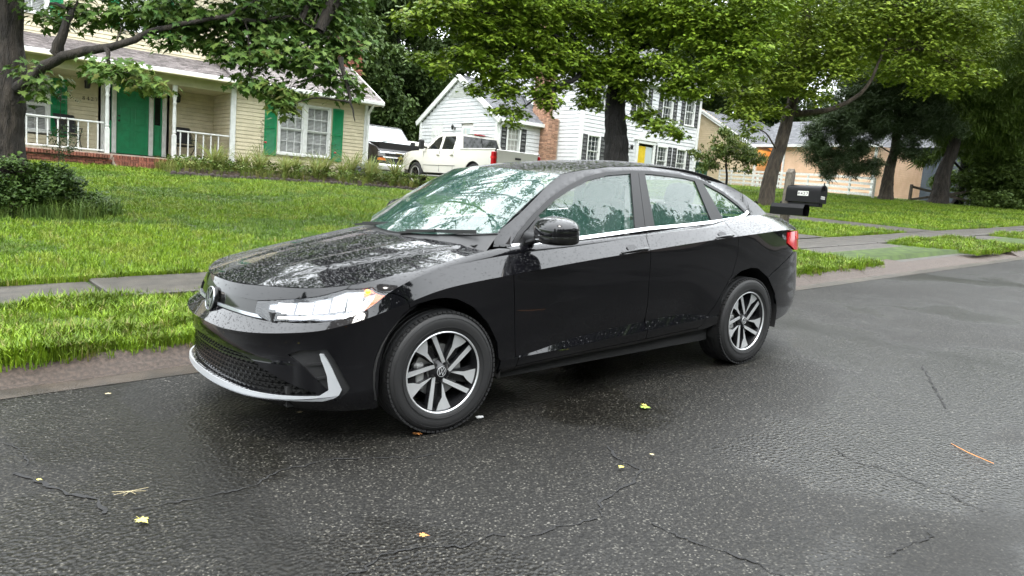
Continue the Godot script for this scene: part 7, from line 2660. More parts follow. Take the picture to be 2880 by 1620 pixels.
func build_headlight(hl: Node3D, head: PackedVector2Array, sg: int) -> void:
	var f := shell_m
	var flip := func(m: MB) -> MB: return m if sg > 0 else m.mirror_z()
	var inward := func(p: Vector2) -> Vector3:
		var q := shell_m(p)
		return q + Vector3(0.045, 0, -0.02)
	put("reflector_bowl", flip.call(panel(inward, head.duplicate(), [], [], 0.04, 0.0, -0.008)), M.reflector, hl)
	# rim wall of the housing
	var wall := MB.new()
	var d := dense(head, 0.04)
	for k in d.size():
		var a := shell_m(d[k])
		var b := shell_m(d[(k + 1) % d.size()])
		wall.quad(a + Vector3(0.045, 0, -0.02), b + Vector3(0.045, 0, -0.02), b, a)
	put("housing", flip.call(wall), M.gloss_black, hl)
	# lamps: faceted cells in a row, running light along the foot, amber marker at the tip
	var cells := [[2.35, 2.85, 5.22, 5.52], [2.92, 3.38, 5.24, 5.56], [3.45, 3.88, 5.25, 5.60], [3.95, 4.38, 5.24, 5.66], [4.45, 4.92, 5.18, 5.66]]
	for cidx in cells.size():
		var q: Array = cells[cidx]
		var cell := MB.new()
		var P := func(u: float, v: float, dpt: float) -> Vector3:
			return shell_m(Vector2(u_to_m(u), v * VS)) + Vector3(dpt, 0, -dpt * 0.45)
		var mid: Vector3 = P.call((q[0] + q[1]) * 0.5, (q[2] + q[3]) * 0.5, 0.034)
		var c4 := [P.call(q[0], q[2], 0.02), P.call(q[1], q[2], 0.02), P.call(q[1], q[3], 0.02), P.call(q[0], q[3], 0.02)]
		for k in 4:
			cell.tri(c4[k], c4[(k + 1) % 4], mid)
		put("lamp_cell", flip.call(cell), M.lamp_cell_white, hl)
	var drl := panel(func(p: Vector2) -> Vector3: return shell_m(p) + Vector3(0.012, 0, -0.006), su([2.35, 5.06, 3.4, 5.14, 4.55, 5.04, 4.9, 5.06, 5.2, 5.40, 5.1, 5.44, 4.84, 5.14, 4.5, 5.11, 3.4, 5.20, 2.3, 5.13]), [], [], 0.03, 0.01, 0.0)
	put("running_light", flip.call(drl), M.lamp_white, hl)
	var amber := panel(func(p: Vector2) -> Vector3: return shell_m(p) + Vector3(0.012, 0, -0.010), su([5.05, 4.96, 5.62, 5.02, 5.25, 5.62, 5.05, 5.62, 5.38, 5.40, 5.30, 5.2]), [], [], 0.03, 0.01, 0.0)
	put("marker_light", flip.call(amber), M.amber_lens, hl)
	var bulb := MB.new()
	var bc := shell_m(Vector2(u_to_m(5.12), 5.62 * VS)) + Vector3(0.008, 0, -0.004)
	bulb.lathe(PackedVector2Array([Vector2(0.0001, -0.014), Vector2(0.012, -0.008), Vector2(0.014, 0.0), Vector2(0.012, 0.008), Vector2(0.0001, 0.014)]), 12, bc)
	put("marker_bulb", flip.call(bulb), M.lamp_amber, hl)
	put("headlight_lens", flip.call(panel(f, head.duplicate(), [], [0.0, 5 * VS, 6 * VS], 0.04, 0.0, 0.002, 0.001)), M.clear_lens, hl)
	var sp := SpotLight3D.new()
	sp.name = "headlight_beam"
	sp.light_energy = 2.0
	sp.light_color = Color(0.95, 0.97, 1.0)
	sp.spot_range = 40.0
	sp.spot_angle = 42.0
	sp.spot_attenuation = 2.0
	sp.light_size = 0.12
	sp.shadow_enabled = true
	hl.add_child(sp)
	sp.position = Vector3(-2.16, 0.69, 0.60 * sg)
	sp.rotation = Vector3(deg_to_rad(-3), PI / 2, 0)

func build_cabin(car: Node3D) -> void:
	var dash := MB.new()
	dash.sheet(func(s: float, t: float) -> Vector3:
		var z := lerpf(0.66, -0.66, s)
		return Vector3(lerpf(-1.02, -0.55, t), lerpf(0.955, 0.93, t) + 0.05 * sin(PI * t), z), 12, 6)
	dash.box(Vector3(-0.55, 0.80, 0), Vector3(0.04, 0.3, 1.32))
	put("dashboard", dash, M.cabin_dark, car)
	for sg in [1.0, -1.0]:
		for row in [0.12, 0.98]:
			var seat := Node3D.new()
			seat.name = "seat"
			car.add_child(seat, true)
			var tilt := Basis(Vector3.BACK, deg_to_rad(-18))
			put("backrest", blob(Vector3(row, 0.88, 0.37 * sg), Vector3(0.08, 0.31, 0.25), 0.5, 0.5, 18, 12, tilt), M.seat_cloth, seat)
			put("headrest", blob(Vector3(row + 0.115, 1.235, 0.37 * sg), Vector3(0.05, 0.085, 0.13), 0.6, 0.6, 16, 10, tilt), M.seat_cloth, seat)
			put("cushion", blob(Vector3(row - 0.25, 0.62, 0.37 * sg), Vector3(0.27, 0.09, 0.26), 0.5, 0.5, 16, 10), M.seat_cloth, seat)
	var ring := MB.new()
	var pts := PackedVector3Array()
	var rad := PackedFloat32Array()
	var rb := Basis(Vector3.BACK, deg_to_rad(25))
	for k in 33:
		var a := TAU * k / 32
		pts.append(Vector3(-0.38, 0.95, 0.37) + rb * Vector3(0, sin(a) * 0.18, cos(a) * 0.18))
		rad.append(0.015)
	ring.tube(pts, rad, 8, false)
	ring.bar(Vector3(-0.40, 0.95, 0.20), Vector3(-0.40, 0.95, 0.54), 0.05, 0.06)
	put("steering_wheel", ring, M.cabin_dark, car)
	var mirror := blob(Vector3(-0.50, 1.285, 0), Vector3(0.02, 0.035, 0.12), 0.6, 0.6, 16, 10)
	put("rear_view_mirror", mirror, M.cabin_dark, car)
	var lining := MB.new()
	lining.sheet(func(s: float, t: float) -> Vector3:
		var z := lerpf(0.56, -0.56, s)
		var x := lerpf(-0.38, 1.35, t)
		return Vector3(x, roof_y(x, z) - 0.03, z), 10, 10)
	put("headliner", lining, M.headliner, car)
	var belt := MB.new()
	for sg in [1.0, -1.0]:
		belt.bar(Vector3(0.27, 1.30, 0.60 * sg), Vector3(0.20, 0.92, 0.68 * sg), 0.045, 0.004, Vector3.RIGHT)
		put("seat_belt", belt, M.headliner, car)
		belt = MB.new()

func rain_on(car: Node3D) -> void:
	# beads of water standing on the panels, more where they face the sky
	var drop := MB.new()
	drop.lathe(PackedVector2Array([Vector2(1.0, 0.0), Vector2(0.88, 0.26), Vector2(0.52, 0.46), Vector2(0.0001, 0.52)]), 7)
	var xf := []
	var r := RandomNumberGenerator.new()
	r.seed = 4242
	for mb in wet_panels:
		for k in range(0, mb.ix.size(), 3):
			var a: Vector3 = mb.v[mb.ix[k]]
			var b: Vector3 = mb.v[mb.ix[k + 1]]
			var c: Vector3 = mb.v[mb.ix[k + 2]]
			if a.z < -0.2 and a.x > -0.8:
				continue
			var nn: Vector3 = (mb.n[mb.ix[k]] + mb.n[mb.ix[k + 1]] + mb.n[mb.ix[k + 2]]).normalized()
			var up := nn.y
			if up < 0.12:
				continue
			var area := (b - a).cross(c - a).length() * 0.5
			var want := area * lerpf(900.0, 7500.0, smooth01(0.3, 0.95, up))
			var m := int(want) + (1 if r.randf() < fmod(want, 1.0) else 0)
			for j in m:
				var s := r.randf()
				var t := r.randf()
				if s + t > 1:
					s = 1 - s
					t = 1 - t
				var p := a + (b - a) * s + (c - a) * t
				var size := 0.0011 + 0.0030 * pow(r.randf(), 2.2)
				var q := Basis(Quaternion(Vector3.UP, nn))
				xf.append(Transform3D(q.scaled(Vector3.ONE * size), p))
	var o := many("raindrop", drop.mesh(), M.water_bead, xf, [], car)
	o.set_meta("kind", "stuff")
	# and clear beads on the glass
	var gx := []
	for k in 5200:
		var s := r.randf_range(0.02, 0.98)
		var t := r.randf_range(0.03, 0.97)
		var p := screen_m(s, t)
		var n := (screen_m(s + 0.01, t) - screen_m(s - 0.01, t)).cross(screen_m(s, t + 0.01) - screen_m(s, t - 0.01)).normalized()
		gx.append(Transform3D(Basis(Quaternion(Vector3.UP, n)).scaled(Vector3.ONE * (0.0012 + 0.0028 * pow(r.randf(), 2.0))), p + n * 0.0005))
	for k in 3600:
		var x := r.randf_range(-0.6, 1.4)
		var y := r.randf_range(1.0, 1.38)
		var lim := table([-0.62, -0.45, -0.13, 0.27, 0.81, 1.04, 1.27, 1.5], [1.10, 1.2, 1.33, 1.38, 1.36, 1.33, 1.25, 1.12], x)
		if y > lim or y < 0.985 + 0.06 * x: continue
		var n := normal_at(cabin_m, Vector2(x, y), -50, 50)
		gx.append(Transform3D(Basis(Quaternion(Vector3.UP, n)).scaled(Vector3.ONE * (0.0010 + 0.0022 * pow(r.randf(), 2.0))), cabin_m(Vector2(x, y)) - n * 0.0035))
	many("glass_raindrop", drop.mesh(), M.water_clear, gx, [], car).set_meta("kind", "stuff")
# ---------------------------------------------------------------- details
const CRACKS := [
	[-3.193, -0.170, -3.152, -0.096, -3.123, 0.014, -3.118, 0.119, -3.136, 0.245],
	[-3.186, 0.276, -3.114, 0.414, -3.077, 0.524, -3.037, 0.599, -2.987, 0.691, -2.945, 0.742, -2.939, 0.846, -2.934, 0.933],
	[-2.845, 0.931, -2.711, 0.958, -2.575, 0.973, -2.383, 0.990, -2.234, 0.880, -2.009, 0.891, -1.850, 0.963, -1.643, 1.092, -1.461, 1.128],
	[-0.750, 1.501, -0.825, 1.628, -0.843, 1.750, -0.838, 1.811, -0.921, 1.852, -0.985, 1.894, -1.087, 1.897, -1.131, 1.921, -1.194, 1.922, -1.262, 1.950, -1.359, 2.055],
	[-1.363, 2.053, -1.491, 2.026, -1.555, 2.002, -1.643, 2.020, -1.704, 1.987, -1.732, 1.948],
	[-1.221, 2.203, -1.214, 2.319, -1.201, 2.432, -1.164, 2.540, -1.137, 2.619, -1.144, 2.693, -1.132, 2.779],
	[2.517, 1.658, 2.142, 1.871, 1.727, 2.105, 1.478, 2.258],
	[0.219, 2.196, 0.128, 2.359, 0.179, 2.453, 0.139, 2.667, 0.119, 2.796, 0.045, 2.983],
	[0.656, 0.456, 0.615, 0.716, 0.655, 0.859, 0.756, 0.951],
	[-0.286, 2.863, -0.369, 2.928, -0.511, 2.906, -0.725, 2.884],
	[-2.387, 1.849, -2.320, 1.865, -2.209, 1.804, -2.066, 1.843, -1.952, 1.922, -1.801, 1.917, -1.746, 1.965],
]
const CRACK_WIDE := [0.006, 0.016, 0.008, 0.013, 0.008, 0.009, 0.010, 0.006, 0.008, 0.006, 0.008]

func build_cracks(road: Node3D) -> void:
	var r := RandomNumberGenerator.new()
	r.seed = 808
	for ci in CRACKS.size():
		var a: Array = CRACKS[ci]
		var pts := []
		for k in range(0, a.size() - 2, 2):
			var p := Vector2(a[k], a[k + 1])
			var q := Vector2(a[k + 2], a[k + 3])
			var m := maxi(2, int(p.distance_to(q) / 0.022))
			for j in m:
				pts.append(p.lerp(q, float(j) / m) + Vector2(r.randfn(0, 0.006), r.randfn(0, 0.006)))
		var mb := MB.new()
		for k in pts.size() - 1:
			var d: Vector2 = (pts[k + 1] - pts[k]).normalized()
			var s := Vector2(-d.y, d.x)
			var w0: float = CRACK_WIDE[ci] * 0.5 * (0.25 + absf(sin(k * 0.37 + ci)) * r.randf_range(0.6, 1.4))
			var w1: float = CRACK_WIDE[ci] * 0.5 * (0.25 + absf(sin((k + 1) * 0.37 + ci)) * r.randf_range(0.6, 1.4))
			var P := func(q: Vector2) -> Vector3: return Vector3(q.x, road_y(q.x) + 0.004, q.y)
			mb.quad(P.call(pts[k] + s * w0), P.call(pts[k + 1] + s * w1), P.call(pts[k + 1] - s * w1), P.call(pts[k] - s * w0))
		put("crack", mb, M.crack, road)

func build_details() -> void:
	build_mailbox()
	build_fence()
	build_pickup()
	build_van()
	build_litter()
	# small things by the houses
	var bin := thing("wheeled_bin", "dark green wheeled bin at the right corner of the white house", "bin", Vector3(33.1, ground_y(33.1, -24.0), -24.0))
	var mb := MB.new()
	mb.sheet(func(s: float, t: float) -> Vector3:
		var a := TAU * s + PI / 4
		var k := lerpf(0.30, 0.40, t)
		return Vector3(cos(a) * k, 0.05 + t * 1.1, -sin(a) * k), 4, 1)
	mb.cbox(Vector3(0, 1.18, 0), Vector3(0.62, 0.08, 0.66), 0.02)
	put("bin_body", mb, M.bin_green, bin)
	for s in [-0.24, 0.24]:
		var w := MB.new()
		w.lathe(PackedVector2Array([Vector2(0.0001, 0.03), Vector2(0.1, 0.03), Vector2(0.1, -0.03), Vector2(0.0001, -0.03)]), 14, Vector3(s, 0.1, -0.3), Basis(Vector3.UP, Vector3.RIGHT, Vector3.BACK))
		put("wheel", w, M.rubber, bin)
	var tp := thing("grey_bag", "crumpled grey plastic bag in the weeds by the white downspout", "bag", on_ground(8.25, -18.75, 0.1))
	var bag := MB.new()
	var nz := noise(FastNoiseLite.TYPE_SIMPLEX, 3.0, 3, 44)
	bag.sheet(func(s: float, t: float) -> Vector3:
		var a := TAU * s
		var q := PI * (t - 0.5) * 0.99
		var d := Vector3(cos(q) * cos(a), sin(q), -cos(q) * sin(a))
		return Vector3(0, 0.26, 0) + d * Vector3(0.30, 0.28, 0.26) * (1.0 + 0.5 * nz.get_noise_3dv(d)), 22, 14)
	put("bag_skin", bag, M.tarp_grey, tp)
	var pot := thing("garden_stone", "rounded brown garden stone at the foot of the thick-trunked maple", "stone", on_ground(-2.45, -8.62))
	var sb := MB.new()
	sb.sheet(func(s: float, t: float) -> Vector3:
		var a := TAU * s
		var q := PI * (t - 0.5) * 0.99
		var d := Vector3(cos(q) * cos(a), sin(q), -cos(q) * sin(a))
		return Vector3(0, 0.10, 0) + d * Vector3(0.24, 0.16, 0.16) * (1.0 + 0.25 * nz.get_noise_3dv(d * 0.5)), 20, 12)
	put("stone_body", sb, M.stone_brown, pot)

func digits(parent: Node3D, text: String, o: Vector3, d: Vector3, high: float) -> void:
	# white tiles with a dark figure on each
	var n := d.cross(Vector3.UP)
	var b := Basis(d, Vector3.UP, n)
	for k in text.length():
		var c := o + d * (k * high * 0.66)
		var mb := MB.new()
		mb.box(c, Vector3(high * 0.60, high, 0.002), b)
		var tile := put("number_tile", mb, M.decal_white, parent)
		var tm := TextMesh.new()
		tm.text = text[k]
		var f := SystemFont.new()
		f.font_names = PackedStringArray(["Droid Sans"])
		f.font_weight = 700
		tm.font = f
		tm.font_size = 32
		tm.pixel_size = high * 0.026
		tm.depth = 0.002
		var g := put_mesh("figure", tm, M.decal_black, tile)
		g.transform = Transform3D(b, c + n * 0.002)

func build_mailbox() -> void:
	var t := thing("mailbox", "black arched mailbox numbered 8427 on a weathered wooden post", "mailbox", on_ground(6.15, -1.78))
	t.rotation.z = -0.03
	var pm := MB.new()
	pm.cbox(Vector3(0.02, 0.66, -0.10), Vector3(0.10, 1.34, 0.10), 0.006)
	var tip := MB.new()
	pm.prism(pv([-0.05, 0, 0.05, 0, 0.0, 0.055]), 0.10, Vector3(0.02, 1.33, -0.05))
	put("post", pm, M.post_wood, t)
	var arm := MB.new()
	arm.cbox(Vector3(0.02, 0.90, 0.12), Vector3(0.09, 0.05, 0.60), 0.006)
	put("bracket", arm, M.mail_black, t)
	# body: arch section along z
	var sec := PackedVector2Array([Vector2(-0.085, 0.0), Vector2(0.085, 0.0), Vector2(0.085, 0.15)])
	for k in 13:
		var a := PI * k / 12
		sec.append(Vector2(cos(a) * 0.085, 0.15 + sin(a) * 0.085))
	sec.append(Vector2(-0.085, 0.15))
	var body := MB.new()
	body.prism(sec, 0.50, Vector3(0.02, 0.93, 0.42))
	put("box", body, M.mail_black, t)
	var door := MB.new()
	var sec2 := PackedVector2Array()
	for p in sec: sec2.append((p - Vector2(0, 0.11)) * 1.06 + Vector2(0, 0.11))
	door.prism(sec2, 0.022, Vector3(0.02, 0.93, 0.437))
	door.box(Vector3(0.02, 1.125, 0.45), Vector3(0.03, 0.05, 0.02))
	var dr := put("door", door, M.mail_black, t)
	var knob := MB.new()
	knob.box(Vector3(0.02, 1.19, 0.425), Vector3(0.012, 0.035, 0.012))
	put("latch", knob, M.steel_dark, dr)
	digits(t, "8427", Vector3(-0.068, 1.045, 0.12), Vector3(0, 0, 1), 0.062)
	digits(t, "8427", Vector3(-0.035, 1.0, 0.441), Vector3(1, 0, 0), 0.038)
	# the open tube for newspapers below it
	var nb := MB.new()
	var tube := PackedVector2Array([Vector2(-0.075, 0.0), Vector2(0.075, 0.0), Vector2(0.085, 0.10), Vector2(0.05, 0.155), Vector2(-0.05, 0.155), Vector2(-0.085, 0.10)])
	for k in tube.size():
		var a := tube[k]
		var b := tube[(k + 1) % tube.size()]
		nb.quad(Vector3(a.x - 0.20, a.y + 0.73, -0.16), Vector3(b.x - 0.20, b.y + 0.73, -0.16), Vector3(b.x - 0.20, b.y + 0.73, 0.34), Vector3(a.x - 0.20, a.y + 0.73, 0.34))
	nb.prism(tube, 0.004, Vector3(-0.20, 0.73, -0.155))
	put("newspaper_tube", nb, M.mail_black, t)

func build_fence() -> void:
	var t := thing("rail_fence", "weathered white four-rail board fence before the peach house", "fence", on_ground(34.4, -14.3))
	var a := Vector2(34.4, -14.3)
	var b := Vector2(44.5, -31.0)
	var n := 9
	for k in n + 1:
		var p := a.lerp(b, float(k) / n)
		var mb := MB.new()
		mb.cbox(Vector3(0, 0.52, 0), Vector3(0.10, 1.08, 0.10), 0.008)
		var o := put("post", mb, M.fence_white, t)
		o.position = on_ground(p.x, p.y) - t.position
		if k < n:
			var q := a.lerp(b, float(k + 1) / n)
			for j in 4:
				var rail := MB.new()
				var y := 0.20 + j * 0.27
				rail.bar(on_ground(p.x, p.y, y) - t.position + Vector3(-0.06, 0, 0), on_ground(q.x, q.y, y) - t.position + Vector3(-0.06, 0, 0), 0.03, 0.13)
				put("rail", rail, M.fence_white, t)
	var g := thing("rail_gate", "dark wooden crossed-rail gate between the cedar and the tall oak", "gate", on_ground(38.1, -14.1))
	var e := Vector3(2.6, 0.1, 2.1)
	for q in [Vector3.ZERO, e]:
		var mb := MB.new()
		mb.cbox(q + Vector3(0, 0.42, 0), Vector3(0.13, 0.95, 0.13), 0.01)
		put("post", mb, M.rail_wood, g)
	var x1 := MB.new()
	x1.bar(Vector3(0, 0.78, 0), e + Vector3(0, 0.12, 0), 0.06, 0.12)
	put("rail", x1, M.rail_wood, g)
	x1 = MB.new()
	x1.bar(Vector3(0, 0.10, 0.07), e + Vector3(0, 0.72, 0.07), 0.06, 0.12)
	put("rail", x1, M.rail_wood, g)

func loft(mb: MB, rows: Array) -> void:
	# rows of points from bottom to top, all the same length; flat-shaded strips joined side by side
	for k in rows.size() - 1:
		var a: Array = rows[k]
		var b: Array = rows[k + 1]
		for j in a.size() - 1:
			mb.quad(a[j], a[j + 1], b[j + 1], b[j])

func side_sheet(outline: PackedVector2Array, holes: Array, zf: Callable, step := 0.12) -> MB:
	return panel(func(p: Vector2) -> Vector3: return Vector3(p.x, p.y, zf.call(p)), outline, holes, [], step, 0.02, 0.0)

func arc_pts(cx: float, cy: float, r: float, a0: float, a1: float, n: int) -> PackedVector2Array:
	var o := PackedVector2Array()
	for k in n + 1:
		var a := lerpf(a0, a1, float(k) / n)
		o.append(Vector2(cx + cos(a) * r, cy + sin(a) * r))
	return o

func truck_wheel(parent: Node3D, x: float, z: float, r: float) -> void:
	var w := Node3D.new()
	w.name = "wheel"
	parent.add_child(w, true)
	w.position = Vector3(x, r, z)
	if z < 0: w.rotation.y = PI
	var face := Basis(Vector3.RIGHT, Vector3.BACK, Vector3.DOWN)
	var t := MB.new()
	var p := PackedVector2Array([Vector2(r * 0.66, 0.0), Vector2(r * 0.75, 0.015), Vector2(r * 0.92, 0.01), Vector2(r, -0.03), Vector2(r, -0.26), Vector2(r * 0.9, -0.29), Vector2(r * 0.6, -0.28)])
	p.reverse()
	t.lathe(p, 32, Vector3.ZERO, face)
	put("tyre", t, M.rubber, w)
	var rim := MB.new()
	var q := PackedVector2Array([Vector2(r * 0.68, 0.0), Vector2(r * 0.67, 0.014), Vector2(r * 0.61, 0.008), Vector2(r * 0.59, -0.04)])
	q.reverse()
	rim.lathe(q, 32, Vector3.ZERO, face)
	put("rim_lip", rim, M.machined, w)
	var hub := MB.new()
	hub.lathe(PackedVector2Array([Vector2(0.0001, -0.01), Vector2(0.08, -0.01), Vector2(0.1, -0.03), Vector2(0.1, -0.1)]), 16, Vector3.ZERO, face)
	hub.lathe(PackedVector2Array([Vector2(0.0001, -0.12), Vector2(r * 0.66, -0.12)]), 24, Vector3.ZERO, face)
	for k in 8:
		var a := TAU * k / 8
		var d := Vector3(cos(a), sin(a), 0)
		hub.bar(d * 0.06 + Vector3(0, 0, -0.02), d * r * 0.62 + Vector3(0, 0, -0.025), 0.05, 0.04, Vector3.BACK)
	put("rim", hub, M.rim_black, w)

func build_pickup() -> void:
	# own axes: +x ahead, z to the right-hand side; its left side looks at the street
	var t := thing("pickup_truck", "white crew-cab pickup truck with tinted windows and black wheels on the driveway", "pickup truck", on_ground(10.95, -18.3, 0.02))
	t.rotation.y = PI / 2
	t.scale = Vector3.ONE * 0.92
	var R := 0.44
	var belt := 1.30
	var zf := func(p: Vector2) -> float: return 0.985 - 0.05 * pow(absf(p.y - 0.95) / 0.5, 2) - 0.06 * smooth01(0.5, 0.98, p.x)
	var out := PackedVector2Array([Vector2(-4.75, 0.62), Vector2(-4.78, 1.36), Vector2(-2.78, 1.36), Vector2(-2.74, 1.33), Vector2(-0.35, 1.31), Vector2(0.3, 1.28), Vector2(0.78, 1.20), Vector2(0.96, 1.02), Vector2(0.98, 0.62), Vector2(0.55, 0.58)])
	out.append_array(arc_pts(0, R, 0.52, 0.35, PI - 0.35, 14))
	out.append_array(PackedVector2Array([Vector2(-0.6, 0.52), Vector2(-3.06, 0.52)]))
	out.append_array(arc_pts(-3.65, R, 0.52, 0.35, PI - 0.35, 14))
	var flank := side_sheet(out, [], zf, 0.14)
	for s in [1, -1]:
		put("body_side", flank if s > 0 else flank.mirror_z(), M.truck_white, t)
	# cab side with its windows
	var zc := func(p: Vector2) -> float: return 0.955 - 0.30 * (p.y - 1.3)
	var cab := PackedVector2Array([Vector2(-0.42, 1.29), Vector2(-0.62, 1.44), Vector2(-1.12, 1.82), Vector2(-1.35, 1.90), Vector2(-2.5, 1.92), Vector2(-2.62, 1.86), Vector2(-2.80, 1.34), Vector2(-2.74, 1.30)])
	var w1 := PackedVector2Array([Vector2(-0.72, 1.36), Vector2(-0.86, 1.47), Vector2(-1.22, 1.76), Vector2(-1.42, 1.81), Vector2(-1.52, 1.81), Vector2(-1.52, 1.34)])
	var w2 := PackedVector2Array([Vector2(-1.66, 1.34), Vector2(-1.66, 1.81), Vector2(-2.30, 1.81), Vector2(-2.38, 1.72), Vector2(-2.38, 1.34)])
	var cs := side_sheet(cab, [w1, w2], zc, 0.12)
	var g1 := side_sheet(w1, [], func(p: Vector2) -> float: return zc.call(p) - 0.015, 0.2)
	var g2 := side_sheet(w2, [], func(p: Vector2) -> float: return zc.call(p) - 0.015, 0.2)
	for s in [1, -1]:
		put("cab_side", cs if s > 0 else cs.mirror_z(), M.truck_white, t)
		put("side_window", g1 if s > 0 else g1.mirror_z(), M.tinted_glass, t)
		put("side_window", g2 if s > 0 else g2.mirror_z(), M.tinted_glass, t)
	# roof, glass, hood, bed
	var rf := MB.new()
	rf.sheet(func(u: float, v: float) -> Vector3:
		var z := lerpf(0.79, -0.79, u)
		return Vector3(lerpf(-1.2, -2.58, v), 1.875 + 0.055 * (1 - pow(absf(z) / 0.79, 2.5)) + 0.02 * sin(PI * v), z), 12, 8)
	put("roof", rf, M.truck_white, t)
	var ws := MB.new()
	ws.quad(Vector3(-0.42, 1.29, -0.9), Vector3(-0.42, 1.29, 0.9), Vector3(-1.2, 1.88, 0.76), Vector3(-1.2, 1.88, -0.76))
	put("windshield", ws, M.tinted_glass, t)
	var rw := MB.new()
	rw.quad(Vector3(-2.80, 1.33, 0.93), Vector3(-2.80, 1.33, -0.93), Vector3(-2.60, 1.89, -0.77), Vector3(-2.60, 1.89, 0.77))
	put("cab_back", rw, M.truck_white, t)
	rw = MB.new()
	rw.quad(Vector3(-2.806, 1.36, 0.80), Vector3(-2.806, 1.36, -0.80), Vector3(-2.635, 1.82, -0.72), Vector3(-2.635, 1.82, 0.72))
	var back := put("rear_window", rw, M.tinted_glass, t)
	var bar := MB.new()
	bar.bar(Vector3(-2.815, 1.36, 0.05), Vector3(-2.642, 1.82, 0.05), 0.02, 0.012)
	put("window_bar", bar, M.rubber, back)
	var hd := MB.new()
	hd.sheet(func(u: float, v: float) -> Vector3:
		var z := lerpf(0.93, -0.93, u)
		return Vector3(lerpf(0.9, -0.42, v), lerpf(1.16, 1.30, pow(v, 0.6)) + 0.05 * (1 - pow(absf(z) / 0.93, 4)), z), 12, 6)
	hd.quad(Vector3(0.96, 0.6, -0.93), Vector3(0.96, 0.6, 0.93), Vector3(0.93, 1.15, 0.93), Vector3(0.93, 1.15, -0.93))
	put("hood", hd, M.truck_white, t)
	var bed := MB.new()
	bed.box(Vector3(-3.78, 1.0, 0), Vector3(1.9, 0.6, 1.8))
	put("bed_floor", bed, M.rubber, t)
	bed = MB.new()
	bed.cbox(Vector3(-3.78, 1.365, 0.93), Vector3(1.96, 0.035, 0.09), 0.01)
	bed.cbox(Vector3(-3.78, 1.365, -0.93), Vector3(1.96, 0.035, 0.09), 0.01)
	put("bed_rail", bed, M.truck_white, t).set_meta("kind", "stuff")
	var tg := MB.new()
	tg.cbox(Vector3(-4.78, 1.0, 0), Vector3(0.07, 0.72, 1.72), 0.015)
	var tgo := put("tailgate", tg, M.truck_white, t)
	var th := MB.new()
	th.box(Vector3(-4.82, 1.12, 0), Vector3(0.02, 0.07, 0.24))
	put("handle", th, M.rubber, tgo)
	var bp := MB.new()
	bp.cbox(Vector3(-4.92, 0.62, 0), Vector3(0.2, 0.2, 1.9), 0.03)
	put("rear_bumper", bp, M.chrome, t)
	bp = MB.new()
	bp.cbox(Vector3(0.98, 0.62, 0), Vector3(0.16, 0.3, 1.9), 0.04)
	put("front_bumper", bp, M.truck_white, t)
	for s in [1.0, -1.0]:
		var tl := MB.new()
		tl.cbox(Vector3(-4.72, 1.08, 0.935 * s), Vector3(0.17, 0.42, 0.12), 0.02)
		var to := put("tail_light", tl, M.tail_red, t)
		var tb := MB.new()
		tb.box(Vector3(-4.722, 1.10, 0.94 * s), Vector3(0.174, 0.08, 0.122))
		put("reverse_lamp", tb, M.tail_bright, to)
		var mr := MB.new()
		mr.cbox(Vector3(-0.66, 1.50, 1.16 * s), Vector3(0.12, 0.34, 0.20), 0.03)
		mr.bar(Vector3(-0.66, 1.40, 0.93 * s), Vector3(-0.66, 1.42, 1.1 * s), 0.06, 0.06)
		put("side_mirror", mr, M.rubber, t)
		var bs := MB.new()
		bs.cbox(Vector3(-1.65, 0.40, 0.98 * s), Vector3(2.2, 0.05, 0.16), 0.015)
		put("running_board", bs, M.steel, t)
		for hx in [-1.42, -2.30]:
			var dh := MB.new()
			dh.bar(Vector3(hx, 1.14, 0.995 * s), Vector3(hx - 0.18, 1.15, 0.995 * s), 0.03, 0.035)
			put("door_handle", dh, M.chrome, t)
		for sx in [-0.55, -1.60, -2.45]:
			var sm := MB.new()
			sm.bar(Vector3(sx, 0.56, 0.972 * s), Vector3(sx, 1.28, 0.978 * s), 0.008, 0.012, Vector3.BACK)
			put("door_seam", sm, M.rubber, t)
		var sl := MB.new()
		sl.bar(Vector3(-0.58, 0.78, 0.984 * s), Vector3(-2.6, 0.78, 0.984 * s), 0.012, 0.014)
		put("body_crease", sl, M.steel_dark, t)
	var third := MB.new()
	third.cbox(Vector3(-2.60, 1.92, 0), Vector3(0.06, 0.05, 0.45), 0.01)
	put("brake_lamp", third, M.tail_red, t)
	var un := MB.new()
	un.box(Vector3(-1.9, 0.72, 0), Vector3(5.5, 0.45, 1.5))
	un.box(Vector3(-1.6, 0.98, 0), Vector3(2.2, 0.6, 1.8))
	put("chassis", un, M.under_black, t)
	for wx in [0.0, -3.65]:
		for s in [1.0, -1.0]:
			truck_wheel(t, wx, 0.96 * s, R)

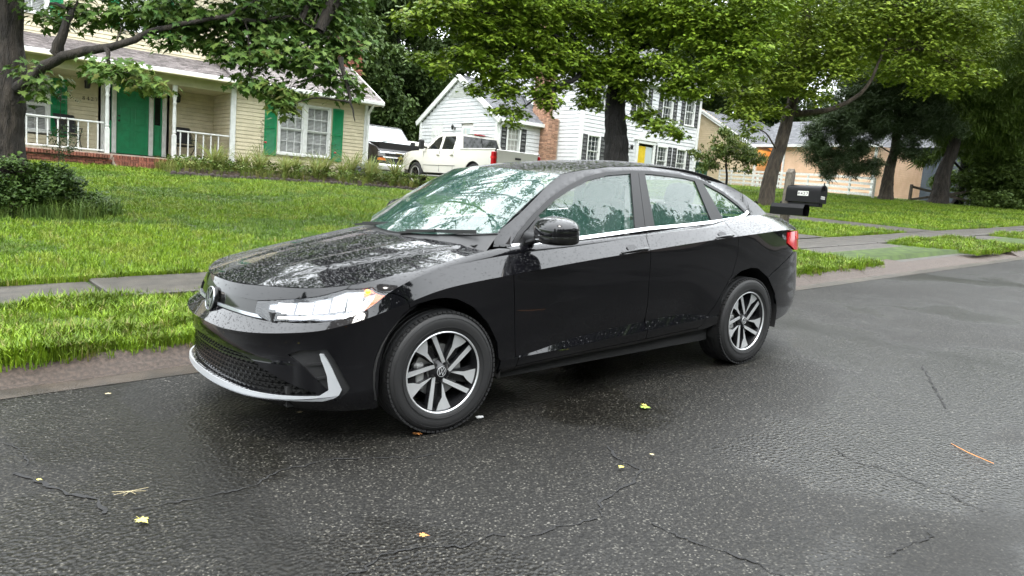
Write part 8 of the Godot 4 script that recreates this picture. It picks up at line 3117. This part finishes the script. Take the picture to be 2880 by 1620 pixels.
func build_van() -> void:
	# own axes as the pickup's; nose towards the street
	var t := thing("black_van", "black van with chrome grille and amber marker lamps beyond the house corner", "van", on_ground(10.8, -21.6, 0.02))
	t.rotation.y = -PI / 2
	var body := PackedVector2Array([Vector2(-4.2, 0.5), Vector2(-4.2, 1.95), Vector2(-3.9, 2.06), Vector2(-0.75, 2.06), Vector2(-0.55, 2.0), Vector2(0.12, 1.36), Vector2(0.85, 1.16), Vector2(0.98, 1.05), Vector2(1.0, 0.5)])
	var mb := side_sheet(body, [], func(p: Vector2) -> float: return 1.0 - 0.16 * maxf(0, p.y - 1.25) - 0.10 * smooth01(0.6, 1.0, p.x), 0.2)
	for s in [1, -1]:
		put("body_side", mb if s > 0 else mb.mirror_z(), M.van_black, t)
	var tp := MB.new()
	var sec := [[-3.9, 2.06, 0.87], [-0.75, 2.06, 0.87], [-0.55, 2.0, 0.88]]
	for k in 2:
		var a: Array = sec[k]
		var b: Array = sec[k + 1]
		tp.quad(Vector3(a[0], a[1], a[2]), Vector3(b[0], b[1], b[2]), Vector3(b[0], b[1], -b[2]), Vector3(a[0], a[1], -a[2]))
	put("roof", tp, M.van_black, t)
	tp = MB.new()
	tp.quad(Vector3(0.12, 1.36, 0.98), Vector3(0.85, 1.16, 0.95), Vector3(0.85, 1.16, -0.95), Vector3(0.12, 1.36, -0.98))
	tp.quad(Vector3(0.85, 1.16, 0.95), Vector3(0.98, 1.05, 0.92), Vector3(0.98, 1.05, -0.92), Vector3(0.85, 1.16, -0.95))
	tp.quad(Vector3(0.98, 1.05, 0.92), Vector3(1.0, 0.5, 0.90), Vector3(1.0, 0.5, -0.90), Vector3(0.98, 1.05, -0.92))
	put("hood", tp, M.van_black, t)
	tp = MB.new()
	tp.quad(Vector3(-0.53, 1.985, 0.84), Vector3(0.10, 1.385, 0.93), Vector3(0.10, 1.385, -0.93), Vector3(-0.53, 1.985, -0.84))
	put("windshield", tp, M.pale_glass, t)
	var gr := MB.new()
	gr.box(Vector3(1.0, 0.84, 0), Vector3(0.03, 0.26, 1.25))
	put("grille", gr, M.rubber, t)
	for y in [0.99, 0.83]:
		var cb := MB.new()
		cb.cbox(Vector3(1.02, y, 0), Vector3(0.04, 0.05, 1.78 if y > 0.9 else 1.5), 0.01)
		put("grille_bar", cb, M.chrome, t)
	var em := MB.new()
	em.prism(pv([-0.13, -0.025, -0.05, -0.025, -0.04, -0.05, 0.05, -0.05, 0.04, -0.025, 0.13, -0.025, 0.12, 0.025, 0.04, 0.025, 0.05, 0.05, -0.05, 0.05, -0.04, 0.025, -0.12, 0.025]), 0.02, Vector3(1.05, 0.83, 0), Basis(Vector3(0, 0, -1), Vector3.UP, Vector3(1, 0, 0)))
	put("emblem", em, M.brass, t)
	var bp := MB.new()
	bp.cbox(Vector3(1.04, 0.45, 0), Vector3(0.16, 0.22, 1.95), 0.03)
	put("front_bumper", bp, M.chrome, t)
	for s in [1.0, -1.0]:
		var hl := MB.new()
		hl.cbox(Vector3(0.97, 0.92, 0.78 * s), Vector3(0.08, 0.17, 0.30), 0.015)
		put("headlight", hl, M.lamp_glass, t)
		var am := MB.new()
		am.cbox(Vector3(0.985, 0.735, 0.76 * s), Vector3(0.05, 0.09, 0.36), 0.01)
		put("turn_signal", am, M.amber_panel, t)
		var mr := MB.new()
		mr.cbox(Vector3(-0.02, 1.42, 1.12 * s), Vector3(0.1, 0.22, 0.16), 0.02)
		put("side_mirror", mr, M.rubber, t)
		for wx in [0.1, -3.3]:
			truck_wheel(t, wx, 0.95 * s, 0.36)
	var wp := MB.new()
	wp.bar(Vector3(0.10, 1.40, 0.3), Vector3(-0.05, 1.53, -0.25), 0.02, 0.02)
	put("wiper", wp, M.rubber, t)
	var un := MB.new()
	un.box(Vector3(-1.6, 0.85, 0), Vector3(5.0, 1.0, 1.7))
	put("chassis", un, M.under_black, t)
	# a white car's tail peeps out between the van and the pickup
	var c := thing("white_hatch", "white vehicle bed rail showing between the black van and the white pickup", "vehicle", on_ground(13.7, -25.6))
	var wb := MB.new()
	wb.cbox(Vector3(0, 1.15, 0), Vector3(1.9, 0.5, 1.6), 0.08)
	wb.cbox(Vector3(0, 0.7, 0), Vector3(1.86, 0.5, 1.62), 0.05)
	put("bed_side", wb, M.truck_white, c)
	for s in [-0.7, 0.7]:
		truck_wheel(c, s, 0.62, 0.34)

func build_litter() -> void:
	var leaf := maple_leaf().mesh()
	var items := [[-2.85, 1.06, 0.085, "leaf_yellow", "yellow maple leaf lying flat on the wet road", 0.4], [-1.49, 0.85, 0.085, "leaf_orange", "orange-brown maple leaf on the road below the sedan's front wheel", 2.2], [-2.04, 1.78, 0.06, "leaf_orange", "small faded orange leaf scrap on the road", 1.0], [-0.13, 1.22, 0.11, "leaf_green", "pale green leaf on the road beside the sedan", 3.0], [-0.10, 1.16, 0.06, "leaf_yellow", "little yellow leaf beside the pale green leaf", 0.2], [-1.84, 0.21, 0.055, "leaf_tan", "grey-tan leaf scrap under the sedan's front bumper", 4.0], [-0.91, 1.75, 0.05, "leaf_yellow", "tiny yellow leaf scrap near the forked road crack", 5.0], [-0.68, 1.73, 0.045, "leaf_tan", "tiny tan leaf scrap near the forked road crack", 1.6], [-3.11, 0.44, 0.035, "leaf_yellow", "tiny yellow leaf caught in the long road crack", 0.9], [-2.63, -0.69, 0.06, "leaf_tan", "grey-tan leaf lying near the gutter", 2.9]]
	for q in items:
		var o := put_mesh(fresh("fallen_leaf"), leaf, M[q[3]], self)
		o.position = Vector3(q[0], road_y(q[0]) + 0.016, q[1])
		o.rotation.y = q[5]
		o.scale = Vector3(q[2], q[2] * 0.6, q[2]) * 0.6
		tag(o, q[4], "leaf", "fallen leaves on the road")
	var pw := MB.new()
	pw.prism(pv([-0.025, -0.008, -0.01, -0.016, 0.02, -0.012, 0.028, 0.006, 0.008, 0.015, -0.018, 0.012]), 0.004, Vector3.ZERO, Basis(Vector3.RIGHT, Vector3.FORWARD, Vector3.UP))
	var o := put(fresh("paper_scrap"), pw, M.paper_white, self)
	o.position = Vector3(-1.05, road_y(-1.05) + 0.012, 0.80)
	tag(o, "small white paper scrap on the road behind the sedan's front wheel", "paper")
	var tw := MB.new()
	tw.tube(PackedVector3Array([Vector3(-0.14, 0.006, 0.02), Vector3(0, 0.010, -0.01), Vector3(0.16, 0.006, 0.01)]), PackedFloat32Array([0.002, 0.0025, 0.0015]), 5)
	var t2 := put(fresh("fallen_twig"), tw, M.leaf_orange, self)
	t2.position = Vector3(0.75, road_y(0.75) + 0.002, 2.65)
	t2.rotation.y = 1.0
	tag(t2, "thin reddish twig lying on the wet road", "twig")
	var pn := MB.new()
	for k in 6:
		var a := k * 0.7
		pn.tube(PackedVector3Array([Vector3(0, 0.005, 0), Vector3(cos(a) * 0.07, 0.008, sin(a) * 0.05)]), PackedFloat32Array([0.0012, 0.0008]), 4)
	var p2 := put(fresh("pine_needles"), pn, M.leaf_tan, self)
	p2.position = Vector3(-2.82, road_y(-2.82) + 0.002, 0.76)
	tag(p2, "little bundle of tan pine needles on the road", "needles")
